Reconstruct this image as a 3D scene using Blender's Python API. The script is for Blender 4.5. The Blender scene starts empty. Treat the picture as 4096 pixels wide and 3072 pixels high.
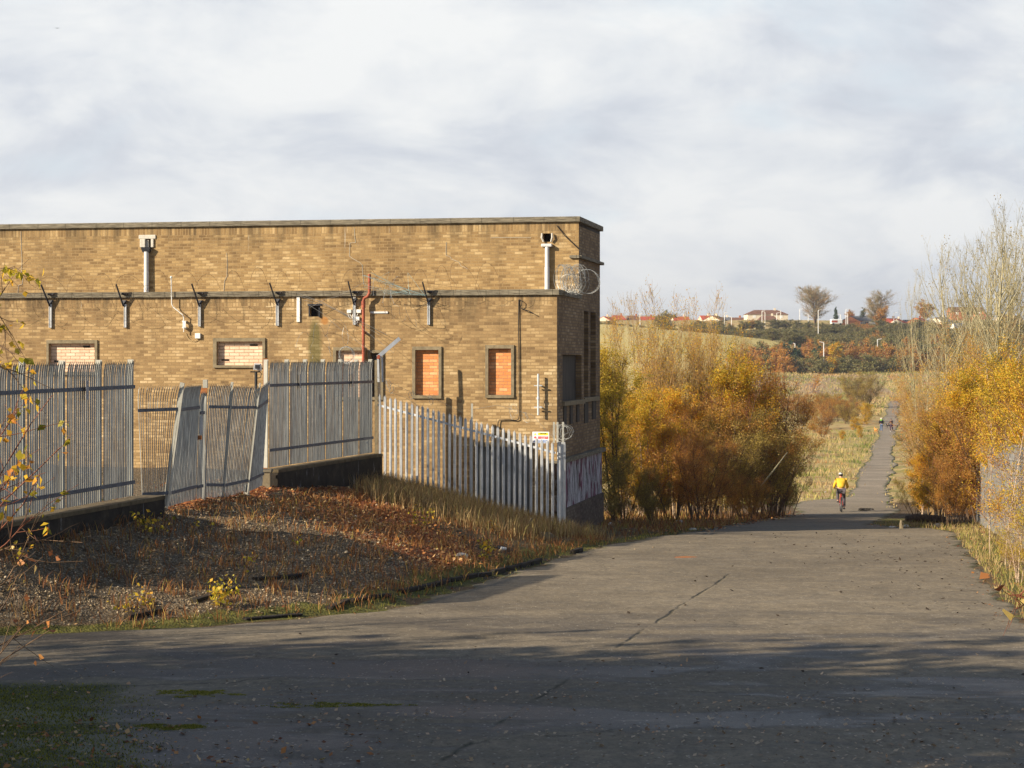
import bpy, bmesh, math, random
import numpy as np
from mathutils import Vector, Matrix, Quaternion
R = math.radians
sc = bpy.context.scene
col = sc.collection

# ------------------------------------------------------------------ camera
F = 8167.0; CX = 2048.0; HY = 1449.0          # focal length, centre and horizon in photograph pixels
cam_d = bpy.data.cameras.new('camera'); cam = bpy.data.objects.new('camera', cam_d); col.objects.link(cam)
cam.location = (0, 0, 0); cam.rotation_euler = (R(90), 0, 0)
cam_d.sensor_width = 36; cam_d.lens = 36 * F / 4096; cam_d.shift_y = -(1536 - HY) / 4096
cam_d.clip_start = 0.5; cam_d.clip_end = 30000
sc.camera = cam

# ------------------------------------------------------------------ light
SUN_EL = R(26); SUN_AZ = R(27)                 # light travels towards +X, turned 30 deg towards +Y
ldir = Vector((math.cos(SUN_AZ) * math.cos(SUN_EL), math.sin(SUN_AZ) * math.cos(SUN_EL), -math.sin(SUN_EL)))
sd = bpy.data.lights.new('sun', 'SUN'); sd.energy = 5.0; sd.angle = R(0.5); sd.color = (1.0, 0.86, 0.66)
sun = bpy.data.objects.new('sun', sd); col.objects.link(sun)
sun.rotation_euler = ldir.to_track_quat('-Z', 'Y').to_euler(); sun.location = (-40, -20, 40)

W = bpy.data.worlds.new('World'); sc.world = W; W.use_nodes = True
nt = W.node_tree; N = nt.nodes; L = nt.links; N.clear()
out = N.new('ShaderNodeOutputWorld'); bg = N.new('ShaderNodeBackground'); bg.inputs[1].default_value = 0.06
sky = N.new('ShaderNodeTexSky'); sky.sky_type = 'NISHITA'; sky.sun_disc = False
sky.sun_elevation = SUN_EL
to_sun = -ldir
sky.sun_rotation = math.atan2(to_sun.x, to_sun.y)
sky.air_density = 1.0; sky.dust_density = 0.5; sky.ozone_density = 1.2
tc = N.new('ShaderNodeTexCoord')
sep = N.new('ShaderNodeSeparateXYZ'); L.new(tc.outputs['Generated'], sep.inputs[0])
def wm(op, a, b=None, c=None, clamp=False):
    m = N.new('ShaderNodeMath'); m.operation = op; m.use_clamp = clamp
    for i, v in enumerate((a, b, c)):
        if v is None: continue
        if isinstance(v, (int, float)): m.inputs[i].default_value = v
        else: L.new(v, m.inputs[i])
    return m.outputs[0]
# cloud deck: directions projected on a high layer, flattened towards the horizon
zz = wm('ADD', wm('MAXIMUM', sep.outputs[2], 0.0), 0.34)
cmb = N.new('ShaderNodeCombineXYZ')
L.new(wm('DIVIDE', sep.outputs[0], zz), cmb.inputs[0]); L.new(wm('DIVIDE', sep.outputs[1], zz), cmb.inputs[1])
def wn(scale, detail, rough, off, dist=0.0):
    mp = N.new('ShaderNodeMapping'); L.new(cmb.outputs[0], mp.inputs[0]); mp.inputs['Location'].default_value = off
    n = N.new('ShaderNodeTexNoise'); n.inputs['Scale'].default_value = scale; n.inputs['Detail'].default_value = detail
    n.inputs['Roughness'].default_value = rough; n.inputs['Distortion'].default_value = dist
    L.new(mp.outputs[0], n.inputs[0]); return n.outputs[0]
def wramp(f, stops):
    r = N.new('ShaderNodeValToRGB'); el = r.color_ramp.elements
    while len(el) < len(stops): el.new(0.5)
    for e, (p, c) in zip(el, stops): e.position = p; e.color = (*c, 1)
    L.new(f, r.inputs[0]); return r.outputs[0]
nA = wn(1.9, 9, 0.52, (3.1, 1.7, 0), 0.3)
nB = wn(4.6, 9, 0.62, (7.3, 4.2, 0), 0.4)
tone = wm('MULTIPLY_ADD', nB, 0.55, wm('MULTIPLY', nA, 0.45))
ccol = wramp(tone, [(0.37, (5.9, 6.35, 7.1)), (0.44, (6.9, 7.3, 7.9)), (0.50, (8.0, 8.3, 8.6)), (0.58, (9.1, 9.25, 9.25))])
cover = wramp(nA, [(0.30, (.75, .75, .75)), (0.42, (1, 1, 1))])
hz = wramp(sep.outputs[2], [(0.0, (1, 1, 1)), (0.178, (1, 1, 1)), (0.25, (0.05, 0.05, 0.05))])   # broken cloud overhead, a closed deck low down
gapm = N.new('ShaderNodeMix'); gapm.data_type = 'RGBA'; L.new(wramp(nA, [(0.34, (.85, .85, .85)), (0.45, (0, 0, 0))]), gapm.inputs[0]); L.new(ccol, gapm.inputs[6]); gapm.inputs[7].default_value = (7.9, 8.9, 9.5, 1)
ccol = gapm.outputs[2]                                     # thin veils with pale blue showing through
cov = wm('MULTIPLY', cover, hz, clamp=True)
mix = N.new('ShaderNodeMix'); mix.data_type = 'RGBA'
L.new(cov, mix.inputs[0]); L.new(sky.outputs[0], mix.inputs[6]); L.new(ccol, mix.inputs[7])
L.new(mix.outputs[2], bg.inputs[0]); L.new(bg.outputs[0], out.inputs[0])

sc.view_settings.view_transform = 'Standard'; sc.view_settings.look = 'None'
sc.view_settings.exposure = 0.8; sc.view_settings.gamma = 1.0
sc.cycles.max_bounces = 6; sc.cycles.diffuse_bounces = 3; sc.cycles.glossy_bounces = 2
sc.cycles.transmission_bounces = 3; sc.cycles.transparent_max_bounces = 6; sc.cycles.volume_bounces = 0
sc.cycles.use_denoising = True

# ------------------------------------------------------------------ helpers
def P(sx, sy, D):
    """a photograph pixel at distance D"""
    return Vector(((sx - CX) / F * D, D, (HY - sy) / F * D))
def tag(o, label=None, cat=None, group=None, kind=None):
    if label: o['label'] = label
    if cat: o['category'] = cat
    if group: o['group'] = group
    if kind: o['kind'] = kind
    return o
def empty(name, loc=(0, 0, 0), rz=0.0, label=None, cat=None, group=None):
    o = bpy.data.objects.new(name, None); col.objects.link(o); o.location = loc; o.rotation_euler = (0, 0, rz)
    o.empty_display_size = 0.2
    return tag(o, label, cat, group)
class MB:
    def __init__(s): s.v = []; s.f = []; s.mi = []
    def add(s, vs, fs, mi=0):
        b = len(s.v); s.v.extend([tuple(v) for v in vs]); s.f.extend([tuple(i + b for i in f) for f in fs]); s.mi.extend([mi] * len(fs)); return s
    def box(s, x0, x1, y0, y1, z0, z1, mi=0):
        return s.add([(x0, y0, z0), (x1, y0, z0), (x1, y1, z0), (x0, y1, z0), (x0, y0, z1), (x1, y0, z1), (x1, y1, z1), (x0, y1, z1)],
                     [(0, 3, 2, 1), (4, 5, 6, 7), (0, 1, 5, 4), (1, 2, 6, 5), (2, 3, 7, 6), (3, 0, 4, 7)], mi)
    def tube(s, pts, r, n=6, mi=0, cap=True):
        pts = [Vector(p) for p in pts]; rs = r if hasattr(r, '__len__') else [r] * len(pts)
        vs = []; up = None
        for i, p in enumerate(pts):
            d = (pts[min(i + 1, len(pts) - 1)] - pts[max(i - 1, 0)])
            if d.length < 1e-9: d = Vector((0, 0, 1))
            d.normalize()
            if up is None: up = Vector((0, 0, 1)) if abs(d.z) < .9 else Vector((1, 0, 0))
            a = d.cross(up)
            if a.length < 1e-4: a = d.orthogonal()
            a.normalize(); b = d.cross(a).normalized(); up = a.cross(d)
            for k in range(n):
                t = 2 * math.pi * k / n; vs.append(p + (a * math.cos(t) + b * math.sin(t)) * rs[i])
        fs = []
        for i in range(len(pts) - 1):
            for k in range(n):
                k2 = (k + 1) % n; fs.append((i * n + k, i * n + k2, (i + 1) * n + k2, (i + 1) * n + k))
        if cap: fs.append(tuple(range(n - 1, -1, -1))); fs.append(tuple(range((len(pts) - 1) * n, len(pts) * n)))
        return s.add(vs, fs, mi)
    def beam(s, p0, p1, w, h, mi=0, up=(0, 0, 1)):
        p0 = Vector(p0); p1 = Vector(p1); d = (p1 - p0).normalized(); u = Vector(up)
        a = d.cross(u)
        if a.length < 1e-3: a = d.orthogonal()
        a.normalize(); b = a.cross(d).normalized(); vs = []
        for p in (p0, p1):
            for (i, j) in ((-1, -1), (1, -1), (1, 1), (-1, 1)): vs.append(p + a * (i * w / 2) + b * (j * h / 2))
        return s.add(vs, [(0, 3, 2, 1), (4, 5, 6, 7), (0, 1, 5, 4), (1, 2, 6, 5), (2, 3, 7, 6), (3, 0, 4, 7)], mi)
    def ball(s, c, r, nu=10, nv=7, mi=0):
        rx, ry, rz = (r, r, r) if not hasattr(r, '__len__') else r
        vs = [(c[0], c[1], c[2] - rz)]
        for j in range(1, nv):
            t = -math.pi / 2 + math.pi * j / nv
            for i in range(nu):
                p = 2 * math.pi * i / nu; vs.append((c[0] + rx * math.cos(t) * math.cos(p), c[1] + ry * math.cos(t) * math.sin(p), c[2] + rz * math.sin(t)))
        vs.append((c[0], c[1], c[2] + rz)); fs = []
        for i in range(nu): fs.append((0, 1 + (i + 1) % nu, 1 + i))
        for j in range(nv - 2):
            for i in range(nu):
                a = 1 + j * nu + i; b = 1 + j * nu + (i + 1) % nu; fs.append((a, b, b + nu, a + nu))
        t = len(vs) - 1
        for i in range(nu): fs.append((t, 1 + (nv - 2) * nu + i, 1 + (nv - 2) * nu + (i + 1) % nu))
        return s.add(vs, fs, mi)
    def build(s, name, mat, parent=None, smooth=False, bevel=0.0):
        me = bpy.data.meshes.new(name); me.from_pydata(s.v, [], s.f); me.update()
        for m in (mat if isinstance(mat, (list, tuple)) else [mat]): me.materials.append(m)
        if any(s.mi): me.polygons.foreach_set('material_index', s.mi)
        if smooth: me.polygons.foreach_set('use_smooth', [True] * len(s.f))
        o = bpy.data.objects.new(name, me); col.objects.link(o)
        if parent: o.parent = parent
        if bevel:
            b = o.modifiers.new('bevel', 'BEVEL'); b.width = bevel; b.segments = 2; b.limit_method = 'ANGLE'
        return o
def npmesh(name, V, Q, mat, tint=None, attrs=None, parent=None, link=True, smooth=False):
    """fast mesh: V (n,3), Q (m,k) index array"""
    me = bpy.data.meshes.new(name); V = np.asarray(V, np.float32); Q = np.asarray(Q, np.int32)
    me.vertices.add(len(V)); me.vertices.foreach_set('co', V.ravel())
    k = Q.shape[1]; me.loops.add(Q.size); me.loops.foreach_set('vertex_index', Q.ravel())
    me.polygons.add(len(Q)); me.polygons.foreach_set('loop_start', np.arange(0, Q.size, k, dtype=np.int32))
    me.polygons.foreach_set('loop_total', np.full(len(Q), k, np.int32))
    if smooth: me.polygons.foreach_set('use_smooth', np.ones(len(Q), bool))
    if tint is not None: attrs = dict(attrs or {}, tint=tint)
    for an, av in (attrs or {}).items():
        a = me.attributes.new(an, 'FLOAT', 'POINT'); a.data.foreach_set('value', np.asarray(av, np.float32))
    me.update(calc_edges=True); me.materials.append(mat)
    if not link: return me
    o = bpy.data.objects.new(name, me); col.objects.link(o)
    if parent: o.parent = parent
    return o

# ------------------------------------------------------------------ materials
class NT:
    def __init__(s, name):
        s.m = bpy.data.materials.new(name); s.m.use_nodes = True; s.t = s.m.node_tree; s.N = s.t.nodes; s.L = s.t.links
        s.b = s.N['Principled BSDF']; s.b.inputs['Roughness'].default_value = 0.85
        s.b.inputs['Specular IOR Level'].default_value = 0.3
        s.tc = None
    def coord(s, kind='Object'):
        if s.tc is None: s.tc = s.N.new('ShaderNodeTexCoord')
        return s.tc.outputs[kind]
    def map(s, v, scale=(1, 1, 1), loc=(0, 0, 0), rot=(0, 0, 0)):
        m = s.N.new('ShaderNodeMapping'); s.L.new(v, m.inputs[0]); m.inputs['Scale'].default_value = scale
        m.inputs['Location'].default_value = loc; m.inputs['Rotation'].default_value = rot; return m.outputs[0]
    def noise(s, v, scale, detail=4, rough=.55, dist=0.0):
        n = s.N.new('ShaderNodeTexNoise'); s.L.new(v, n.inputs[0]); n.inputs['Scale'].default_value = scale
        n.inputs['Detail'].default_value = detail; n.inputs['Roughness'].default_value = rough; n.inputs['Distortion'].default_value = dist
        return n.outputs[0]
    def voro(s, v, scale, feature='F1', out='Distance', rnd=1.0):
        n = s.N.new('ShaderNodeTexVoronoi'); s.L.new(v, n.inputs[0]); n.inputs['Scale'].default_value = scale; n.feature = feature
        n.inputs['Randomness'].default_value = rnd
        return n.outputs[out]
    def ramp(s, f, stops, interp='LINEAR'):
        r = s.N.new('ShaderNodeValToRGB'); r.color_ramp.interpolation = interp; el = r.color_ramp.elements
        while len(el) < len(stops): el.new(0.5)
        for e, (p, c) in zip(el, stops):
            e.position = p; c = (c, c, c) if isinstance(c, (int, float)) else c; e.color = (*c, 1)
        s.L.new(f, r.inputs[0]); return r.outputs[0]
    def math(s, op, a, b=None, c=None, clamp=False):
        m = s.N.new('ShaderNodeMath'); m.operation = op; m.use_clamp = clamp
        for i, v in enumerate((a, b, c)):
            if v is None: continue
            if isinstance(v, (int, float)): m.inputs[i].default_value = v
            else: s.L.new(v, m.inputs[i])
        return m.outputs[0]
    def mix(s, f, a, b, mode='MIX'):
        m = s.N.new('ShaderNodeMix'); m.data_type = 'RGBA'; m.blend_type = mode
        for i, v in ((0, f), (6, a), (7, b)):
            if isinstance(v, (int, float)): m.inputs[i].default_value = v if i == 0 else (v, v, v, 1)
            elif isinstance(v, tuple): m.inputs[i].default_value = (*v, 1)
            else: s.L.new(v, m.inputs[i])
        return m.outputs[2]
    def attr(s, name, out='Fac'):
        a = s.N.new('ShaderNodeAttribute'); a.attribute_name = name; return a.outputs[out]
    def sep(s, v):
        m = s.N.new('ShaderNodeSeparateXYZ'); s.L.new(v, m.inputs[0]); return m.outputs
    def comb(s, x, y, z=0.0):
        m = s.N.new('ShaderNodeCombineXYZ')
        for i, v in enumerate((x, y, z)):
            if isinstance(v, (int, float)): m.inputs[i].default_value = v
            else: s.L.new(v, m.inputs[i])
        return m.outputs[0]
    def geo(s, out='Position'):
        g = s.N.new('ShaderNodeNewGeometry'); return g.outputs[out]
    def orand(s):
        return s.N.new('ShaderNodeObjectInfo').outputs['Random']
    def col(s, c):
        if isinstance(c, tuple): s.b.inputs['Base Color'].default_value = (*c, 1)
        else: s.L.new(c, s.b.inputs['Base Color'])
        return s
    def rough(s, r):
        if isinstance(r, (int, float)): s.b.inputs['Roughness'].default_value = r
        else: s.L.new(r, s.b.inputs['Roughness'])
        return s
    def bump(s, h, strength=.5, dist=.01):
        b = s.N.new('ShaderNodeBump'); b.inputs['Strength'].default_value = strength; b.inputs['Distance'].default_value = dist
        s.L.new(h, b.inputs['Height']); s.L.new(b.outputs[0], s.b.inputs['Normal']); return s
def simple(name, c, rough=.8, metal=0.0, var=.15, scale=6, bump=0.0):
    t = NT(name); n = t.noise(t.coord(), scale, 5, .6)
    k = t.ramp(n, [(.3, tuple(x * (1 - var) for x in c)), (.7, tuple(min(1, x * (1 + var)) for x in c))])
    t.col(k).rough(rough); t.b.inputs['Metallic'].default_value = metal
    if bump: t.bump(n, bump, .02)
    return t.m
def leafmat(name, stops, trans=.45, glossy=True):
    """leaves: colour by a random value on each leaf, shifted a little from tree to tree"""
    t = NT(name); f = t.math('ADD', t.attr('tint'), t.math('MULTIPLY_ADD', t.orand(), .24, -.12), clamp=True)
    c = t.ramp(f, stops); t.col(c).rough(.55)
    t.b.inputs['Specular IOR Level'].default_value = .35 if glossy else .1
    tr = t.N.new('ShaderNodeBsdfTranslucent'); t.L.new(c, tr.inputs[0])
    mx = t.N.new('ShaderNodeMixShader'); mx.inputs[0].default_value = trans
    t.L.new(t.b.outputs[0], mx.inputs[1]); t.L.new(tr.outputs[0], mx.inputs[2]); t.L.new(mx.outputs[0], t.N['Material Output'].inputs[0])
    return t.m
M = {}
M['galv'] = (lambda t: (t.col(t.ramp(t.noise(t.coord(), 3, 6, .7), [(.3, (.42, .44, .46)), (.55, (.58, .60, .62)), (.75, (.70, .71, .71))])).rough(.5), t.b.inputs['Metallic'].__setattr__('default_value', .25), t.m)[-1])(NT('galvanised'))
M['galvdark'] = (lambda t: (t.col(t.mix(t.ramp(t.noise(t.map(t.coord(), (7, 7, 1)), 1.3, 5, .7), [(.60, 0), (.72, .8)]), t.ramp(t.noise(t.map(t.coord(), (14, 14, .5)), 2.5, 5, .7), [(.34, (.13, .13, .13)), (.5, (.33, .34, .32)), (.66, (.58, .59, .55))]), (.20, .12, .07))).rough(.55), t.b.inputs['Metallic'].__setattr__('default_value', .2), t.m)[-1])(NT('weathered_galvanised'))
M['railsteel'] = simple('dark_rail_steel', (.10, .11, .135), .6, .2, .25, 9)
M['whitepost'] = simple('pale_steel', (.47, .46, .40), .5, 0, .12, 5)
M['darkmetal'] = simple('dark_metal', (.035, .037, .045), .5, .3, .3, 12)
M['blackplastic'] = simple('black_plastic', (.02, .02, .022), .45)
M['rust'] = simple('rusty_steel', (.33, .13, .045), .85, 0, .4, 8)
M['redpipe'] = simple('red_painted_iron', (.33, .085, .045), .6, 0, .35, 10)
M['whiteplastic'] = simple('white_plastic', (.78, .78, .74), .5, 0, .05, 6)
M['greypipe'] = simple('grey_pipe', (.62, .62, .62), .5, 0, .08, 8)
M['cement'] = simple('cement', (.55, .52, .45), .95, 0, .15, 14, .4)
M['void'] = simple('near_black_interior', (.012, .011, .010), 1.0)  # near-black colour for the backs of wall holes and for air bricks
M['wire'] = simple('razor_wire', (.34, .35, .34), .5, .3, .2, 30)
M['rustwire'] = simple('rusty_wire', (.12, .075, .045), .8, 0, .3, 30)
M['bluewire'] = simple('blue_twine', (.30, .42, .42), .7, 0, .2, 30)
# ------------------------------------------------------------------ terrain
XL = np.array([(-80, -40), (10, -30), (26, -14), (28.3, -8.4), (28.8, -6.6), (29.8, -4.6), (32.4, -2.03), (36, -1.1), (40.4, -.05), (45, 1.0), (49.6, 2.18), (53.6, 3.8), (57, 5.1), (60, 6.0), (75, 9.5), (90, 13), (97, 13.4), (103, 14.8), (106, 17.0), (110, 17.9), (150, 25.6), (260, 46.7), (465, 85.9)], float)
XR = np.array([(-80, 3), (10, 5), (31.6, 7.95), (37, 8.8), (41.7, 9.7), (50, 11.1), (57, 12.4), (59, 12.2), (61, 11.4), (64, 11.3), (75, 13.7), (90, 16.9), (100, 18.6), (110, 20.6), (150, 28.0), (260, 49.2), (465, 88.3)], float)
ZR = np.array([(-200, 0), (-60, -.6), (-6, -1.6), (0, -1.75), (4, -2.1), (9, -3.0), (12, -3.34), (17, -3.49), (30, -3.88), (45, -4.33), (54, -4.6), (60, -4.87), (70, -5.44), (90, -6.62), (110, -7.2), (150, -7.95), (200, -8.4), (260, -8.8), (465, -9.0), (9000, -9.0)], float)
def sstep(t): t = np.clip(t, 0, 1); return t * t * (3 - 2 * t)
rngG = np.random.default_rng(11)
_w = [(rngG.uniform(0, 6.28), rngG.uniform(0, 6.28), rngG.uniform(0, 6.28)) for _ in range(24)]
def wnoise(x, y, wl, k0=0):
    """smooth pseudo-noise made of rotated sines, about -1..1"""
    s = 0
    for i in range(5):
        a, p, q = _w[(k0 + i) % 24]; f = 6.283 / wl * (1 + .37 * i)
        s = s + np.sin((x * math.cos(a) + y * math.sin(a)) * f + p) * np.sin((x * math.sin(a) - y * math.cos(a)) * f * .8 + q) / (1 + .3 * i)
    return s / 2.2
ANCH = [(-8.9, 27.6, -2.75), (-8.0, 30, -2.72), (-7.55, 32, -2.72), (-6.7, 36, -2.68), (-6.1, 40.5, -2.7), (-5.4, 45, -2.75), (-4.5, 49.2, -3.05), (-3.6, 53, -3.2),
        (-2.3, 53.3, -3.5), (-1.1, 53.1, -3.83), (0, 52.9, -4.12), (1.15, 52.6, -4.42), (-10, 40, -2.8), (-8, 50, -3.0), (-14, 45, -3.0), (-12, 32, -2.8), (-3, 57, -3.4), (1.2, 54.2, -4.6), (2.6, 62, -5.0), (-1, 55, -4.0),
        (-5.76, 36, -3.0), (-3.5, 38, -3.17), (-4.1, 45, -3.04), (-1.03, 43.2, -3.9), (-5.2, 32.5, -3.37), (-3.0, 48, -3.2), (-1.8, 49, -3.55), (-2.2, 40, -3.5), (-3.4, 34.3, -3.55), (-6.9, 31, -3.2), (-6.5, 29.6, -3.66), (0.4, 49, -4.2), (2.4, 53.5, -4.62), (4.5, 58, -4.78)]
for y, x in XL[3:14]:
    ANCH.append((x, y, float(np.interp(y, ZR[:, 0], ZR[:, 1]))))
_A = np.array(ANCH)
def _tps(r): return np.where(r > 1e-6, r * r * np.log(np.maximum(r, 1e-6)), 0)
_n = len(_A); _K = _tps(np.hypot(_A[:, None, 0] - _A[None, :, 0], _A[:, None, 1] - _A[None, :, 1])) + .15 * np.eye(_n)
_Pm = np.c_[np.ones(_n), _A[:, :2]]; _S = np.block([[_K, _Pm], [_Pm.T, np.zeros((3, 3))]])
_C = np.linalg.solve(_S, np.r_[_A[:, 2], 0, 0, 0])
def tps(x, y):
    r = np.hypot(x[..., None] - _A[:, 0], y[..., None] - _A[:, 1]); return _tps(r) @ _C[:_n] + _C[_n] + _C[_n + 1] * x + _C[_n + 2] * y
def ground_z(x, y, rough=True):
    x = np.asarray(x, float); y = np.asarray(y, float); x, y = np.broadcast_arrays(x, y)
    z = np.interp(y, ZR[:, 0], ZR[:, 1])
    xl = np.interp(y, XL[:, 0], XL[:, 1]); xr = np.interp(y, XR[:, 0], XR[:, 1])
    zone = (y > 20) & (y < 75) & (x > -40)
    left = sstep((xl + .1 - x) / .8) * sstep((y - 24) / 3) * sstep((68 - y) / 8) * sstep((x + 24) / 8)
    if zone.any():
        zt = np.zeros_like(z); zt[zone] = tps(np.clip(x[zone], -13, 9), y[zone])
        z = z + np.where(left > 0, left * (zt - z), 0)
    dr = np.maximum(x - xr, 0); z = z + sstep(dr / 6) * .35 * sstep((y - 5) / 10) * sstep((70 - y) / 20)
    # field hill far left, ridge of spoil, long slope up to the estate
    crest = np.interp(x, [-900, -50, 31, 70, 91, 104, 125], [25, 23, 21.9, 18.6, 16.2, 12, 4])
    fld = sstep((y - 570) / 125) * crest
    ridge = 6.9 * np.exp(-((y - 530) / 34.) ** 2) * sstep((x - 30) / 40) * (.86 + .10 * wnoise(x, y, 60, 3) + .04 * wnoise(x, y, 17, 9))
    ridge2 = 3.2 * np.exp(-((y - 455) / 22.) ** 2) * np.exp(-((x - 66) / 13.) ** 2)
    rise = np.interp(y, [560, 620, 700, 800, 860, 900, 960], [0, 3.5, 9.5, 18, 24, 27.5, 28.5]) + 3 * sstep((y - 900) / 900)
    hill = 84 * np.exp(-((y - 5200) / 900.) ** 2) * (np.exp(-((x - 330) / 330.) ** 2) + .86 * np.exp(-((x - 1150) / 420.) ** 2) + .8 * np.exp(-((x + 900) / 900.) ** 2) + .7 * np.exp(-((x - 2600) / 900.) ** 2))
    z = z + np.maximum(fld, rise) + ridge + hill
    if rough:
        off = np.maximum(np.maximum(xl - x, x - xr), 0); k = sstep(off / 1.2)
        z = z + k * (.035 * wnoise(x, y, 1.1, 2) + .06 * wnoise(x, y, 3.7, 7)) * sstep((y + 5) / 10)
        z = z + sstep((y - 95) / 60) * k * (.25 * wnoise(x, y, 14, 5) + .1 * wnoise(x, y, 5, 1))
        z = z + .012 * wnoise(x, y, 2.6, 4) * (1 - k)
    return z
def gz(x, y): return float(ground_z(np.array([x]), np.array([y]))[0])

# masks live on the mesh as attributes: what covers the soil where
def masks(x, y):
    xl = np.interp(y, XL[:, 0], XL[:, 1]); xr = np.interp(y, XR[:, 0], XR[:, 1])
    dl = xl - x; dr = x - xr; n = wnoise(x, y, 1.7, 6) * .35
    near = sstep((75 - y) / 10) * sstep((y - 20) / 4)
    moss = np.clip(1 - np.abs(dl - .45 + n * .7) / .75, 0, 1) * near + np.clip(1 - np.abs(dr - .4 + n) / .8, 0, 1) * sstep((y + 5) / 10) * (y < 75)
    gravel = sstep((dl - .5 + n) / .8) * near * sstep((-.9 + n * 2 - (x + .34 * (y - 38))) / 1.2 + .5)
    litter = np.exp(-(((x + 3.2 - .32 * (y - 44) * -1) / 2.1) ** 2)) * sstep((y - 36.5) / 3) * sstep((51.5 - y) / 3) * (dl > .6)
    litter = np.maximum(litter, sstep((y - 36) / 3) * sstep((47 - y) / 3) * np.clip(1 - np.abs(x + 6.1 - .17 * (y - 40)) / .7, 0, 1))
    straw = sstep((y - 44) / 3) * sstep((dl - .3) / 1) * (y < 60) * sstep((x + 4) / 1.5)
    meadow = sstep((y - 96) / 10)
    heath = np.exp(-((y - 520) / 60.) ** 2) * sstep((x - 35) / 20) * (.75 + .5 * wnoise(x, y, 40, 8))
    fieldm = sstep((y - 565) / 30) * sstep((112 - x) / 15) * sstep((900 - y) / 60)
    return dict(moss=np.clip(moss, 0, 1), gravel=gravel, litter=np.clip(litter, 0, 1), straw=np.clip(straw, 0, 1), meadow=meadow, heath=np.clip(heath, 0, 1), field=fieldm)

ys = [-200, -150, -110, -80, -55, -35, -20, -10, -4, 0]
y = 0.0
while y < 6300:
    y += .16 if 20 < y < 62 else (.5 if y < 20 else max(.4, y * .0075)); ys.append(y)
ys = np.array(ys); nx = 261; t = np.linspace(-1, 1, nx); kk = 4.0
s = np.sinh(kk * t) / math.sinh(kk)
wY = np.maximum(75, np.abs(ys) * 1.1)
Xg = s[None, :] * wY[:, None]; Yg = np.repeat(ys[:, None], nx, 1)
Xg = Xg + np.minimum(np.maximum(Yg, 0) * .10, 60)      # centre the fine columns on what is looked at
Zg = ground_z(Xg, Yg)
idx = np.arange(len(ys) * nx).reshape(len(ys), nx)
Q = np.stack([idx[:-1, :-1], idx[:-1, 1:], idx[1:, 1:], idx[1:, :-1]], -1).reshape(-1, 4)
mk = masks(Xg.ravel(), Yg.ravel())

t = NT('ground'); g = t.geo(); g2 = t.map(g, (1, 1, 1))
n1 = t.noise(g2, .9, 6, .65); n2 = t.noise(g2, 7, 6, .7); n3 = t.noise(g2, .12, 5, .6); stone = t.voro(g2, 26, 'F1', 'Color'); sd_ = t.voro(g2, 26)
soil = t.ramp(n2, [(.3, (.05, .034, .02)), (.55, (.12, .08, .042)), (.75, (.20, .13, .065))])
stcol = t.ramp(t.sep(stone)[0], [(.0, (.10, .078, .05)), (.5, (.21, .17, .115)), (1, (.36, .31, .23))])
grav = t.mix(t.ramp(sd_, [(.25, 1), (.5, .15)]), soil, stcol)
mossc = t.ramp(n2, [(.3, (.05, .045, .015)), (.55, (.13, .125, .025)), (.75, (.24, .20, .06))])
littc = t.ramp(t.noise(g2, 22, 5, .7), [(.3, (.10, .035, .015)), (.5, (.30, .10, .035)), (.7, (.48, .20, .07))])
strawc = t.ramp(n2, [(.3, (.09, .06, .025)), (.7, (.27, .19, .09))])
def brk(mask, n, w=.5):
    return t.math('MULTIPLY_ADD', t.math('SUBTRACT', n, .5), w * 2.2, mask)
def m01(v, a=.35, b=.6): return t.ramp(v, [(a, 0), (b, 1)])
c = t.mix(m01(brk(t.attr('gravel'), n1)), soil, grav)
c = t.mix(m01(brk(t.attr('straw'), n1)), c, strawc)
c = t.mix(m01(brk(t.attr('litter'), n1, .6)), c, littc)
c = t.mix(m01(brk(t.attr('moss'), n1, .7)), c, mossc)
mead = t.ramp(t.noise(g2, .22, 7, .65), [(.30, (.13, .15, .035)), (.40, (.27, .24, .06)), (.47, (.44, .34, .13)), (.53, (.52, .38, .18)), (.58, (.36, .19, .07)), (.66, (.19, .21, .05))])
mead = t.mix(t.math('MULTIPLY', m01(n2), .5), mead, (.30, .24, .12))
c = t.mix(m01(brk(t.attr('meadow'), n1)), c, mead)
fl = t.ramp(t.noise(t.map(g2, (1, .3, 1)), .06, 6, .6), [(.3, (.42, .35, .12)), (.7, (.56, .45, .20))])
c = t.mix(m01(brk(t.attr('field'), n3)), c, fl)
he = t.ramp(t.noise(t.map(g2, (1, .30, 1)), .13, 8, .72), [(.32, (.20, .10, .07)), (.42, (.27, .19, .13)), (.5, (.38, .28, .17)), (.56, (.24, .25, .07)), (.63, (.32, .13, .07)), (.72, (.30, .23, .14))])
c = t.mix(m01(brk(t.attr('heath'), n3)), c, he)
t.col(c).rough(.95); t.bump(t.math('ADD', t.math('MULTIPLY', sd_, -.6), n2), .8, .05)
M['ground'] = t.m
og = npmesh('ground', np.c_[Xg.ravel(), Yg.ravel(), Zg.ravel()], Q, M['ground'], attrs=mk, smooth=True)
tag(og, kind='structure')

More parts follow.
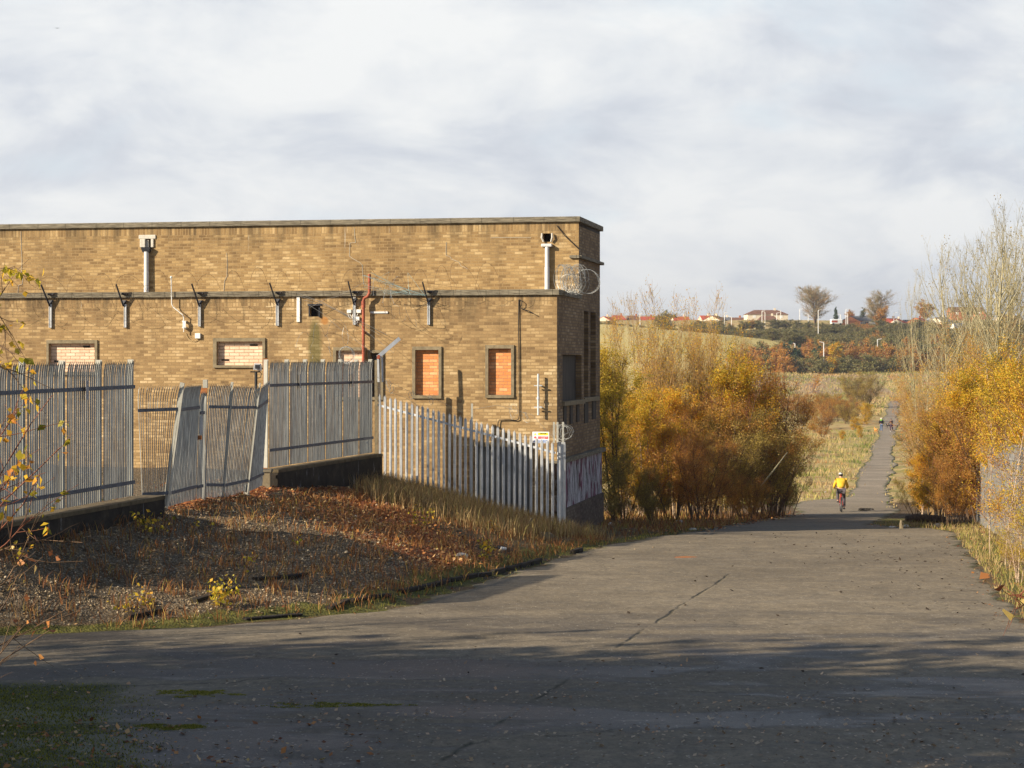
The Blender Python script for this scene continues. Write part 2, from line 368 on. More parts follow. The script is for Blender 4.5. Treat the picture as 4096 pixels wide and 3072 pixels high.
# road: one sheet following the ground, 1 cm above it
yr = np.concatenate([np.arange(-60, 16, 2.0), np.arange(16, 64, .2), np.arange(64, 120, .8), np.arange(120, 466, 3.0)])
nc = 81; rows = []; sides = []
for yy in yr:
    a = np.interp(yy, XL[:, 0], XL[:, 1]); b = np.interp(yy, XR[:, 0], XR[:, 1])
    a += .10 * math.sin(yy * 2.1) + .06 * math.sin(yy * 5.3 + 1); b += .12 * math.sin(yy * 1.7 + 2) + .07 * math.sin(yy * 4.9)
    if yy > 85: a += .22 * math.sin(yy * .11 + 1) + .08 * math.sin(yy * .53); b += .25 * math.sin(yy * .09) + .10 * math.sin(yy * .47 + 2) - .1
    u = np.linspace(0, 1, nc); rows.append(a + (b - a) * u); sides.append(np.minimum(u, 1 - u) * (b - a))
Xr = np.array(rows); Yr = np.repeat(yr[:, None], nc, 1); Sr = np.array(sides)
Zr = ground_z(Xr, Yr) + .012 + Yr * 0.0001
Zr[:, 0] -= .06; Zr[:, -1] -= .06
idx = np.arange(len(yr) * nc).reshape(len(yr), nc)
Q = np.stack([idx[:-1, :-1], idx[:-1, 1:], idx[1:, 1:], idx[1:, :-1]], -1).reshape(-1, 4)
t = NT('asphalt'); g = t.geo(); sx, sy_, sz = t.sep(g)
n0 = t.noise(g, .35, 5, .6); n1 = t.noise(g, 2.2, 6, .7); n2 = t.noise(g, 60, 3, .7); grit = t.voro(g, 26, 'F1', 'Color'); gd = t.voro(g, 26)
base = t.ramp(n0, [(.3, (.15, .122, .084)), (.5, (.205, .168, .116)), (.7, (.25, .207, .144))])
base = t.mix(t.math('MULTIPLY', t.ramp(n1, [(.42, 1), (.6, 0)]), .35), base, (.08, .068, .053))
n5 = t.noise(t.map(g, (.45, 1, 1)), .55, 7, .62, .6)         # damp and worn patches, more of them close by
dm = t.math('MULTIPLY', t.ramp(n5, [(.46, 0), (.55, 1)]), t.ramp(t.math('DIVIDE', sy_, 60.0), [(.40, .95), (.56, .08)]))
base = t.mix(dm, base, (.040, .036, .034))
n6 = t.noise(t.map(g, (.6, 1.2, 1)), 1.7, 6, .65, .3)
base = t.mix(t.math('MULTIPLY', t.ramp(n6, [(.56, 0), (.68, 1)]), .45), base, (.27, .235, .18))
base = t.mix(t.ramp(t.math('DIVIDE', sy_, 200.0), [(.42, 0), (.58, .85)]), base, t.ramp(n0, [(.35, (.20, .165, .125)), (.65, (.31, .26, .20))]))
ck = t.N.new('ShaderNodeTexVoronoi'); ck.feature = 'DISTANCE_TO_EDGE'; t.L.new(t.math('ADD', 0, 0) and t.comb(t.math('MULTIPLY_ADD', n1, 1.2, sx), t.math('MULTIPLY_ADD', n0, 2.0, sy_), 0.0), ck.inputs[0]); ck.inputs['Scale'].default_value = .16
ckm = t.math('MULTIPLY', t.ramp(ck.outputs[0], [(.0, 1), (.0035, 0)]), t.ramp(n0, [(.42, 0), (.5, 1)]))
base = t.mix(t.math('MULTIPLY', ckm, .7), base, (.03, .028, .02))
sp = t.math('MULTIPLY', t.ramp(t.sep(grit)[0], [(.93, 0), (.95, 1)]), t.ramp(gd, [(.25, 1), (.4, 0)]))
base = t.mix(t.math('MULTIPLY', sp, .7), base, (.55, .50, .42))
dk = t.math('MULTIPLY', t.ramp(t.sep(grit)[1], [(.86, 0), (.9, 1)]), t.ramp(gd, [(.25, 1), (.5, 0)]))
base = t.mix(t.math('MULTIPLY', dk, .5), base, (.04, .035, .03))
base = t.mix(t.math('MULTIPLY', t.math('SUBTRACT', n2, .5), .9), base, (.3, .27, .22))
n7 = t.noise(t.map(g, (1, .45, 1)), 11, 4, .75)
base = t.mix(.38, base, t.ramp(n7, [(.36, (.28, .28, .28)), (.64, (.78, .78, .78))]), 'OVERLAY')
# the long open joint running away from the lower middle, and cracks
jx = t.math('SUBTRACT', sx, t.math('MULTIPLY_ADD', sy_, .222, t.math('MULTIPLY_ADD', t.noise(g, 1.1, 3, .6), .22, -4.72)))
jn = t.math('ABSOLUTE', jx)
jm = t.math('MULTIPLY', t.ramp(jn, [(.0, 1), (.045, .0)]), t.ramp(t.noise(g, .9, 5, .7), [(.42, 0), (.56, 1)]))
jm = t.math('MULTIPLY', jm, t.math('LESS_THAN', sy_, 40.0))
base = t.mix(t.math('MULTIPLY', jm, .85), base, (.022, .024, .012))
wear = t.mix(t.math('MULTIPLY', t.ramp(jx, [(.0, 1), (.25, 0)]), 0.0), base, (.2, .18, .15))
# moss creeping over the near left corner and in small mats
mo = t.noise(g, .8, 6, .7)
ml = t.math('DIVIDE', t.math('SUBTRACT', t.math('MULTIPLY_ADD', sy_, -.25, 1.575), sx), 1.2); mb_ = t.math('DIVIDE', t.math('SUBTRACT', 23.5, sy_), 1.2)
mm = t.ramp(t.math('ADD', t.math('MULTIPLY_ADD', mo, 1.8, -.9), t.math('MINIMUM', ml, mb_)), [(.1, 0), (.55, 1)])
mm2 = t.ramp(t.noise(g, .55, 6, .7), [(.70, 0), (.74, 1)])
mossr = t.ramp(n1, [(.3, (.03, .033, .012)), (.6, (.065, .075, .018)), (.8, (.12, .11, .035))])
base = t.mix(t.math('MULTIPLY', mm2, .8), base, mossr)
base = t.mix(t.math('MULTIPLY', mm, .92), base, mossr)
ed = t.ramp(t.math('ADD', t.attr('side'), t.math('MULTIPLY_ADD', n1, .8, -.4)), [(.0, 1), (.25, 0)])
base = t.mix(ed, base, mossr)
t.col(base).rough(t.mix(dm, t.ramp(n1, [(.3, .75), (.7, .95)]), .42)); t.bump(t.math('ADD', t.math('MULTIPLY', gd, -.3), t.math('MULTIPLY_ADD', n2, .5, t.math('MULTIPLY', jm, -2.5))), .5, .02)
M['asphalt'] = t.m
orr = npmesh('road', np.c_[Xr.ravel(), Yr.ravel(), Zr.ravel()], Q, M['asphalt'], attrs={'side': Sr.ravel()}, smooth=True)
tag(orr, kind='structure')
# ------------------------------------------------------------------ brick building
TH = R(11.0); C1 = Vector((1.19, 54.0, 0)); ca, sa = math.cos(TH), math.sin(TH)
def FA(sx, sy, s=0.0):
    """photograph pixel -> (x along the front, z) on the plane s metres behind the lower front wall"""
    k = (sx - CX) / F
    x = (k * (C1.y + s * ca) - C1.x - s * sa) / (ca + k * sa)
    Y = C1.y - x * sa + s * ca
    return x, (HY - sy) / F * Y
def FS(sx, sy, x=0.0):
    """pixel -> (y into the building, z) on the side wall at local x"""
    k = (sx - CX) / F
    s = (k * (C1.y - x * sa) - C1.x - x * ca) / (sa - k * ca)
    Y = C1.y - x * sa + s * ca
    return s, (HY - sy) / F * Y
def brickmat(name, stops, mortar, bw=.233, rh=.083, ms=.009, axis='xz', soldier=None, dirt=True, off=(0, 0, 0), stain=None, drip=None):
    t = NT(name); o = t.coord(); X, Y, Z = t.sep(o); U = X if axis == 'xz' else Y
    v = t.comb(U, Z, 0.0)
    def bk(vec, bw, rh, offs=.5):
        b = t.N.new('ShaderNodeTexBrick'); t.L.new(vec, b.inputs[0]); b.offset = offs
        b.inputs['Color1'].default_value = (0, 0, 0, 1); b.inputs['Color2'].default_value = (1, 1, 1, 1); b.inputs['Mortar'].default_value = (.5, .5, .5, 1)
        b.inputs['Scale'].default_value = 1; b.inputs['Mortar Size'].default_value = ms; b.inputs['Mortar Smooth'].default_value = .15
        b.inputs['Bias'].default_value = 0; b.inputs['Brick Width'].default_value = bw; b.inputs['Row Height'].default_value = rh
        return b.outputs[0], b.outputs[1]
    wob = t.comb(t.math('MULTIPLY_ADD', t.noise(o, 3, 2), .008, U), t.math('MULTIPLY_ADD', t.noise(o, 2, 2), .008, Z), 0.0)
    c, f = bk(wob, bw, rh)
    if soldier:
        c2, f2 = bk(wob, rh, bw, 0.0)
        m = None
        for z0, z1 in soldier:
            k = t.math('MULTIPLY', t.math('GREATER_THAN', Z, z0), t.math('LESS_THAN', Z, z1)); m = k if m is None else t.math('MAXIMUM', m, k)
        c = t.mix(m, c, c2); f = t.mix(m, f, f2)
    rnd = t.sep(c)[0]
    big = t.noise(o, .35, 5, .6); med = t.noise(o, 1.6, 5, .65); fine = t.noise(o, 28, 4, .7)
    fac = t.math('ADD', t.math('MULTIPLY', t.math('POWER', rnd, 1.25), .56), t.math('MULTIPLY_ADD', t.math('SUBTRACT', big, .5), 1.1, t.math('MULTIPLY_ADD', t.math('SUBTRACT', med, .5), .75, .225)), clamp=True)
    bc = t.ramp(fac, stops)
    bc = t.mix(.28, bc, t.ramp(fine, [(.3, (.25, .25, .25)), (.7, (.9, .9, .9))]), 'OVERLAY')
    cc = t.mix(f, bc, mortar)
    if dirt:
        d = t.ramp(t.noise(t.map(o, (1.1, 1.1, .28)), 1.1, 6, .7), [(.52, 0), (.72, 1)])
        cc = t.mix(t.math('MULTIPLY', d, .42), cc, (.085, .058, .033))
        lo = t.math('MULTIPLY', t.ramp(t.math('MULTIPLY_ADD', Z, -1.0, t.math('MULTIPLY', med, 1.6)), [(0.0, 0), (1.0, 0)]), 1.0)
        wsh = t.ramp(t.noise(t.map(o, (5, 5, .35)), 1.2, 5, .65), [(.68, 0), (.74, 1)])
        if drip:      # lime runs hanging under the copings
            m = None
            for z1, ln in drip:
                k = t.math('MULTIPLY', t.math('LESS_THAN', Z, z1), t.ramp(t.math('SUBTRACT', z1, Z), [(0, 1), (ln, 0)])); m = k if m is None else t.math('MAXIMUM', m, k)
            cc = t.mix(t.math('MULTIPLY', t.math('MULTIPLY', m, wsh), .85), cc, (.62, .58, .50))
            dk = t.ramp(t.noise(t.map(o, (3, 3, .3)), 1.3, 5, .6), [(.48, 0), (.62, 1)])
            cc = t.mix(t.math('MULTIPLY', t.math('MULTIPLY', m, dk), .62), cc, (.065, .05, .03))
    if stain:
        for (x0, z0, hw, hh, colr, st) in stain:
            dx = t.math('DIVIDE', t.math('ABSOLUTE', t.math('SUBTRACT', U, x0)), hw)
            dz = t.math('DIVIDE', t.math('ABSOLUTE', t.math('SUBTRACT', Z, z0)), hh)
            q = t.math('ADD', t.math('POWER', dx, 2.0), t.math('POWER', dz, 4.0))
            q = t.math('ADD', q, t.math('MULTIPLY_ADD', t.noise(t.map(o, (4, 4, 1.2)), 1.6, 5, .7), 1.6, -.8))
            cc = t.mix(t.math('MULTIPLY', t.ramp(q, [(.25, 1), (1.0, 0)]), st), cc, colr)
    t.col(cc).rough(.92); t.bump(t.math('MULTIPLY_ADD', fine, .4, t.math('MULTIPLY', f, -1.0)), .7, .012)
    return t.m
buff = [(.05, (.17, .108, .052)), (.25, (.245, .158, .074)), (.45, (.32, .212, .10)), (.64, (.385, .262, .125)), (.82, (.47, .335, .175)), (1.0, (.62, .475, .28))]
zc1b, zc1t = 1.78, 1.93            # lower coping
zc2b, zc2t = 3.97, 4.12            # upper coping
SB = 3.76
hx, hz_ = FA(1260, 1300)
M['brick'] = brickmat('buff_brick', buff, (.30, .205, .10), soldier=[(zc1b - .25, zc1b)], drip=[(zc1b, .9)],
                      stain=[(hx, hz_ - .75, .22, 1.0, (.10, .095, .03), .75), (hx + .27, hz_ + .12, .13, .12, (.40, .17, .04), .7)])
M['brickup'] = brickmat('buff_brick_upper', [(a, (c[0] * .95, c[1] * .93, c[2] * .86)) for a, c in buff], (.34, .235, .115), soldier=[(zc2b - .25, zc2b)], drip=[(zc2b, .8)])
M['brickshaded'] = brickmat('buff_brick_shaded_side', [(a, (c[0] * .62, c[1] * .62, c[2] * .68)) for a, c in buff], (.13, .10, .08), axis='yz')  # buff brick darkened and cooled: the side's shade is painted into the colour
M['pinkbrick'] = brickmat('pink_infill_brick', [(0, (.62, .40, .27)), (.5, (.74, .52, .37)), (1, (.82, .63, .46))], (.36, .24, .15), bw=.28, rh=.088, ms=.008, dirt=False)
M['orangebrick'] = brickmat('orange_infill_brick', [(0, (.48, .15, .05)), (.35, (.64, .24, .08)), (.7, (.76, .33, .13)), (1, (.82, .46, .24))], (.42, .21, .11), bw=.225, rh=.085, ms=.008, dirt=False)
M['darkbrick'] = brickmat('dark_wall_brick', [(0, (.02, .016, .012)), (.5, (.05, .04, .03)), (1, (.10, .08, .055))], (.06, .05, .04), axis='xz')
t = NT('coping_stone'); o = t.coord(); X, Y, Z = t.sep(o)
n = t.noise(t.map(o, (.8, .8, 9)), 4, 7, .7)
c = t.ramp(n, [(.3, (.055, .05, .035)), (.45, (.15, .13, .095)), (.6, (.25, .22, .16)), (.75, (.40, .36, .28))])
jt = t.ramp(t.math('PINGPONG', t.math('ADD', X, t.math('MULTIPLY', t.noise(o, 1, 2), .2)), .45), [(.0, 1), (.012, 0)])
t.col(t.mix(jt, c, (.03, .03, .02))).rough(.95); t.bump(n, .7, .02); M['coping'] = t.m
M['stone'] = simple('window_stone', (.22, .18, .115), .95, 0, .28, 7, .5)
M['roof'] = simple('felt_roof', (.09, .085, .08), .95, 0, .3, 2)
M['shutter'] = (lambda t: (t.col(t.mix(t.ramp(t.math('PINGPONG', t.sep(t.coord())[1], .11), [(0, 1), (.012, 0)]), t.ramp(t.noise(t.map(t.coord(), (3, 3, .6)), 2, 5), [(.3, (.035, .03, .026)), (.7, (.085, .072, .06))]), (.015, .013, .012))), t.m)[-1])(NT('old_boarding'))

bld = empty('brick_building', (C1.x, C1.y, 0), -TH, 'flat-roofed buff brick industrial block with bricked-up windows and stepped upper storey', 'building')
LX = -26.0; ZB = -6.2; DEP = 8.05

def wall_holes(x0, x1, z0, z1, y, holes, depth, name, mat, mi_reveal=0):
    xs = sorted({x0, x1, *[h[0] for h in holes], *[h[1] for h in holes]}); zs = sorted({z0, z1, *[h[2] for h in holes], *[h[3] for h in holes]})
    mb = MB()
    for i in range(len(xs) - 1):
        for j in range(len(zs) - 1):
            cx, cz = (xs[i] + xs[i + 1]) / 2, (zs[j] + zs[j + 1]) / 2
            if any(h[0] < cx < h[1] and h[2] < cz < h[3] for h in holes): continue
            mb.add([(xs[i], y, zs[j]), (xs[i + 1], y, zs[j]), (xs[i + 1], y, zs[j + 1]), (xs[i], y, zs[j + 1])], [(0, 1, 2, 3)])
    for a, b, c, d in [(h[0], h[1], h[2], h[3]) for h in holes]:
        yd = y + depth
        mb.add([(a, y, c), (a, y, d), (a, yd, d), (a, yd, c)], [(0, 1, 2, 3)]); mb.add([(b, y, c), (b, yd, c), (b, yd, d), (b, y, d)], [(0, 1, 2, 3)])
        mb.add([(a, y, c), (a, yd, c), (b, yd, c), (b, y, c)], [(0, 1, 2, 3)]); mb.add([(a, y, d), (b, y, d), (b, yd, d), (a, yd, d)], [(0, 1, 2, 3)])
    return mb
wins = []      # outer frame rect (local), inner rect, infill
def win(ox0, oy0, ox1, oy1, ix0, iy0, ix1, iy1, fill):
    a, zt = FA(ox0, oy0); b, zb = FA(ox1, oy1); c, zit = FA(ix0, iy0); d, zib = FA(ix1, iy1)
    zt2 = FA(ox1, oy0)[1]; wins.append((a, b, zb, (zt + zt2) / 2, c, d, zib, zit, fill))
win(188, 1360, 391, 1500, 197, 1374, 381, 1488, 'pink')
win(854, 1352, 1062, 1471, 868, 1366, 1051, 1461, 'pink')
win(1334, 1389, 1462, 1600, 1346, 1402, 1450, 1588, 'pink')
win(1472, 1400, 1534, 1600, 1482, 1412, 1524, 1588, 'dark')
win(1650, 1386, 1767, 1594, 1662, 1400, 1755, 1581, 'orange')
win(1942, 1380, 2057, 1592, 1954, 1394, 2045, 1580, 'orange')
for k in range(1, 4):   # the windows carry on past the left edge of the view
    a, b, zb, zt, c, d, zib, zit, _ = wins[0]; dx = -4.6 * k; wins.append((a + dx, b + dx, zb, zt, c + dx, d + dx, zib, zit, 'pink'))
dx0, dzt = FA(1897, 1786); dx1, dzb = FA(2117, 2066); dzb = -4.35
hx0, hzt = FA(1239, 1223); hx1, hzb = FA(1281, 1266)
holes = [(c, d, zib, zit) for (a, b, zb, zt, c, d, zib, zit, f) in wins] + [(dx0, dx1, dzb, dzt), (hx0, hx1, hzb, hzt)]
mb = wall_holes(LX, 0.0, ZB, zc1b, 0.0, holes, .14, 'wall', None)
mb.add([(LX, 0, ZB), (LX, 0, zc1b), (LX, 4.6, zc1b), (LX, 4.6, ZB)], [(0, 1, 2, 3)])
mb.build('front_wall', M['brick'], bld)
hh = [FA(x0, y0, SB) + FA(x1, y1, SB) for (x0, y0, x1, y1) in ((579, 956, 609, 989), (2171, 934, 2208, 967))]
uh = [(h[0], h[2], h[3], h[1]) for h in hh]
mb = wall_holes(LX, -.02, zc1b, zc2b, SB, uh, .3, 'wall', None)
mb.build('upper_wall', M['brickup'], bld)
# side walls (shaded): lower block to y=4.57, the upper block set in 6 cm behind it
sw = MB()
a0, zt = FS(2250, 1418); a1, _ = FS(2326, 1418); zb_ = FS(2250, 1606)[1]
def side_wall(mb, x, y0, y1, z0, z1, holes, depth):
    ys_ = sorted({y0, y1, *[h[0] for h in holes], *[h[1] for h in holes]}); zs_ = sorted({z0, z1, *[h[2] for h in holes], *[h[3] for h in holes]})
    for i in range(len(ys_) - 1):
        for j in range(len(zs_) - 1):
            cy, cz = (ys_[i] + ys_[i + 1]) / 2, (zs_[j] + zs_[j + 1]) / 2
            if any(h[0] < cy < h[1] and h[2] < cz < h[3] for h in holes): continue
            mb.add([(x, ys_[i], zs_[j]), (x, ys_[i + 1], zs_[j]), (x, ys_[i + 1], zs_[j + 1]), (x, ys_[i], zs_[j + 1])], [(0, 1, 2, 3)])
    for (a, b, c, d) in holes:
        xd = x - depth
        mb.add([(x, a, c), (xd, a, c), (xd, a, d), (x, a, d)], [(0, 1, 2, 3)]); mb.add([(x, b, c), (x, b, d), (xd, b, d), (xd, b, c)], [(0, 1, 2, 3)])
        mb.add([(x, a, c), (x, b, c), (xd, b, c), (xd, a, c)], [(0, 1, 2, 3)]); mb.add([(x, a, d), (xd, a, d), (xd, b, d), (x, b, d)], [(0, 1, 2, 3)])
winS = (a0, a1, zb_, zt)
ZL = -2.58
side_wall(sw, 0.0, 0.0, 4.57, ZL, zc1b, [winS], .18)
sw.add([(0, 4.57, ZL), (-.06, 4.57, ZL), (-.06, 4.57, zc1b), (0, 4.57, zc1b)], [(0, 1, 2, 3)])
zlT = 1.5; zlB = -1.02
tall = [(4.85, 5.75, zlB, zlT), (6.15, 7.2, zlB, zlT)]
side_wall(sw, -.06, SB, DEP, zc1b - .3, zc2b, [], .1)
side_wall(sw, -.06, 4.57, DEP, ZL, zc1b - .3, tall, .16)
sw.add([(-4, DEP, ZB), (-4, DEP, zc2b), (-.06, DEP, zc2b), (-.06, DEP, ZB)], [(0, 1, 2, 3)])
sw.add([(LX, 5.0, ZB), (LX, 5.0, zc2b), (-4, 5.0, zc2b), (-4, 5.0, ZB)], [(0, 1, 2, 3)]); sw.add([(-4, 5.0, ZB), (-4, 5.0, zc2b), (-4, DEP, zc2b), (-4, DEP, ZB)], [(0, 1, 2, 3)])
sw.build('side_wall', M['brickshaded'], bld)
MB().box(-.18, -.165, a0 - .02, a1 + .02, zb_ - .02, zt + .02).build('boarded_window', M['shutter'], bld)
for (a, b, c, d) in tall: MB().box(-.24, -.215, a - .02, b + .02, c - .02, d + .02).build('louvre_panel', M['shutter'], bld)
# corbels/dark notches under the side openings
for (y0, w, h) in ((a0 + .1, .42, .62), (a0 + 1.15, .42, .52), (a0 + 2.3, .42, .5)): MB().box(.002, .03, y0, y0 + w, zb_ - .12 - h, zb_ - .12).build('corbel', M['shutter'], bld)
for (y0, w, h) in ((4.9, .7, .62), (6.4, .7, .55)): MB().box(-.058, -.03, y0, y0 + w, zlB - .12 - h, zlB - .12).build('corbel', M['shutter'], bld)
MB().box(0.0, .09, a0 - .15, a1 + .15, zb_ - .12, zb_).build('side_sill', M['stone'], bld); MB().box(-.06, .03, 4.6, 7.4, zlB - .12, zlB).build('side_sill', M['stone'], bld)
# ledge, painted hoarding and plinth below it
MB().box(-.2, .12, .12, DEP + .05, ZL - .12, ZL).box(-.2, .12, -.06, .12, ZL - .1, ZL - .02).build('ledge', M['coping'], bld, bevel=.01)
t = NT('peeling_painted_boards'); o = t.coord(); st = t.noise(t.map(o, (1, 6, .5)), 2.2, 6, .75)
big = t.noise(t.map(o, (1, .9, .5)), 1.4, 3, .5)
pc = t.ramp(big, [(.42, (.58, .58, .64)), (.49, (.52, .50, .57)), (.52, (.22, .06, .12)), (.58, (.20, .07, .13)), (.62, (.60, .60, .65))])
t.col(t.mix(t.ramp(st, [(.46, 0), (.52, 1)]), (.03, .025, .025), pc)).rough(.8); M['graffiti'] = t.m
MB().box(-.1, .0, .0, DEP, -3.95, ZL - .12).build('painted_hoarding', M['graffiti'], bld)
M['plinth'] = brickmat('plinth_brick', [(0, (.06, .045, .04)), (.5, (.12, .09, .075)), (1, (.20, .16, .13))], (.10, .09, .07), axis='yz')
MB().box(-.3, .05, .0, DEP + .05, ZB, -3.95).build('plinth', M['plinth'], bld)
# copings
cp = MB(); cp.box(LX, .07, -.08, .3, zc1b, zc1t); cp.box(-.25, .07, .3, SB, zc1b, zc1t); cp.box(LX, -.25, .3, SB, zc1b, zc1b + .02)
cp.build('coping', M['coping'], bld, bevel=.012)
cp = MB(); cp.box(LX, .03, SB - .08, SB + .3, zc2b, zc2t); cp.box(-.33, .03, SB + .3, DEP + .1, zc2b, zc2t); cp.build('coping', M['coping'], bld, bevel=.012)
MB().box(LX, -4, SB + .2, 4.95, zc2b - .1, zc2b + .03).box(-4, -.06, SB + .2, DEP - .05, zc2b - .1, zc2b + .03).build('roof', M['roof'], bld)
x0, zst = FA(2279, 1021, SB); sb = MB(); sb.box(x0, .0, SB - .07, SB, zst - .085, zst); sb.box(-.06, .06, SB, DEP + .08, zst - .085, zst); sb.build('string_course', M['coping'], bld, bevel=.008)
# windows: a stone surround standing proud, a brick infill set back, air bricks
vents = {0: [(333, 1383, 360, 1390), (217, 1441, 236, 1449)], 1: [(1000, 1377, 1030, 1383), (887, 1437, 915, 1443)]}
for i, (a, b, zb, zt, c, d, zib, zit, fill) in enumerate(wins):
    fr = MB(); pj = .045
    fr.box(a, b, -pj, .0, zit, zt); fr.box(a, b, -pj - .012, .0, zb, zib); fr.box(a, c, -pj, .0, zib, zit); fr.box(d, b, -pj, .0, zib, zit)
    fr.box(a, b, .0, .02, zt - .001, zt)
    f = fr.build('window_surround', M['stone'], bld, bevel=.006)
    q = MB().box(c, d, .10, .14, zib, zit); w = q.build('brick_infill', M[{'pink': 'pinkbrick', 'orange': 'orangebrick', 'dark': 'shutter'}[fill]], f)
    for (x0, y0, x1, y1) in vents.get(i, []):
        p0 = FA(x0, y0, .1); p1 = FA(x1, y1, .1); vb = MB(); vb.box(p0[0], p1[0], .085, .1, p1[1], p0[1])
        vb.build('air_brick', M['void'], f)
MB().box(dx0, dx1, .08, .13, dzb, dzt).build('steel_door', simple('grey_steel_door', (.16, .17, .17), .6, .1, .2, 2), bld)
MB().box(dx0 - .1, dx1 + .1, -.02, .0, dzt, dzt + .12).build('door_lintel', M['stone'], bld)
MB().box(hx0 - .02, hx1 + .02, .13, .15, hzb - .02, hzt + .02).build('wall_recess', M['void'], bld)
nb = MB(); nb.box(hx0 - .06, hx1 + .05, -.015, .0, hzt, hzt + .05); nb.box(hx0 - .03, hx0, -.012, .02, hzb, hzt); nb.box(hx1 - .03, hx1, -.05, .02, hzb - .02, hzt - .05); nb.build('recess_surround', M['darkmetal'], bld)
# ------------------------------------------------------------------ fittings on the building (local frame of the building)
def part(mb, name, mat, **k): return mb.build(name, mat, bld, **k)
def hopper(sx0, sy0, sx1, sy1, hx0_, hy0, hx1_, hy1, px0, px1, pyb, black):
    a, zt = FA(sx0, sy0, SB); b, zb = FA(sx1, sy1, SB)
    h0, hzt_ = FA(hx0_, hy0, SB); h1, hzb_ = FA(hx1_, hy1, SB)
    p0, _ = FA(px0, 1000, SB); p1, _ = FA(px1, 1000, SB); _, pzb = FA(px0, pyb, SB); pc = (p0 + p1) / 2; pr = (p1 - p0) / 2
    m = MB(); y0 = SB - .03
    # ragged cement surround of the outlet
    i0 = h0 + (h1 - h0) * (.12 if black else .08); i1 = h1 - (h1 - h0) * .12
    return a, b, zt, zb, h0, h1, hzt_, hzb_, pc, pr, pzb
a, b, zt, zb, h0, h1, hzt_, hzb_, pc, pr, pzb = hopper(556, 940, 624, 972, 570, 990, 608, 1010, 581, 599, 1176, True)
o0, oz1, oz0, o1 = uh[0][0], uh[0][3], uh[0][2], uh[0][1]
m = MB(); m.box(a, b, SB - .035, SB, oz1, zt); m.box(a + .04, o0 + .03, SB - .05, SB, hzt_, oz1); m.box(o1 - .03, b - .06, SB - .05, SB, hzt_, oz1); m.box(o0 + .02, o0 + .12, SB + .02, SB + .06, hzt_, oz1 - .02)
part(m, 'outlet_surround', M['cement'], bevel=.02)
m = MB(); m.add([(h0, SB - .16, hzt_), (h1, SB - .16, hzt_), (h1, SB, hzt_), (h0, SB, hzt_), (h0 + .05, SB - .13, hzb_), (h1 - .05, SB - .13, hzb_), (h1 - .05, SB, hzb_), (h0 + .05, SB, hzb_)], [(0, 1, 2, 3), (7, 6, 5, 4), (0, 4, 5, 1), (1, 5, 6, 2), (3, 7, 4, 0)])
part(m, 'rainwater_hopper', M['darkmetal'])
dp = MB().tube([(pc, SB - .09, hzb_ + .02), (pc, SB - .09, (hzb_ + pzb) / 2)], pr, 14).tube([(pc, SB - .09, (hzb_ + pzb) / 2 + .03), (pc, SB - .09, pzb)], pr * 1.07, 14)
part(dp, 'downpipe', M['greypipe'], smooth=False)
a, b, zt, zb, h0, h1, hzt_, hzb_, pc, pr, pzb = hopper(2167, 934, 2212, 966, 2168, 976, 2210, 988, 2182, 2199, 1158, False)
o0, o1 = uh[1][0], uh[1][1]; oz0, oz1 = uh[1][2], uh[1][3]
part(MB().tube([(o0 - .01, SB - .06, oz1), (o0 - .02, SB - .08, oz1 - .12), (o0 + .03, SB - .05, oz0)], .028, 6), 'outlet_surround', M['cement'])
m = MB().tube([(o1 + .01, SB - .06, oz1), (o1 + .02, SB - .08, oz1 - .12), (o1 - .02, SB - .05, oz0)], .028, 6)
part(m, 'outlet_surround', M['cement'])
m = MB(); m.box(h0, h1, SB - .16, SB, hzb_, hzt_); part(m, 'rainwater_hopper', M['greypipe'], bevel=.02)
dp = MB().tube([(pc, SB - .09, hzb_ + .02), (pc, SB - .09, (hzb_ + pzb) / 2)], pr, 14).tube([(pc, SB - .09, (hzb_ + pzb) / 2 + .03), (pc, SB - .09, pzb)], pr * 1.12, 14)
part(dp, 'downpipe', M['greypipe'])
for oo in uh: MB().box(oo[0] - .02, oo[1] + .02, SB + .28, SB + .3, oo[2] - .02, oo[3] + .02).build('wall_recess', M['void'], bld)
# wall brackets that carry the razor wire
BR = [((185, 1141), (203, 1220), (199, 209), 1311), ((483, 1139), (497, 1220), (499, 508), 1310), ((784, 1137), (800, 1220), (795, 805), 1306),
      ((1094, 1134), (1111, 1215), (1106, 1117), 1303), ((1406, 1128), (1418, 1213), (1414, 1424), 1299), ((1702, 1130), (1716, 1212), (1711, 1721), 1299)]
tips = []
for (tp, el, (c0, c1), yb) in BR:
    x0, _ = FA(c0, 1250); x1, _ = FA(c1, 1250); xe, ze = FA(*el); xt, ztp = FA(*tp); _, zb = FA(c0, yb)
    m = MB(); m.box(x0, x0 + .016, -.065, -.002, zb, ze + .02); m.box(x1 - .03, x1, -.065, -.002, zb, ze + .02); m.box(x0, x1, -.012, -.003, zb, ze + .02)
    part(m, 'bracket_channel', M['galv'])
    m = MB(); yt = -.34
    p0 = (xe, -.07, ze - .03); p1 = (xt + yt * 0 , yt, ztp); m.beam(p0, p1, .06, .022, up=(1, 0, 0))
    m.add([(xe - .05, -.01, ze + .13), (xe + .09, -.01, ze + .13), (xe + .01, -.05, ze - .05), (xe - .05, -.04, ze + .13), (xe + .09, -.05, ze + .13), (xe + .01, -.07, ze - .05)], [(0, 1, 2), (3, 5, 4), (0, 3, 4, 1), (1, 4, 5, 2), (2, 5, 3, 0)])
    m.box(xe - .02, xe + .14, -.16, -.05, zc1b + .08, zc1b + .13)
    part(m, 'bracket_arm', M['darkmetal']); tips.append(Vector(p1))
x0, z0 = FA(1188, 1182); x1, z1 = FA(1201, 1288)
part(MB().box(x0, x1, -.04, -.002, z1, z0 - .01), 'cable_trunking', M['whiteplastic'], bevel=.006)
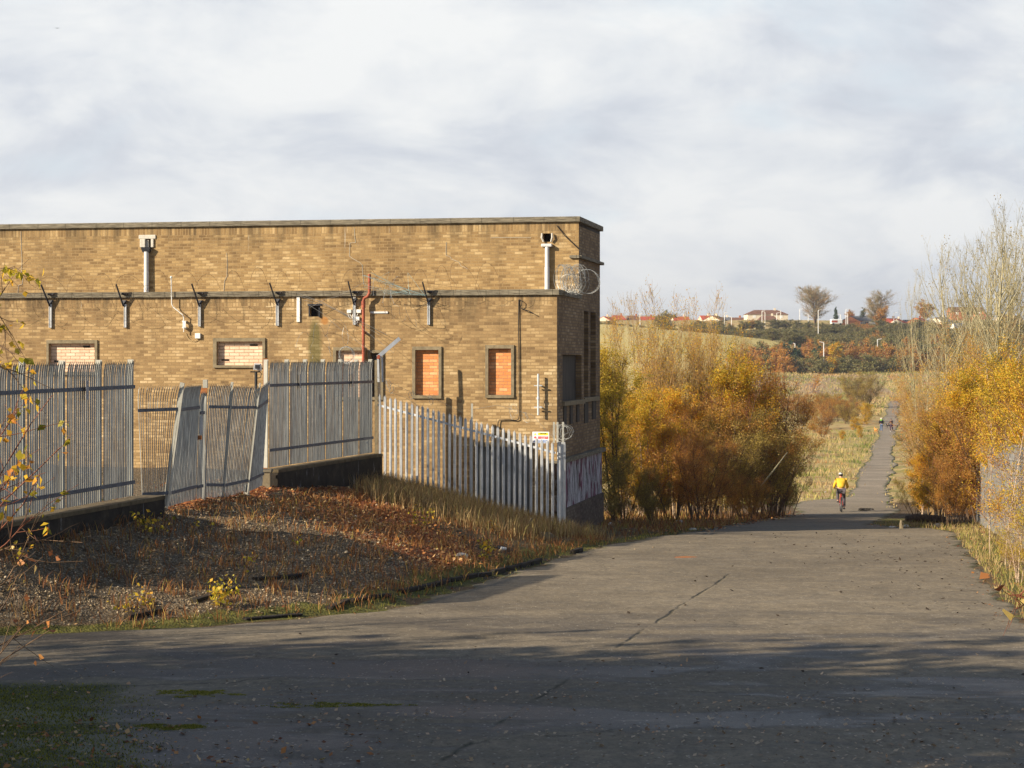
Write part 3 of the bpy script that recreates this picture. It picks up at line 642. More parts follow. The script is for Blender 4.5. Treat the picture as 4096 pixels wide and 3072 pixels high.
x0, z0 = FA(1483, 1246); x1, z1 = FA(1552, 1253); part(MB().box(x0, x1, -.03, -.002, z1, z0), 'cable_trunking', M['greypipe'])
for (q, s_) in (((1390, 1238, 1407, 1252), 0), ((1428, 1238, 1446, 1252), 0), ((1426, 1267, 1440, 1283), 0), ((783, 1333, 804, 1354), 1)):
    x0, z0 = FA(q[0], q[1]); x1, z1 = FA(q[2], q[3]); part(MB().box(x0, x1, -.07, -.0, z1, z0), 'junction_box', M['whiteplastic'], bevel=.008)
def wpath(pts, y=-.03): return [(FA(p[0], p[1])[0], y if len(p) < 3 else p[2], FA(p[0], p[1])[1]) for p in pts]
part(MB().tube(wpath([(1394, 1252), (1395, 1264), (1402, 1272), (1410, 1273), (1416, 1262), (1417, 1180)]), .011, 5).tube(wpath([(1401, 1252), (1403, 1262), (1408, 1267), (1413, 1258)]), .011, 5).tube(wpath([(1434, 1252), (1428, 1264), (1422, 1272), (1422, 1180)]), .011, 5).tube(wpath([(1432, 1283), (1430, 1292), (1423, 1297)]), .011, 5), 'cable', M['whiteplastic'])
part(MB().tube(wpath([(742, 1330), (745, 1338), (752, 1352), (765, 1363), (778, 1366), (790, 1360), (795, 1352)]), .008, 5), 'cable', simple('tan_cable', (.5, .38, .2), .7))
part(MB().tube(wpath([(692, 1112, -.14), (694, 1218, -.14), (700, 1229, -.14), (738, 1260, -.14), (741, 1270, -.12), (741, 1328, -.12)]), .014, 7).box(FA(735, 1300)[0], FA(748, 1300)[0], -.12, -.002, FA(741, 1288)[1], FA(741, 1283)[1]).box(FA(735, 1300)[0], FA(748, 1300)[0], -.12, -.002, FA(741, 1313)[1], FA(741, 1308)[1]).ball((*wpath([(692, 1110, -.14)])[0],), .036).box(FA(737, 1300)[0], FA(749, 1300)[0], -.13, -.1, FA(741, 1308)[1], FA(741, 1285)[1]), 'aerial_mast', M['whiteplastic'])
# red iron vent pipe with its offset
xr = wpath([(1484, 1097, -.16), (1484, 1172, -.16), (1477, 1186, -.16), (1463, 1194, -.16), (1460, 1206, -.16), (1460, 1460, -.16)])
part(MB().tube(xr, [.042] * 6, 12).tube([xr[4], (xr[4][0], xr[4][1], xr[4][2] - .18)], .056, 12).box(xr[5][0] - .03, xr[5][0] + .03, -.16, 0, zc1b - 1.0, zc1b - .95), 'vent_pipe', M['redpipe'])
# long hanging cable with its loop, broken conduit at the foot
cb_ = [(2076, 1200, -.02), (2075, 1300, -.03), (2077, 1420, -.03), (2078, 1560, -.03), (2078, 1660, -.03), (2076, 1676, -.04), (2066, 1681, -.04), (2040, 1679, -.04), (1998, 1680, -.04), (1994, 1690, -.05), (1993, 1704, -.05)]
part(MB().tube(wpath(cb_), .013, 5).tube(wpath([(2076, 1199, -.03), (2082, 1200, -.05), (2090, 1206, -.08), (2088, 1222, -.08), (2080, 1232, -.06), (2088, 1233, -.06), (2098, 1239, -.08), (2118, 1244, -.09), (2137, 1255, -.10)]), .011, 5).ball(wpath([(1993, 1709, -.05)])[0], (.035, .03, .03)), 'loose_cable', M['blackplastic'])
part(MB().tube([(FA(2228, 902, SB)[0], SB - .03, FA(2228, 902, SB)[1]), (FA(2262, 945, SB)[0], SB - .05, FA(2262, 945, SB)[1]), (FA(2318, 998, SB)[0], SB - .04, FA(2318, 998, SB)[1])], .012, 5), 'loose_cable', M['blackplastic'])
x0, z0 = FA(2157, 1495); _, z1 = FA(2157, 1660); _, z2 = FA(2157, 1542); _, z3 = FA(2157, 1628)
part(MB().tube([(x0, -.15, z0), (x0, -.15, z1)], .028, 10).tube([(x0, -.15, z0 - .62), (x0, -.15, z0 - .68)], .042, 10).box(x0 - .11, x0 + .11, -.17, -.135, z2 - .012, z2 + .012).box(x0 - .11, x0 + .11, -.17, -.135, z3 - .012, z3 + .012).box(x0 + .04, x0 + .06, -.15, 0, z2 - .02, z2 + .02).box(x0 + .04, x0 + .06, -.15, 0, z3 - .02, z3 + .02), 'wall_stanchion', M['galv'])
# efflorescence lines down cracks
def wl(p): return Vector((C1.x + p[0] * ca + p[1] * sa, C1.y - p[0] * sa + p[1] * ca, p[2]))
for pts in ([(84, 925), (86, 1000), (88, 1040), (87, 1080), (91, 1120), (89, 1137), (74, 1142), (72, 1172)], [(1418, 914), (1419, 948), (1423, 970), (1400, 972), (1398, 1025), (1412, 1035), (1440, 1050), (1449, 1060), (1452, 1110), (1454, 1135), (1466, 1136)],
            [(907, 1011), (909, 1050), (908, 1105), (898, 1125), (895, 1168)], [(1785, 968), (1784, 1022), (1800, 1026), (1806, 1036), (1836, 1048), (1843, 1062), (1870, 1075)], [(1962, 952), (1990, 950), (2125, 951)]):
    cr = MB()
    for (p, q) in zip(pts[:-1], pts[1:]):
        u = FA(*p, SB); v = FA(*q, SB); cr.beam((u[0], SB - .0035, u[1]), (v[0], SB - .0035, v[1]), .007, .018, up=(0, 1, 0))
    part(cr, 'crack_filler', M['cement'])

# ------------------------------------------------------------------ razor wire
rw = random.Random(5)
def coil(mb, c0, c1, r, turns, wr, jit=.1, n=18, seg=3, squash=1.0):
    c0 = Vector(c0); c1 = Vector(c1); d = (c1 - c0); ax = d.normalized() if d.length > .01 else Vector((1, 0, 0))
    u = ax.cross(Vector((0, 0, 1))).normalized(); v = Vector((0, 0, 1)); pts = []
    N_ = int(turns * n)
    for i in range(N_ + 1):
        a = 6.2832 * i / n
        if i % n == 0: jr = r * (1 + rw.uniform(-jit, jit)); tilt = rw.uniform(-jit, jit) * 2; off = Vector((rw.uniform(-jit, jit) * r, rw.uniform(-jit, jit) * r, rw.uniform(-jit, jit) * r))
        pts.append(c0 + d * (i / N_) + off + u * math.cos(a) * jr + v * math.sin(a) * jr * squash + ax * math.cos(a + tilt * 3) * jr * tilt)
    mb.tube(pts, wr, seg, cap=False)
    # barbs
    for i in range(0, N_, 2):
        p = pts[i]; q = Vector((rw.uniform(-1, 1), rw.uniform(-1, 1), rw.uniform(-1, 1))).normalized() * .02
        mb.tube([p - q, p + q], wr * 1.1, 3, cap=False)
m = MB()
cc0 = P(2290, 1118, 54.6); cc1 = P(2292, 1118, 54.9)
coil(m, cc0 + Vector((-.32, 0, 0)), cc1 + Vector((.20, 0, 0)), .36, 24, .0045, .12, 20)
coil(m, cc0 + Vector((.38, 0.2, -.02)), cc1 + Vector((.42, .2, -.04)), .33, 3, .0055, .05, 20)
coil(m, cc0 + Vector((-.1, 0, -.1)), cc1 + Vector((.05, 0, -.1)), .24, 8, .0045, .15, 20)
tag(m.build('razor_wire_coil', M['wire']), 'big bunched silver razor wire coil on the lower roof corner', 'razor wire')
m = MB(); x = -15.8
L0 = lambda x, y, z: wl((x, y, z))
coil(m, L0(-16.5, -.30, zc1t - .05), L0(-8.2, -.30, zc1t - .02), .50, 11, .0035, .16, 18)
coil(m, L0(-8.2, -.30, zc1t + .1), L0(-1.4, -.2, zc1t + .22), .42, 11, .0035, .22, 18)
for (za, ya) in ((.0, 0.0), (-.12, .08), (-.24, .15)):
    pr_ = None; pts = []
    for tpt in tips: pts.append(wl((tpt.x + .02, tpt.y + ya, tpt.z + za)))
    pts = [pts[0] + (pts[0] - pts[1]) * 1.2] + pts + [pts[-1] + Vector((1.9, .1, -.2))]
    fine = []
    for p, q in zip(pts[:-1], pts[1:]):
        for k in range(8): s_ = k / 8; fine.append(p.lerp(q, s_) - Vector((0, 0, .16 * s_ * (1 - s_))))
    m.tube(fine, .003, 3, cap=False)
tag(m.build('rusty_razor_wire', M['rustwire']), 'rusty thin razor wire strung loosely along the lower coping', 'razor wire')
m = MB()
coil(m, L0(-4.9, -.35, zc1t - .25), L0(-3.9, -.4, zc1t - .32), .52, 4, .004, .25, 18)
coil(m, L0(-6.9, -.35, .4), L0(-5.6, -.4, .9), .42, 3, .004, .3, 18)
for k in range(9):
    p = L0(-7.1 + k * .05, -.25, zc1t - .05 - .05 * k); q = L0(-4.35 - .1 * k, -.4 + .02 * k, .25 + .12 * k * (k % 3)); mm = p.lerp(q, .5) + Vector((0, 0, rw.uniform(-.1, .25)))
    if k % 2 == 0: m.tube([p, p.lerp(mm, .5) + Vector((0, 0, .06)), mm, q], .0045, 3, cap=False)
tag(m.build('fallen_razor_wire', M['wire']), 'tangled silver razor wire sagging from the coping beside the red pipe', 'razor wire')
m = MB()
for _ in range(7):
    a = L0(-3.95, -.36, 1.85); q = [(a + Vector((rw.uniform(-1.5, .6), rw.uniform(-.1, .1), rw.uniform(-.2, .75) if k % 2 else rw.uniform(-.1, .2)))) for k in range(3)]
    m.tube([a] + q + [a + Vector((.05, 0, -.05))], .005, 3, cap=False)
tag(m.build('blue_twine', M['bluewire']), 'frayed pale blue twine knotted round the last wall bracket', 'twine')
m = MB(); cc = P(1380, 1418, 44.8)
coil(m, cc, cc + Vector((.05, .12, 0)), .17, 5, .0035, .15, 18)
tag(m.build('razor_wire_coil', M['wire']), 'small razor wire coil above the spikes in front of the red pipe', 'razor wire')
m = MB(); cc = P(2240, 1730, 52.2)
coil(m, cc + Vector((-.1, 0, 0)), cc + Vector((.12, .2, 0)), .20, 5, .004, .15, 18); coil(m, cc + Vector((.16, .1, 0)), cc + Vector((.18, .2, 0)), .18, 1.6, .004, .1, 18)
tag(m.build('razor_wire_coil', M['wire']), 'small razor wire coil caught on the tall corner stakes of the white fence', 'razor wire')
m = MB()
for (pts) in ([(1498, 1505, 52.9), (1560, 1530, 53), (1660, 1575, 53.2), (1750, 1600, 53.2), (1850, 1650, 53.2)], [(1498, 1545, 52.9), (1555, 1566, 53), (1620, 1590, 53.2), (1700, 1640, 53.3)], [(1880, 1640, 53.3), (1990, 1620, 53.4), (2060, 1640, 53.2), (2130, 1660, 53), (2205, 1745, 52.9)]):
    m.tube([P(*p) for p in pts], .004, 3, cap=False)
for (x, y, r) in ((1548, 1540, .13), (1560, 1555, .1), (1640, 1580, .1), (2040, 1650, .2), (2100, 1668, .15), (1720, 1600, .12)):
    c = P(x, y, 53.1); coil(m, c, c + Vector((.1, .05, 0)), r, 1.7, .004, .2, 14)
tag(m.build('loose_barbed_wire', M['wire']), 'loose barbed wire sagging along the top of the white fence', 'barbed wire')

# ------------------------------------------------------------------ palisade fences
def bay(mb, BL, BR, TL, TR, n, wfr=.68, curve=(0, 0, 0), depth=.014, jitter=.0, rnd=None, skip=()):
    """n pales between two edges; each is a folded strip with a pointed head"""
    BL, BR, TL, TR = map(Vector, (BL, BR, TL, TR)); cv = Vector(curve); u = (BR - BL); nrm = Vector((u.y, -u.x, 0)).normalized()
    w = u.length / n * wfr
    for i in range(n):
        if i in skip: continue
        s_ = (i + .5) / n; b = BL.lerp(BR, s_); tpt = TL.lerp(TR, s_)
        if rnd: tpt = tpt + u.normalized() * rnd.uniform(-jitter, jitter); b = b + u.normalized() * rnd.uniform(-jitter, jitter) * .3
        ud = u.normalized(); up = (tpt - b); H = up.length; up.normalize()
        prof = [(-.5, 0), (-.22, -depth), (0, -depth * .35), (.22, -depth), (.5, 0)]
        vs = []
        rows_ = [(0, 1.0), (H - .30, 1.0), (H - .18, 1.0), (H - .085, .98)]
        for (h, k) in rows_:
            c = max(0, (h - (H - .34)) / .34)
            for (a, d) in prof: vs.append(b + up * h + ud * (a * w * k) + nrm * (-d) + cv * c * c)
            for (a, d) in reversed(prof): vs.append(b + up * h + ud * (a * w * k) + nrm * (-d - .0035) * 1 - nrm * 0 + nrm * 0 + cv * c * c - nrm * .0)
        # close the head: three points
        nv = 10; fs = []
        for r in range(3):
            for k in range(nv):
                k2 = (k + 1) % nv; fs.append((r * nv + k, r * nv + k2, (r + 1) * nv + k2, (r + 1) * nv + k))
        base = 3 * nv
        for (k0, k1, hh) in ((0, 1, .035), (1, 3, .0), (3, 4, .035)):
            tip = b + up * (H - hh) + ud * ((prof[k0][0] + prof[k1][0]) / 2 * w) + nrm * .005 + cv
            ti = len(vs); vs.append(tip)
            for k in range(k0, k1): fs.append((base + k, base + k + 1, ti)); fs.append((base + 9 - k - 1, base + 9 - k, ti))
        mb.add(vs, fs)
    return mb
def rail(mb, p0, p1, w=.05, back=.035):
    p0 = Vector(p0); p1 = Vector(p1); u = (p1 - p0); nrm = Vector((u.y, -u.x, 0)).normalized()
    return mb.beam(p0 - nrm * back, p1 - nrm * back, .012, w)
def line_at(sx, A, B):
    """where the sight line of photograph column sx meets the ground line A-B"""
    k = (sx - CX) / F; t_ = (k * A[1] - A[0]) / ((B[0] - A[0]) - k * (B[1] - A[1])); return (A[0] + t_ * (B[0] - A[0]), A[1] + t_ * (B[1] - A[1]))
def fence_run(name, label, A, B, cols, zt, zb, n, mat, postmat, railf=(.10, .86), curve=(0, 0, 0), wfr=.68, postw=.05, seed=1, posts=None, railw=.065, group=None, railmat=None, extra=0.0):
    """zt, zb: functions of photograph column -> photograph row of top / bottom"""
    root_xy = line_at(cols[0], A, B); zz0 = (HY - zb(cols[0])) / F * root_xy[1]
    root = empty(name, (root_xy[0], root_xy[1], zz0), 0, label, 'fence', group); off = Vector((root_xy[0], root_xy[1], zz0)); rnd = random.Random(seed)
    pts = []
    for c in cols:
        x, y = line_at(c, A, B); pts.append((Vector((x, y, (HY - zb(c)) / F * y)) - off, Vector((x, y, (HY - zt(c)) / F * y)) - off))
    for i in range(len(pts) - 1):
        (b0, t0), (b1, t1) = pts[i], pts[i + 1]; g = .04
        m = bay(MB(), b0.lerp(b1, g), b1.lerp(b0, g * .6), t0.lerp(t1, g), t1.lerp(t0, g * .6), n, wfr, curve, .006, rnd=rnd, jitter=.010)
        m.build('pale_panel', mat, root)
        for f in railf:
            rail(MB(), b0.lerp(t0, f), b1.lerp(t1, f), railw, back=-.022).build('rail', M['railsteel'], root)
    for i, (b, tp) in enumerate(pts):
        if posts and not posts[i]: continue
        u = (pts[-1][0] - pts[0][0]).normalized(); nrm = Vector((u.y, -u.x, 0)).normalized(); hgt = (tp - b)
        m = MB(); c = b - nrm * .06; e = tp - nrm * .06 + Vector((0, 0, .0)); c = c - Vector((0, 0, extra))
        for dz in (-.5, .5): m.beam(c + u * dz * postw, e + u * dz * postw, .006, .09, up=nrm)
        m.beam(c, e, postw, .007, up=nrm); m.build('post', postmat, root)
    return root
bow = (.05, -.045, 0)
LA, LB = (-7.56, 31.8), (-6.67, 36.0)
lerpf = lambda x0, y0, x1, y1: (lambda x: y0 + (y1 - y0) * (x - x0) / (x1 - x0))
fence_run('palisade_fence', 'tall grey security fence with bowed spikes on the low stone wall behind birch twigs', LA, LB, [-66, 102, 261, 408, 535], lerpf(102, 1444, 535, 1438), lerpf(102, 2061, 535, 1982), 17, M['galvdark'], M['whitepost'], railf=(.10, .80), curve=bow, wfr=.76)
RA, RB = (-5.40, 45.3), (-3.59, 52.7)
fence_run('palisade_fence', 'close-set dark grey security fence of six bays on the brick wall, right of the gates', RA, RB, [1074, 1157, 1230, 1301, 1370, 1435, 1490], lerpf(1074, 1438, 1490, 1437), lerpf(1074, 1871, 1490, 1810), 17, M['galvdark'], M['whitepost'], railf=(.16, .76), curve=(.05, -.05, 0), wfr=.80, seed=4)
# the gates between them: bent leaves
gt = empty('palisade_gates', tuple(P(569, 2031, 37.2)), 0, 'pair of buckled grey palisade gates hanging between the two tall fences', 'gate'); go = P(569, 2031, 37.2)
GP = [((545, 1539, 37.2), (723, 1532, 37.5), (569, 2031, 37.2), (666, 2026, 37.5), 17, .50), ((736, 1536, 37.9), (800, 1531, 39.6), (672, 2026, 37.55), (783, 1996, 39.6), 17, .72), ((800, 1560, 39.6), (816, 1560, 39.95), (785, 1996, 39.6), (808, 1990, 39.95), 4, .7),
      ((835, 1531, 40.1), (925, 1531, 41.0), (818, 1989, 40.1), (890, 1991, 41.0), 13, .70), ((930, 1534, 41.0), (1039, 1539, 42.3), (893, 1991, 41.0), (990, 1967, 42.3), 17, .72), ((1042, 1539, 42.3), (1074, 1514, 44.9), (992, 1967, 42.3), (1049, 1942, 44.0), 15, .74)]
rg = random.Random(9)
for k, (TL, TR, BL, BR_, n, wf) in enumerate(GP):
    TL, TR, BL, BR_ = [P(*q) - go for q in (TL, TR, BL, BR_)]
    bay(MB(), BL, BR_, TL, TR, n, wf, (.05, -.04, 0), .008, rnd=rg, jitter=.012).build('pale_panel', M['galvdark'], gt)
    for f in (.11, .79): rail(MB(), BL.lerp(TL, f), BR_.lerp(TR, f), .06, -.022).build('rail', M['railsteel'], gt)
for (tx, ty, bx, by, D0, w) in ((727, 1530, 655, 2032, 37.5, .05), (735, 1532, 668, 2030, 37.5, .03), (929, 1528, 892, 2000, 41.0, .05), (1040, 1532, 990, 1975, 42.2, .03)):
    MB().beam(P(tx, ty, D0) - go, P(bx, by, D0) - go, w, .05, up=(0, 1, 0)).build('leaning_post', M['whitepost'], gt)
for (bx, by) in ((661, 2025), (888, 1990), (988, 1958)):
    q = P(bx, by, 0.1 + (37.6 if bx < 700 else 41.0 if bx < 900 else 42.2)) - go; MB().box(q.x - .06, q.x + .05, q.y - .1, q.y + .02, q.z - .22, q.z + .1).build('gusset', M['whitepost'], gt)
m = MB(); q0 = P(820, 1540, 40.0) - go; q1 = P(815, 1998, 40.0) - go
m.beam(q1, q0, .075, .075, up=(0, 1, 0)); m.build('gate_post', M['galvdark'], gt)
q = P(821, 1535, 39.95) - go; MB().box(q.x - .04, q.x + .045, q.y - .05, q.y + .05, q.z - .08, q.z + .08).build('post_cap', M['whitepost'], gt)
q = P(817, 1560, 39.95) - go; MB().box(q.x - .07, q.x + .06, q.y - .05, q.y + .0, q.z - .07, q.z + .04).build('hinge_box', M['rust'], gt)
q = P(806, 1690, 39.6) - go; MB().box(q.x - .03, q.x + .02, q.y - .05, q.y + .0, q.z - .22, q.z + .13).build('lock_plate', M['galv'], gt)
q = P(800, 1750, 39.6) - go; MB().box(q.x - .04, q.x + .04, q.y - .06, q.y + .0, q.z - .04, q.z + .04).build('padlock', M['rust'], gt)
for (x, y, D, lab) in ((335, 1560, 33.9, 'small worn grey notice plate on the tall left fence'), (1190, 1525, 47.2, 'small pale strip plate on the second bay of the close-set fence'), (1401, 1520, 50.9, 'small pale strip plate on the fifth bay of the close-set fence')):
    q = P(x, y, D) + Vector((.06, 0, 0)); tag(MB().box(-.0, .004, -.12, .12, -.16, .16).build('notice_plate', simple('faded_plate', (.33, .34, .36), .6)), lab, 'sign', 'plates on the grey fences').location = q
for (y) in (1506, 1771):
    q = P(1467, y, 52.2); tag(MB().box(-.025, .025, -.01, .01, -.022, .022).build('white_bracket', M['whiteplastic']), ('upper' if y < 1600 else 'lower') + ' small white bracket at the far end of the close-set fence', 'bracket').location = q
# walls under the tall fences
M['wallcoping'] = simple('weathered_wall_coping', (.11, .085, .05), .95, 0, .45, 6, .6)
def wall_strip(name, label, A, B, topz, thick, zbot, mat, out_=.22, ext0=0, ext1=0):
    A3 = Vector((A[0], A[1], 0)); B3 = Vector((B[0], B[1], 0)); u = (B3 - A3).normalized(); n_ = Vector((u.y, -u.x, 0)); A3 -= u * ext0; B3 += u * ext1; m = MB()
    ns = 10; ln = (B3 - A3).length; root = empty(name, (A3.x, A3.y, topz[0]), math.atan2(u.y, u.x), label, 'wall')
    def tz(s_): return topz[0] + (topz[1] - topz[0]) * s_ - topz[0]
    vs = []; fs = []
    for i in range(ns + 1):
        s_ = i / ns; x = ln * s_; z = tz(s_); vs += [(x, -out_, zbot - topz[0]), (x, -out_, z - .07), (x, thick - out_, z - .07), (x, thick - out_, zbot - topz[0])]
    for i in range(ns):
        for k in range(4): fs.append((i * 4 + k, i * 4 + (k + 1) % 4, i * 4 + 4 + (k + 1) % 4, i * 4 + 4 + k))
    fs += [(3, 2, 1, 0), (ns * 4, ns * 4 + 1, ns * 4 + 2, ns * 4 + 3)]
    MB().add(vs, [f[::-1] for f in fs]).build('wall_body', mat, root)
    c = MB(); c.beam((0, thick / 2 - out_, tz(0) - .035), (ln, thick / 2 - out_, tz(1) - .035), thick + .03, .07); c.build('coping', M['wallcoping'], root, bevel=.008)
    return root
t = NT('dark_stone'); o = t.coord(); n = t.noise(o, 2.5, 6, .7); lm = t.ramp(t.noise(t.map(o, (3, 3, .8)), 1.5, 5, .7), [(.60, 0), (.66, 1)])
zmask = t.ramp(t.sep(o)[2], [(0, 1), (1, 1)])
t.col(t.mix(t.math('MULTIPLY', lm, .35), t.ramp(n, [(.3, (.012, .010, .008)), (.55, (.032, .026, .02)), (.8, (.085, .065, .045))]), (.42, .42, .44))).rough(.95); t.bump(n, .8, .04); M['darkstone'] = t.m  # near-black mottled stone with pale stains
wall_strip('retaining_wall', 'low dark stone wall under the tall left fence', (-7.85, 30.6), (-6.67, 36.0), (-2.42, -2.40), .42, -3.6, M['darkstone'], ext0=.3, ext1=.9)
wall_strip('retaining_wall', 'dark brick wall with lime stains under the close-set fence', RA, RB, (-2.38, -2.36), .36, -4.2, M['darkstone'], ext1=.1)
q = P(1067, 1932, 45.0); pl = empty('brick_pier', (q.x, q.y, -3.2), 0, 'short crumbling brick pier at the end of the brick wall by the gates', 'pier')
MB().box(-.10, .11, -.2, .1, .0, .78).build('pier_body', M['stone'], pl, bevel=.02); MB().box(-.12, .13, -.22, .12, .78, .85).build('cap', M['coping'], pl, bevel=.01)
# white palisade fence parallel with the building front
WA, WB = (-3.53, 53.6), (1.14, 52.6)
wf = empty('palisade_fence', (WA[0], WA[1], -3.2), 0, 'pale galvanised palisade fence stepping down the slope in front of the building', 'fence'); wo = Vector((WA[0], WA[1], -3.2))
BLp = P(1509, 1952, 53.6) - wo; BRp = P(2222, 2148, 52.6) - wo; TLp = P(1509, 1570, 53.6) - wo; TRp = P(2222, 1766, 52.6) - wo
rb = random.Random(3)
for i in range(33):
    s_ = (i + .5) / 33; m = MB(); b = BLp.lerp(BRp, s_); tpt = TLp.lerp(TRp, s_) + Vector((rb.uniform(-.01, .01), 0, rb.uniform(-.015, .015))); u = (BRp - BLp).normalized() * .075
    bay(m, b - u, b + u, tpt - u, tpt + u, 1, .50, (0, 0, 0), .02).build('pale', M['galv'], wf)
for f0, f1 in (((1509, 1618), (2222, 1812)), ((1509, 1905), (2222, 2112))):
    p0 = P(f0[0] - 6, f0[1], 53.6) - wo; p1 = P(f1[0], f1[1], 52.6) - wo; rail(MB(), p0, p1, .055, .02).build('rail', M['galv'], wf)
for (sx, ty, by, D) in ((1478, 1485, 1812, 52.9),): MB().beam(P(sx, by, D) - wo, P(sx, ty, D) - wo, .055, .05, up=(0, 1, 0)).build('end_post', M['whitepost'], wf)
MB().beam(P(1888, 2120, 53.3) - wo, P(1888, 1614, 53.3) - wo, .05, .05, up=(0, 1, 0)).build('tall_post', M['whitepost'], wf)
# corner return towards the building
for k, (sx, D) in enumerate(((2236, 52.7), (2249, 53.3), (2257, 53.8))):
    b = P(sx, 2140, D) - wo; tp_ = P(sx, 1768, D) - wo; m = MB(); m.beam(b, tp_, .05 if k else .07, .06, up=(0, 1, 0)); m.build('corner_post', M['galv'], wf)
for (sx, D) in ((2216, 52.6), (2230, 52.8), (2252, 53.4)):
    m = MB(); m.beam(P(sx, 1772, D) - wo, P(sx, 1688, D) - wo, .05, .05, up=(0, 1, 0)); m.build('tall_post', M['whitepost'], wf)
bay(MB(), P(2228, 2146, 52.6) - wo, P(2262, 2135, 54.0) - wo, P(2228, 1772, 52.6) - wo, P(2262, 1768, 54.0) - wo, 7, .45, (0, 0, 0), .02).build('pale_panel', M['galv'], wf)
for yy in (1814, 1832, 2108): MB().beam(P(2230, yy, 52.55) - wo, P(2260, yy - 2, 53.9) - wo, .02, .06).build('rail', M['galv'], wf)
# warning sign wired to the back of the spikes
sg = empty('warning_sign', tuple(P(2163, 1750, 52.95)), -R(11), 'white warning board with yellow, red and blue panels behind the last fence spikes', 'sign')
def smat(n, c): return simple(n, c, .5, 0, .03, 5)
sW, sH = 68 / F * 52.95, 46 / F * 52.95
MB().box(-sW / 2, sW / 2, .0, .008, -sH / 2, sH / 2).build('board', smat('sign_white', (.85, .85, .86)), sg, bevel=.004)
for (nm, x0, x1, z0, z1, c) in (('yellow_panel', -.16, .44, .20, .42, (.85, .72, .06)), ('red_panel', -.16, .44, -.11, .11, (.62, .05, .07)), ('blue_panel', -.16, .44, -.43, -.20, (.03, .16, .50))):
    MB().box(x0 * sW, x1 * sW, -.004, .0, z0 * sH, z1 * sH).build(nm, smat('sign_' + nm, c), sg)
def text(body, size, x, z, mat, parent, y=-.006):
    cu = bpy.data.curves.new('lettering', 'FONT'); cu.body = body; cu.size = size; cu.align_x = 'CENTER'; cu.align_y = 'CENTER'; cu.extrude = .0012; cu.offset = size * .02; cu.materials.append(mat)
    t_ = bpy.data.objects.new('lettering_source', cu); me = bpy.data.meshes.new_from_object(t_); bpy.data.objects.remove(t_); bpy.data.curves.remove(cu)
    o = bpy.data.objects.new('lettering', me); col.objects.link(o); o.parent = parent; o.location = (x, y, z); o.rotation_euler = (R(90), 0, 0); return o
tw = smat('sign_text_white', (.85, .85, .85)); tb = smat('sign_text_black', (.02, .02, .02))
text('DANGER', .045, .14 * sW, .34 * sH, tb, sg); text('NO UNAUTHORISED', .026, .14 * sW, .055 * sH, tw, sg); text('ACCESS', .030, .14 * sW, -.055 * sH, tw, sg); text('KEEP OUT', .062, .14 * sW, -.315 * sH, tw, sg)
MB().add([(-.40 * sW, -.003, .20 * sH), (-.26 * sW, -.003, .20 * sH), (-.33 * sW, -.003, .40 * sH)], [(0, 1, 2)]).build('hazard_triangle', smat('sign_tri', (.85, .72, .06)), sg)
MB().tube([(-.33 * sW, -.004, 0), (-.33 * sW, -.0, 0)], .03, 16).build('prohibition_disc', smat('sign_disc', (.62, .05, .07)), sg)
MB().tube([(-.33 * sW, -.004, -.31 * sH), (-.33 * sW, -.0, -.31 * sH)], .03, 16).build('mandatory_disc', smat('sign_disc2', (.03, .16, .50)), sg)
# cranked arm on the end post of the close-set fence
ar = empty('wire_arm', tuple(P(1514, 1521, 53.4)), 0, 'pale cranked steel arm leaning right above the end of the close-set fence', 'fence arm'); ao = P(1514, 1521, 53.4)
b0 = P(1514, 1528, 53.4) - ao; b1 = P(1512, 1428, 53.4) - ao; b2 = P(1598, 1354, 53.7) - ao
MB().beam(b0, b1, .055, .05, up=(0, 1, 0)).beam(b0 + Vector((.1, .1, 0)), b1 + Vector((.1, .1, 0)), .05, .05, up=(0, 1, 0)).build('arm_post', M['galv'], ar)
MB().beam(b1, b2, .10, .05, up=(0, 1, 0)).build('arm', M['galv'], ar)
MB().beam(b1 + Vector((0, -.03, -.05)), b1 + Vector((.03, -.03, .05)), .07, .01, up=(0, 1, 0)).build('red_tape', M['redpipe'], ar)
MB().beam(P(1505, 1990, 53.6) - ao, P(1505, 1440, 53.6) - ao, .08, .08, up=(0, 1, 0)).build('end_stanchion', M['stone'], ar)
rp = empty('rusty_post', tuple(P(1061, 1960, 46.4)), 0, 'orange rusty steel post standing between the gates and the close-set fence', 'post')
MB().box(-.047, .047, -.04, .04, 0, (1960 - 1435) / F * 46.4).build('post', M['rust'], rp); MB().box(-.047, .047, -.05, .05, (1960 - 1435) / F * 46.4, (1960 - 1435) / F * 46.4 + .01).build('cap_plate', M['rust'], rp)
# floodlight on its pole behind the gate
fl = empty('floodlight', tuple(P(1024, 1900, 48)), 0, 'grey floodlight on a short black pole seen over the gate spikes', 'floodlight'); fo = P(1024, 1900, 48)
MB().tube([P(1024, 1900, 48) - fo, P(1024, 1486, 48) - fo], .035, 8).build('pole', M['blackplastic'], fl)
MB().box(-.13, .10, -.03, .03, (P(1024, 1490, 48) - fo).z, (P(1024, 1485, 48) - fo).z).build('crossbar', M['blackplastic'], fl)
q = P(1031, 1468, 48) - fo; MB().add([(q.x - .10, q.y - .06, q.z - .07), (q.x + .08, q.y - .06, q.z - .09), (q.x + .09, q.y + .08, q.z - .09), (q.x - .10, q.y + .08, q.z - .07), (q.x - .07, q.y - .10, q.z + .08), (q.x + .07, q.y - .10, q.z + .07), (q.x + .08, q.y + .06, q.z + .08), (q.x - .07, q.y + .06, q.z + .09)], [(0, 3, 2, 1), (4, 5, 6, 7), (0, 1, 5, 4), (1, 2, 6, 5), (2, 3, 7, 6), (3, 0, 4, 7)]).build('lamp_housing', M['galv'], fl, bevel=.01)
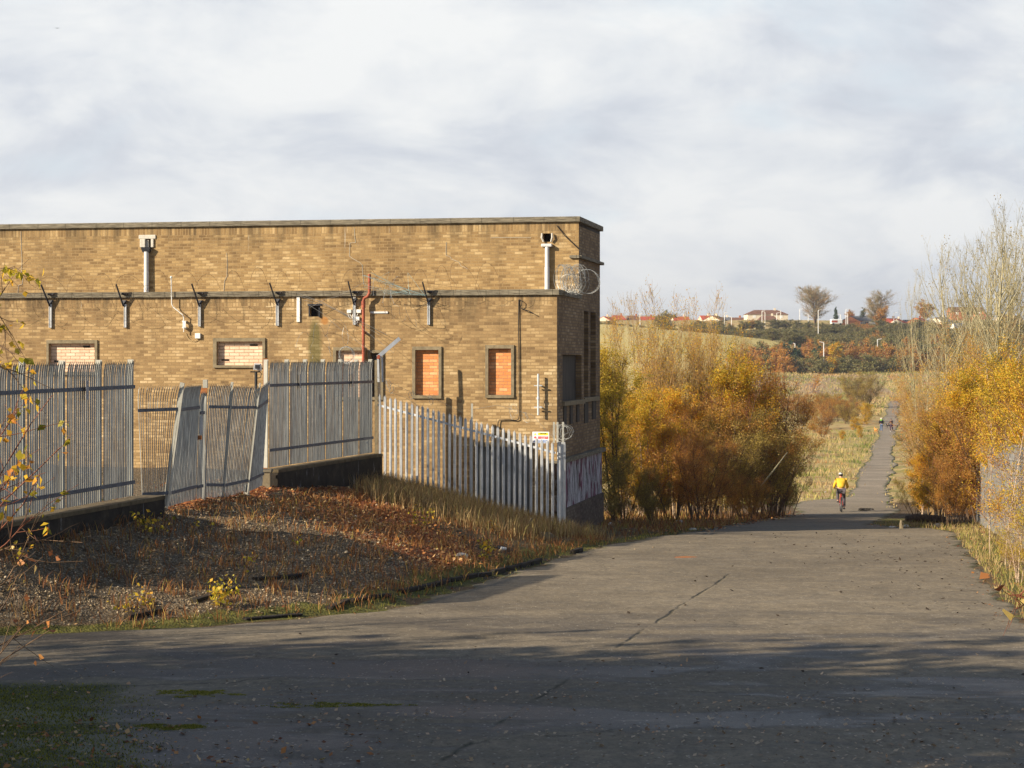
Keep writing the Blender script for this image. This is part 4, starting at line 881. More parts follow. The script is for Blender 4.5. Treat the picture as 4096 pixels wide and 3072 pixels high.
MB().box(q.x - .05, q.x + .06, q.y - .105, q.y - .085, q.z - .04, q.z + .05).build('lamp_glass', M['darkmetal'], fl)
MB().tube([(q.x + .02, q.y, q.z - .08), (q.x + .09, q.y, q.z - .16), (q.x + .06, q.y, q.z - .25), (q.x - .05, q.y, q.z - .27)], .008, 4).build('flex', M['blackplastic'], fl)
# right-hand palisade fence among the birches
M['galvgrey'] = simple('dull_galvanised', (.29, .28, .26), .6, .1, .35, 8)
fr0 = P(3906, 2125, 61.5); fr1 = P(4400, 2560, 33.5)
rr = empty('palisade_fence', tuple(fr0), 0, 'pale grey palisade fence behind the birches at the right edge', 'fence'); nb_ = 9
for k in range(nb_):
    s0, s1 = k / nb_, (k + 1) / nb_; b0 = fr0.lerp(fr1, s0); b1 = fr0.lerp(fr1, s1)
    b0.z = gz(b0.x, b0.y) + .05; b1.z = gz(b1.x, b1.y) + .05; b0 -= fr0; b1 -= fr0; H = Vector((0, 0, 2.42))
    bay(MB(), b1, b0, b1 + H, b0 + H, 19, .42, (0, 0, 0), .007).build('pale_panel', M['galvgrey'], rr)
    rail(MB(), b1 + H * .13, b0 + H * .13, .05, .02).build('rail', M['galvgrey'], rr); rail(MB(), b1 + H * .84, b0 + H * .84, .05, .02).build('rail', M['galvgrey'], rr)
    MB().beam(b0 + Vector((.06, 0, -.2)), b0 + Vector((.06, 0, 2.38)), .07, .1, up=(1, 0, 0)).build('post', M['galv'], rr)
# ------------------------------------------------------------------ vegetation
def unit(v): return v / np.maximum(np.linalg.norm(v, axis=-1, keepdims=True), 1e-9)
def tubes(polys, rads, n=4):
    """polys (k,m,3), rads (k,m) -> verts, quads"""
    polys = np.asarray(polys, float); k, m, _ = polys.shape; d = np.gradient(polys, axis=1); d = unit(d)
    ref = np.where(np.abs(d[..., 2:3]) < .8, np.array([0, 0, 1.]), np.array([1., 0, 0])); a = unit(np.cross(d, ref)); b = np.cross(d, a)
    t_ = np.arange(n) * 2 * np.pi / n; V = polys[:, :, None, :] + rads[:, :, None, None] * (a[:, :, None, :] * np.cos(t_)[:, None] + b[:, :, None, :] * np.sin(t_)[:, None])
    i = np.arange(k * m * n).reshape(k, m, n); j = np.roll(i, -1, 2)
    Qd = np.stack([i[:, :-1], j[:, :-1], j[:, 1:], i[:, 1:]], -1).reshape(-1, 4); return V.reshape(-1, 3), Qd
def leaves(rng, pts, size, hang=.4, aspect=.62, var=.4):
    """one small kite-shaped leaf at each point"""
    n = len(pts); d = unit(rng.normal(size=(n, 3)) + np.array([0, 0, -hang])); e = unit(np.cross(d, rng.normal(size=(n, 3))))
    s_ = size * (1 + rng.uniform(-var, var, (n, 1))); nn = np.cross(d, e) * .12
    V = np.stack([pts, pts + (d * .45 + e * aspect * .5 + nn) * s_, pts + d * s_, pts + (d * .45 - e * aspect * .5 + nn) * s_], 1).reshape(-1, 3)
    return V, np.arange(4 * n).reshape(n, 4)
def bend(rng, p0, dirs, lens, m, up=.0, wob=.12):
    """k wobbling limbs starting at p0 with direction dirs"""
    k = len(p0); P_ = np.zeros((k, m, 3)); P_[:, 0] = p0; d = unit(dirs.copy()); st = (lens / (m - 1))[:, None]
    for i in range(1, m):
        d = unit(d + rng.normal(size=(k, 3)) * wob + np.array([0, 0, up])); P_[:, i] = P_[:, i - 1] + d * st
    return P_
def samp(polys, rads, idx, tt):
    m = polys.shape[1]; f = tt * (m - 1); i = np.clip(f.astype(int), 0, m - 2); w = (f - i)[:, None]
    p = polys[idx, i] * (1 - w) + polys[idx, i + 1] * w; d = unit(polys[idx, i + 1] - polys[idx, i]); r = rads[idx, i] * (1 - w[:, 0]) + rads[idx, i + 1] * w[:, 0]
    return p, d, r
def make_tree(seed, H, stems=3, spread=.25, limbs=26, twigs=9, nleaf=14000, leaf=.07, start=.15, limb_len=.33, up=.10, limb_ang=.8, trunk_r=.05, lobes=3, twig_r=.004, leaf_lo=.15, conical=0.0, clump=.5, leaf_spread=.10, twig_len=.16, crown_gap=.35, limb_r=None, hang=.4):
    """returns meshes (trunk: verts,quads) (crown: twigs + leaves).  H metres tall, base at the origin."""
    rng = np.random.default_rng(seed); m = 9
    a = rng.uniform(0, 6.283, stems); sp = rng.uniform(.3, 1, stems) * spread; sp[0] *= .3
    base = np.c_[np.cos(a), np.sin(a), np.zeros(stems)] * (.05 + .05 * stems * rng.uniform(0, 1, (stems, 1))) * (stems > 1)
    dirs = np.c_[np.cos(a) * sp, np.sin(a) * sp, np.ones(stems)]; L_ = H * rng.uniform(.72, 1, stems); L_[0] = H
    T = bend(rng, base, dirs, L_, m, .05, .045); T[:, 0, 2] -= .25
    rr_ = np.linspace(1, .12, m)[None, :] ** .9 * trunk_r * (L_ / H)[:, None] * rng.uniform(.7, 1, (stems, 1))
    idx = rng.integers(0, stems, limbs * stems); tt = rng.uniform(start, .97, len(idx)) ; p, d, r = samp(T, rr_, idx, tt)
    az = rng.uniform(0, 6.283, len(idx)); out_ = np.c_[np.cos(az), np.sin(az), np.zeros(len(idx))]
    shape = (1 - tt) if conical else np.sin(np.clip((tt - start) / (1 - start), 0, 1) * np.pi * .80 + .45)
    ll = L_[idx] * limb_len * (.25 + .75 * np.clip(shape, .05, 1)) * rng.uniform(.6, 1.15, len(idx))
    B = bend(rng, p, out_ * limb_ang + d * (1 - .45 * limb_ang), ll, 6, up, .12); br = np.linspace(1, .2, 6)[None, :] * np.minimum(r * .6, (limb_r or trunk_r * .38))[:, None]
    idx2 = np.repeat(np.arange(len(idx)), twigs); tt2 = rng.uniform(.15, 1, len(idx2)); p2, d2, r2 = samp(B, br, idx2, tt2)
    o2 = unit(rng.normal(size=(len(idx2), 3))); tl = H * twig_len * rng.uniform(.4, 1.1, len(idx2)) * (.5 + .5 * (ll[idx2] / ll.max()))
    Tw = bend(rng, p2, d2 + o2 * .75, tl, 4, up * 1.2, .16); tr = np.linspace(1, .45, 4)[None, :] * np.full((len(idx2), 1), twig_r)
    v1, q1 = tubes(T, rr_, 7); v2, q2 = tubes(B, br, 4); trunk = (np.r_[v1, v2], np.r_[q1, q2 + len(v1)])
    v3, q3 = tubes(Tw, tr, 3)
    # leaves in clumps: some twigs carry many, some none
    wgt = rng.gamma(clump, 1, len(idx2)) * (p2[:, 2] > leaf_lo * H) + 1e-6
    hole = rng.uniform(0, 1, len(idx)) < crown_gap; wgt *= np.where(hole[idx2], .08, 1); wgt /= wgt.sum()
    li = rng.choice(len(idx2), nleaf, p=wgt); pl_, _, _ = samp(Tw, tr, li, rng.uniform(.1, 1, nleaf)); pl_ = pl_ + rng.normal(size=(nleaf, 3)) * leaf_spread
    pl_ = pl_[pl_[:, 2] > .05]
    v4, q4 = leaves(rng, pl_, leaf, hang); tint = np.repeat(np.clip(.5 + .20 * rng.normal(size=len(pl_)) + .12 * np.sin(pl_[:, 0] * 2.1 + seed) * np.sin(pl_[:, 2] * 1.7) , 0, 1), 4)
    return trunk, (v3, q3), (v4, q4, tint)
def bark(name, c0, c1, marks=False):
    t = NT(name); o = t.coord(); n = t.noise(t.map(o, (6, 6, 2)), 3, 5, .6)
    c = t.ramp(n, [(.3, c0), (.7, c1)])
    if marks: c = t.mix(t.ramp(t.noise(t.map(o, (3, 3, 14)), 1.5, 4, .6), [(.56, 0), (.62, 1)]), c, (.05, .035, .03))
    return t.col(c).rough(.8).m
M['bark_birch'] = bark('birch_bark', (.30, .20, .13), (.58, .46, .34), True)
M['bark_brown'] = bark('brown_bark', (.075, .045, .028), (.17, .105, .06))
M['bark_pale'] = bark('pale_poplar_bark', (.26, .23, .13), (.44, .39, .24))
M['bark_whip'] = bark('whip_bark', (.26, .15, .06), (.50, .34, .15))
M['bark_red'] = bark('red_twigs', (.14, .05, .03), (.24, .09, .05))
M['lf_gold'] = leafmat('golden_leaves', [(0, (.20, .20, .02)), (.22, (.48, .38, .03)), (.45, (.76, .50, .04)), (.7, (.80, .42, .04)), (.88, (.66, .26, .04)), (1, (.45, .14, .03))])
M['lf_green'] = leafmat('yellow_green_leaves', [(0, (.12, .13, .02)), (.3, (.36, .30, .035)), (.6, (.64, .48, .05)), (.85, (.76, .50, .05)), (1, (.6, .28, .05))])
M['lf_rust'] = leafmat('rusty_leaves', [(0, (.22, .17, .03)), (.3, (.46, .28, .05)), (.6, (.60, .30, .06)), (.85, (.50, .18, .06)), (1, (.68, .50, .22))])
M['lf_olive'] = leafmat('olive_leaves', [(0, (.14, .11, .03)), (.4, (.33, .25, .055)), (.7, (.52, .37, .075)), (1, (.68, .52, .2))])
M['lf_straw'] = leafmat('straw_leaves', [(0, (.22, .19, .07)), (.5, (.38, .30, .12)), (1, (.55, .40, .18))])
M['lf_dkgreen'] = leafmat('dark_green_leaves', [(0, (.09, .10, .035)), (.5, (.19, .185, .065)), (1, (.36, .29, .11))], .3)
M['lf_pine'] = leafmat('conifer_needles', [(0, (.015, .035, .018)), (.6, (.03, .075, .035)), (1, (.06, .11, .05))], .15)
M['lf_yellow'] = leafmat('yellow_leaves', [(0, (.35, .33, .03)), (.5, (.72, .55, .05)), (1, (.80, .42, .05))], .5)
M['lf_greyolive'] = leafmat('grey_olive_leaves', [(0, (.17, .19, .12)), (.5, (.29, .30, .20)), (1, (.44, .42, .28))])
protos = {}
def proto(kind, seed, bark_, twigm, leafm, **kw):
    tr, tw, lf = make_tree(seed, **kw)
    protos.setdefault(kind, []).append(dict(H=float(np.percentile(tw[0][:, 2], 99.7)), trunk=npmesh(kind + '_trunk', tr[0], tr[1], M[bark_], link=False, smooth=True), twig=npmesh(kind + '_twigs', tw[0], tw[1], M[twigm], link=False), leaf=npmesh(kind + '_leaves', lf[0], lf[1], M[leafm], tint=lf[2], link=False)))
for s_ in (1, 2, 3): proto('gold', s_, 'bark_birch', 'bark_red', 'lf_gold', H=6.5, stems=3, spread=.26, limbs=32, twigs=11, nleaf=34000, leaf=.058, trunk_r=.060, limb_len=.30, up=.10, start=.10, leaf_lo=.12)
for s_ in (4, 5): proto('green', s_, 'bark_brown', 'bark_brown', 'lf_green', H=6.5, stems=3, spread=.16, limbs=34, twigs=11, nleaf=27000, leaf=.05, trunk_r=.06, limb_len=.24, up=.14, start=.05, leaf_lo=.05, crown_gap=.2)
for s_ in (6, 7): proto('rust', s_, 'bark_brown', 'bark_red', 'lf_rust', H=5.0, stems=13, spread=.5, limbs=13, twigs=10, nleaf=27000, leaf=.050, trunk_r=.038, limb_len=.28, up=.14, start=.14, leaf_lo=.16, crown_gap=.25)
for s_ in (8, 9): proto('olive', s_, 'bark_brown', 'bark_brown', 'lf_olive', H=4.6, stems=13, spread=.6, limbs=13, twigs=10, nleaf=25000, leaf=.050, trunk_r=.036, limb_len=.26, up=.12, start=.12, leaf_lo=.10, crown_gap=.25)
for s_ in (10, 11, 12): proto('whips', s_, 'bark_whip', 'bark_whip', 'lf_gold', H=9.0, stems=15, spread=.22, limbs=20, twigs=6, nleaf=7000, leaf=.05, trunk_r=.028, limb_len=.22, up=.30, limb_ang=.42, start=.25, leaf_lo=.1, twig_len=.10, twig_r=.006, crown_gap=.1, limb_r=.011)
for s_ in (13, 14, 15): proto('poplar', s_, 'bark_pale', 'bark_pale', 'lf_straw', H=12.5, stems=2, spread=.10, limbs=34, twigs=14, nleaf=1100, leaf=.08, trunk_r=.13, limb_len=.34, up=.24, limb_ang=.62, start=.22, leaf_lo=.3, twig_len=.085, twig_r=.0075, crown_gap=.1, limb_r=.036)
for s_ in (16, 17): proto('yellowbirch', s_, 'bark_birch', 'bark_red', 'lf_yellow', H=5.5, stems=4, spread=.25, limbs=16, twigs=9, nleaf=4500, leaf=.055, trunk_r=.042, limb_len=.30, up=.10, start=.12, leaf_lo=.02, clump=.3)
for s_ in (18, 19): proto('bare_red', s_, 'bark_birch', 'bark_red', 'lf_gold', H=5.5, stems=1, spread=.3, limbs=40, twigs=12, nleaf=3400, leaf=.055, trunk_r=.034, limb_len=.30, up=.10, start=.15, leaf_lo=.02, clump=.3)
# far kinds: fewer, larger leaf masses
for s_ in (20, 21): proto('farround', s_, 'bark_brown', 'bark_brown', 'lf_dkgreen', H=9, stems=5, spread=.45, limbs=26, twigs=9, nleaf=9000, leaf=.34, trunk_r=.12, limb_len=.46, up=.05, start=.05, leaf_lo=.03, twig_r=.02, leaf_spread=.25)
for s_ in (22, 23): proto('farorange', s_, 'bark_birch', 'bark_red', 'lf_rust', H=8, stems=3, spread=.3, limbs=30, twigs=8, nleaf=7000, leaf=.28, trunk_r=.12, limb_len=.36, up=.08, start=.08, leaf_lo=.04, twig_r=.02, leaf_spread=.2)
for s_ in (24,): proto('farpine', s_, 'bark_brown', 'bark_brown', 'lf_pine', H=9, stems=1, spread=.01, limbs=110, twigs=7, nleaf=6500, leaf=.26, trunk_r=.16, limb_len=.30, up=-.02, limb_ang=1.0, start=.06, conical=1, leaf_lo=.02, twig_r=.02, leaf_spread=.14, crown_gap=0, twig_len=.07)
for s_ in (25, 26): proto('fargrey', s_, 'bark_brown', 'bark_whip', 'lf_greyolive', H=17, stems=3, spread=.35, limbs=44, twigs=16, nleaf=12000, leaf=.22, trunk_r=.26, limb_len=.46, up=.07, start=.16, leaf_lo=.10, twig_r=.035, leaf_spread=.3, crown_gap=.2)
for s_ in (27,): proto('farlarch', s_, 'bark_brown', 'bark_red', 'lf_gold', H=9, stems=1, spread=.01, limbs=90, twigs=6, nleaf=5200, leaf=.24, trunk_r=.12, limb_len=.34, up=.03, limb_ang=.95, start=.06, conical=1, leaf_lo=.02, twig_r=.02, leaf_spread=.15, crown_gap=.05, twig_len=.07)
prt = random.Random(77)
def tree(kind, x, y, h, label, cat='tree', group=None, var=None, rz=None, wide=1.0, name=None, z=None, parts=True):
    pr = protos[kind][prt.randrange(len(protos[kind])) if var is None else var % len(protos[kind])]; k = h / pr['H']
    zb = gz(x, y) if z is None else z
    root = empty(name or {'bush': 'bush', 'tree': 'tree'}.get(cat, 'tree'), (x, y, zb), prt.uniform(0, 6.28) if rz is None else rz, label, cat, group); root.scale = (k * wide, k * wide, k)
    for nm, me in (('trunk', pr['trunk']), ('twigs', pr['twig']), ('crown', pr['leaf'])):
        o = bpy.data.objects.new(nm, me); col.objects.link(o); o.parent = root
    return root
def tree_at(kind, sx, D, sy_top, label, **kw):
    """crown top at photograph pixel (sx, sy_top) and foot on the ground at distance D"""
    p = P(sx, sy_top, D); h = p.z - gz(p.x, p.y); return tree(kind, p.x, p.y, max(h, .4), label, **kw)
GL = 'autumn trees and scrub behind the brick building'
T_ = [('green', 2455, 66, 1372, 'yellow-green slender tree right against the far end of the brick building', 'tree', 1.0),
      ('gold', 2600, 69, 1570, 'shorter yellow tree, second from the brick building', 'tree', 1.1),
      ('green', 2360, 74, 1420, 'yellow-green tree half hidden by the far end of the brick building', 'tree', 1.0),
      ('olive', 2500, 64, 1800, 'low dark olive bush at the foot of the trees by the building', 'bush', 1.0),
      ('whips', 2660, 77, 1150, 'tall bare pale stems, the highest of the scrub right of the building', 'tree', 1.1),
      ('whips', 2560, 79, 1180, 'tall bare pale stems with a few leaves, nearest the building', 'tree', 1.0),
      ('whips', 2760, 79, 1290, 'bare pale stems between the two tallest clumps of stems', 'tree', 1.0),
      ('whips', 2820, 80, 1180, 'tall bare pale stems, right-hand of the tall clumps', 'tree', 1.0),
      ('whips', 2690, 78, 1420, 'lower thicket of pale straight stems in front of the tallest stems', 'tree', 1.2),
      ('whips', 2870, 81, 1290, 'thin bare stems rising over the golden birch', 'tree', .9),
      ('gold', 2880, 78, 1385, 'large golden-orange birch with a leaning reddish trunk', 'tree', 1.05),
      ('gold', 3010, 78, 1475, 'golden birch at the right of the big golden-orange birch', 'tree', 1.0),
      ('gold', 2760, 73, 1700, 'low golden-leaved tree in front of the pale stems', 'tree', 1.2),
      ('rust', 3080, 80, 1430, 'reddish-brown birch above the right end of the scrub', 'tree', .8),
      ('rust', 2690, 69, 1640, 'dark reddish thicket with dense upright stems', 'tree', 1.0),
      ('rust', 2800, 68, 1720, 'dark brown bush with forking birch stems near the road', 'bush', 1.1),
      ('olive', 2900, 72, 1690, 'olive bush in the middle of the scrub by the road', 'bush', 1.1),
      ('olive', 3010, 75, 1640, 'olive and gold bush, third from the right end of the scrub', 'bush', 1.0),
      ('rust', 3090, 77, 1660, 'rusty bush at the right end of the scrub', 'bush', 1.15),
      ('olive', 3130, 81, 1790, 'small bush with yellow tips spilling onto the side track', 'bush', 1.0),
      ('gold', 2560, 76, 1680, 'orange-lit tree glimpsed between the building and the dark stems', 'tree', 1.1),
      ('gold', 2700, 74, 1540, 'golden-leaved tree standing among the bare pale stems', 'tree', 1.1),
      ('gold', 2500, 72, 1500, 'golden tree behind the slender tree at the building end', 'tree', 1.1),
      ('rust', 2840, 74, 1560, 'russet tree below the big golden-orange birch', 'tree', 1.1),
      ('olive', 2620, 65.5, 1930, 'small dark green bush at the shaded verge', 'bush', 1.1),
      ('rust', 2980, 70, 1890, 'low brown bush touching the shaded road verge', 'bush', 1.4)]
for i, (k, sx, D, sy, lab, cat, wd) in enumerate(T_): tree_at(k, sx, D, sy, lab, cat=cat, group=GL, wide=wd, var=i)
GR = 'birches and scrub along the right verge'
T2 = [('poplar', 3790, 90, 960, 'bare poplar, the leftmost and lowest of the tall bare trees', 'tree', .95),
      ('poplar', 3690, 104, 1100, 'slim bare poplar leaning left at the edge of the bare trees', 'tree', .6),
      ('poplar', 3885, 94, 960, 'bare poplar, second from the left of the tall bare trees', 'tree', .85),
      ('poplar', 3985, 84, 812, 'tallest bare poplar with a pale straight trunk', 'tree', .95),
      ('poplar', 4080, 96, 840, 'bare poplar at the right edge of the picture', 'tree', 1.0),
      ('poplar', 4040, 112, 900, 'bare poplar set back between the tallest one and the edge', 'tree', 1.0),
      ('poplar', 3940, 120, 1010, 'faint bare poplar behind the gap between the second and tallest', 'tree', 1.1),
      ('poplar', 4010, 125, 930, 'bare poplar far behind the tallest one', 'tree', 1.1),
      ('whips', 3950, 98, 1240, 'high brown thicket between the second and tallest bare poplar', 'tree', 1.3),
      ('whips', 3740, 76, 1440, 'thicket of bare brown stems below the bare poplars', 'tree', 1.1),
      ('whips', 3850, 88, 1330, 'brown leafless thicket under the second bare poplar', 'tree', 1.3),
      ('whips', 4010, 86, 1300, 'brown leafless thicket at the right under the tallest poplar', 'tree', 1.3),
      ('gold', 3850, 64, 1480, 'golden birch with a white trunk left of the palisade fence', 'tree', 1.0),
      ('gold', 3945, 63.5, 1400, 'big orange birch standing over the end of the palisade fence', 'tree', 1.05),
      ('gold', 4055, 57, 1370, 'golden birch with yellow tips at the right edge', 'tree', 1.0),
      ('gold', 3750, 68, 1640, 'low golden bush-like birch overhanging the narrow road', 'tree', 1.15),
      ('gold', 3690, 72, 1770, 'golden-olive bush at the foot of the golden birches', 'bush', 1.2),
      ('rust', 3800, 60, 1800, 'rusty brown bush left of the palisade fence', 'bush', 1.05),
      ('rust', 3880, 64, 1860, 'reddish bush touching the end post of the palisade fence', 'bush', .9),
      ('olive', 3660, 77, 1880, 'olive bush spilling over the road edge beyond the log', 'bush', 1.0),
      ('rust', 3770, 98, 1640, 'brown bush narrowing the road beyond the cyclist', 'bush', 1.2),
      ('olive', 3730, 125, 1690, 'pale brown bush further along the narrow road', 'bush', 1.3),
      ('rust', 3770, 150, 1570, 'brown scrub right of the walkers', 'bush', 1.2),
      ('gold', 3800, 120, 1560, 'yellow-leaved tree behind the roadside bushes', 'tree', 1.2),
      ('rust', 3740, 210, 1530, 'brown-leaved bush level with the bend of the far track', 'bush', 1.3),
      ('gold', 4000, 66, 1430, 'dense golden birch crowding behind the palisade fence', 'tree', 1.25),
      ('gold', 3880, 70, 1500, 'golden birch behind the reddish bush by the fence end', 'tree', 1.2),
      ('rust', 4070, 60, 1560, 'russet birch scrub behind the fence at the right edge', 'tree', 1.3),
      ('rust', 3960, 62.5, 1620, 'russet scrub behind the corner of the palisade fence', 'tree', 1.3),
      ('bare_red', 3960, 46.5, 1560, 'slender white-stemmed birch with red twigs in front of the fence', 'tree', .8),
      ('bare_red', 4020, 43, 1500, 'white-stemmed birch leaning left, with bare red twigs, before the fence', 'tree', .9),
      ('gold', 4120, 54, 1440, 'golden birch cut off by the right edge of the picture', 'tree', 1.1),
      ('yellowbirch', 4080, 38, 2000, 'small birch with bright yellow leaves at the right edge', 'tree', 1.2),
      ('yellowbirch', 4120, 44, 1420, 'lime-yellow birch reaching in from the right edge', 'tree', 1.0),
      ('yellowbirch', 4030, 41.5, 2090, 'tiny yellow birch sapling on the verge', 'tree', 1.3)]
for i, (k, sx, D, sy, lab, cat, wd) in enumerate(T2): tree_at(k, sx, D, sy, lab, cat=cat, group=GR, wide=wd, var=i)
# meadow scrub between the two
GM = 'bushes on the meadow'
for i, (k, sx, D, sy, lab, wd) in enumerate([('rust', 3330, 300, 1575, 'reddish bush on the meadow left of the narrow road', 1.7), ('rust', 3240, 310, 1600, 'dull red bush further left on the meadow', 2.0), ('olive', 3390, 290, 1610, 'yellow-olive bush beside the narrow road', 1.6), ('gold', 3460, 280, 1610, 'small yellow bush at the very edge of the narrow road', 1.5),
      ('olive', 3420, 400, 1486, 'tall rounded brown bush standing alone on the heath', 1.2), ('olive', 3466, 402, 1484, 'twin brown bush beside the tall rounded one', .9), ('rust', 3180, 340, 1570, 'low red-brown bush at the left of the meadow', 2.2), ('rust', 3290, 230, 1700, 'orange-brown bush in the middle of the meadow', 1.9), ('gold', 3370, 220, 1720, 'golden bush in the middle of the meadow', 1.6), ('gold', 3440, 225, 1700, 'golden bush close to the road verge', 1.3), ('rust', 3220, 200, 1740, 'rusty bush behind the scrub', 1.6), ('rust', 3300, 270, 1640, 'orange-red bush in the bush band of the meadow', 2.0), ('olive', 3360, 330, 1560, 'tall olive bush at the back of the bush band', 1.7), ('gold', 3420, 265, 1665, 'yellow bush at the front of the bush band', 1.8), ('rust', 3395, 300, 1600, 'red bush between the olive and yellow ones', 1.6), ('rust', 3250, 255, 1690, 'low brown bush at the left of the bush band', 2.2), ('olive', 3200, 280, 1650, 'olive bush half behind the scrub', 2.0), ('olive', 3470, 300, 1640, 'small green bush at the road edge level with the walkers', 1.2),
      ('olive', 3290, 380, 1570, 'tiny dark bush on the open heath', 1.0)]):
    tree_at(k, sx, D, sy, lab, cat='bush', group=GM, wide=wd, var=i)

# dead grass, weeds, stones and fallen leaves: nobody could count these
def scatter(seed, n, xr_, yr_, fn):
    rng = np.random.default_rng(seed); x = rng.uniform(*xr_, n); y_ = rng.uniform(*yr_, n); w = fn(x, y_); k = rng.uniform(0, 1, n) < w; x = x[k]; y_ = y_[k]; return rng, x, y_, ground_z(x, y_)
def dl_(x, y): return np.interp(y, XL[:, 0], XL[:, 1]) - x
def dr_(x, y): return x - np.interp(y, XR[:, 0], XR[:, 1])
def blades(rng, x, y, z, h, w, lean=.3):
    n = len(x); a = rng.uniform(0, 6.283, n); hh = h * rng.uniform(.4, 1.2, n); b = np.c_[x, y, z - .01]; u = np.c_[np.cos(a), np.sin(a), np.zeros(n)] * (w / 2)
    l_ = np.c_[rng.normal(size=n), rng.normal(size=n), np.zeros(n)] * lean * hh[:, None]; m_ = b + l_ * .35 + np.c_[np.zeros(n), np.zeros(n), hh * .6]; tp_ = b + l_ + np.c_[np.zeros(n), np.zeros(n), hh]
    V = np.stack([b - u, b + u, m_ + u * .8, m_ - u * .8, tp_ + u * .15, tp_ - u * .15], 1).reshape(-1, 3); i = np.arange(n)[:, None] * 6
    return V, np.r_[i + np.array([[0, 1, 2, 3]]), i + np.array([[3, 2, 4, 5]])]
M['straw'] = leafmat('dead_grass_blades', [(0, (.13, .085, .04)), (.4, (.30, .19, .085)), (.75, (.52, .38, .19)), (1, (.34, .31, .08))], .3, False)
M['meadowgrass'] = leafmat('meadow_grass_blades', [(0, (.12, .17, .035)), (.25, (.24, .26, .06)), (.5, (.48, .38, .15)), (.75, (.58, .42, .22)), (1, (.40, .20, .07))], .3, False)
M['weed'] = leafmat('weed_stems', [(0, (.16, .06, .025)), (.5, (.34, .15, .055)), (.8, (.48, .28, .11)), (1, (.30, .29, .06))], .3, False)
M['grassgreen'] = leafmat('verge_grass', [(0, (.07, .08, .015)), (.4, (.24, .24, .03)), (.7, (.40, .36, .06)), (1, (.50, .34, .12))], .35, False)
M['dryleaf'] = leafmat('fallen_leaves', [(0, (.14, .05, .025)), (.35, (.34, .13, .045)), (.6, (.55, .24, .07)), (.85, (.62, .42, .2)), (1, (.62, .50, .10))], .25)
M['twiglitter'] = simple('dark_litter', (.045, .032, .022), .9)
M['paleleaf'] = leafmat('pale_fallen_leaves', [(0, (.20, .13, .08)), (.5, (.40, .30, .2)), (.85, (.55, .43, .3)), (1, (.55, .22, .05))], .15)
def stuff(name, V, Q_, mat, tint, label, cat): return tag(npmesh(name, V, Q_, mat, tint=tint), label, cat, kind='stuff')
def patch(x, y, wl, k, lo, hi): return sstep((wnoise(x, y, wl, k) - lo) / (hi - lo))
# tall dead grass in front of the white fence
rng, x, y_, z = scatter(1, 80000, (-5.5, 4), (44, 53.4), lambda x, y: sstep((dl_(x, y) - .8) / 1.2) * sstep((x + 3.9 + (y - 48) * .05) / 1.0) * np.clip(sstep((y - 45.6 - .10 * (x + 2)) / 4) * (.35 + .65 * patch(x, y, 1.3, 4, -.3, .4)), 0, 1))
V, Q_ = blades(rng, x, y_, z, .42, .012, .25); stuff('dead_grass', V, Q_, M['straw'], np.repeat(rng.uniform(0, 1, len(x)), 6), 'tall dead brown grass at the foot of the white palisade fence', 'grass')
# thin reddish weeds over the mound
rng, x, y_, z = scatter(2, 150000, (-9, 4), (27, 52), lambda x, y: (dl_(x, y) > .2) * (.05 + .42 * patch(x, y, 1.4, 8, .0, .5)) * (x > -8.1 + .22 * (y - 29)) )
V, Q_ = blades(rng, x, y_, z, .20, .013, .4); stuff('weeds', V, Q_, M['weed'], np.repeat(rng.uniform(0, 1, len(x)), 6), 'thin reddish weeds scattered over the gravel mound', 'weeds')
rng, x, y_, z = scatter(3, 60000, (-8, 8), (27, 60), lambda x, y: np.clip(1 - np.abs(dl_(x, y) - .35) / .5, 0, 1) * (.35 + .65 * patch(x, y, .9, 3, -.2, .4)))
V, Q_ = blades(rng, x, y_, z, .09, .010, .4); stuff('verge_grass', V, Q_, M['grassgreen'], np.repeat(np.clip(rng.uniform(0, 1, len(x)) + .0, 0, 1), 6), 'short mossy grass along the left edge of the road', 'grass')
rng, x, y_, z = scatter(4, 60000, (7, 18), (20, 64), lambda x, y: (dr_(x, y) > -.1) * np.clip(1.2 - dr_(x, y) / 3.5, 0, 1) * (.4 + .6 * patch(x, y, 1.2, 3, -.2, .4)))
V, Q_ = blades(rng, x, y_, z, .17, .012, .4); stuff('verge_grass', V, Q_, M['straw'], np.repeat(np.clip(rng.uniform(.3, 1.1, len(x)), 0, 1), 6), 'straw and green grass along the right verge below the birches', 'grass')
rng, x, y_, z = scatter(5, 90000, (8, 60), (60, 260), lambda x, y: (dl_(x, y) > .1) * (.15 + .85 * patch(x, y, 6, 2, -.3, .4)) * (y > 96))
V, Q_ = blades(rng, x, y_, z, .35, .05, .4); stuff('meadow_grass', V, Q_, M['meadowgrass'], np.repeat(np.clip(.42 + rng.uniform(-.2, .2, len(x)) + .62 * wnoise(x, y_ * .55, 13, 2), 0, 1), 6), 'dry pale grass covering the meadow beyond the cyclist', 'grass')
rng, x, y_, z = scatter(7, 60000, (30, 140), (330, 580), lambda x, y: (dl_(x, y) > .5) * (.25 + .75 * patch(x, y, 15, 3, -.2, .3)) + (y > 466))
V, Q_ = blades(rng, x, y_, z, .55, .16, .4); stuff('heath', V, Q_, M['meadowgrass'], np.repeat(np.clip(.62 + rng.uniform(-.25, .25, len(x)) + .5 * wnoise(x, y_ * .5, 24, 5), 0, 1), 6), 'rough heath of russet and olive tufts on the far mounds', 'heath')
rng, x, y_, z = scatter(8, 60000, (14, 90), (92, 420), lambda x, y: np.clip(1 - np.minimum(np.abs(dl_(x, y) + .15), np.abs(dr_(x, y) + .15)) / (.35 + .5 * patch(x, y, 9, 4, -.1, .5)), 0, 1))
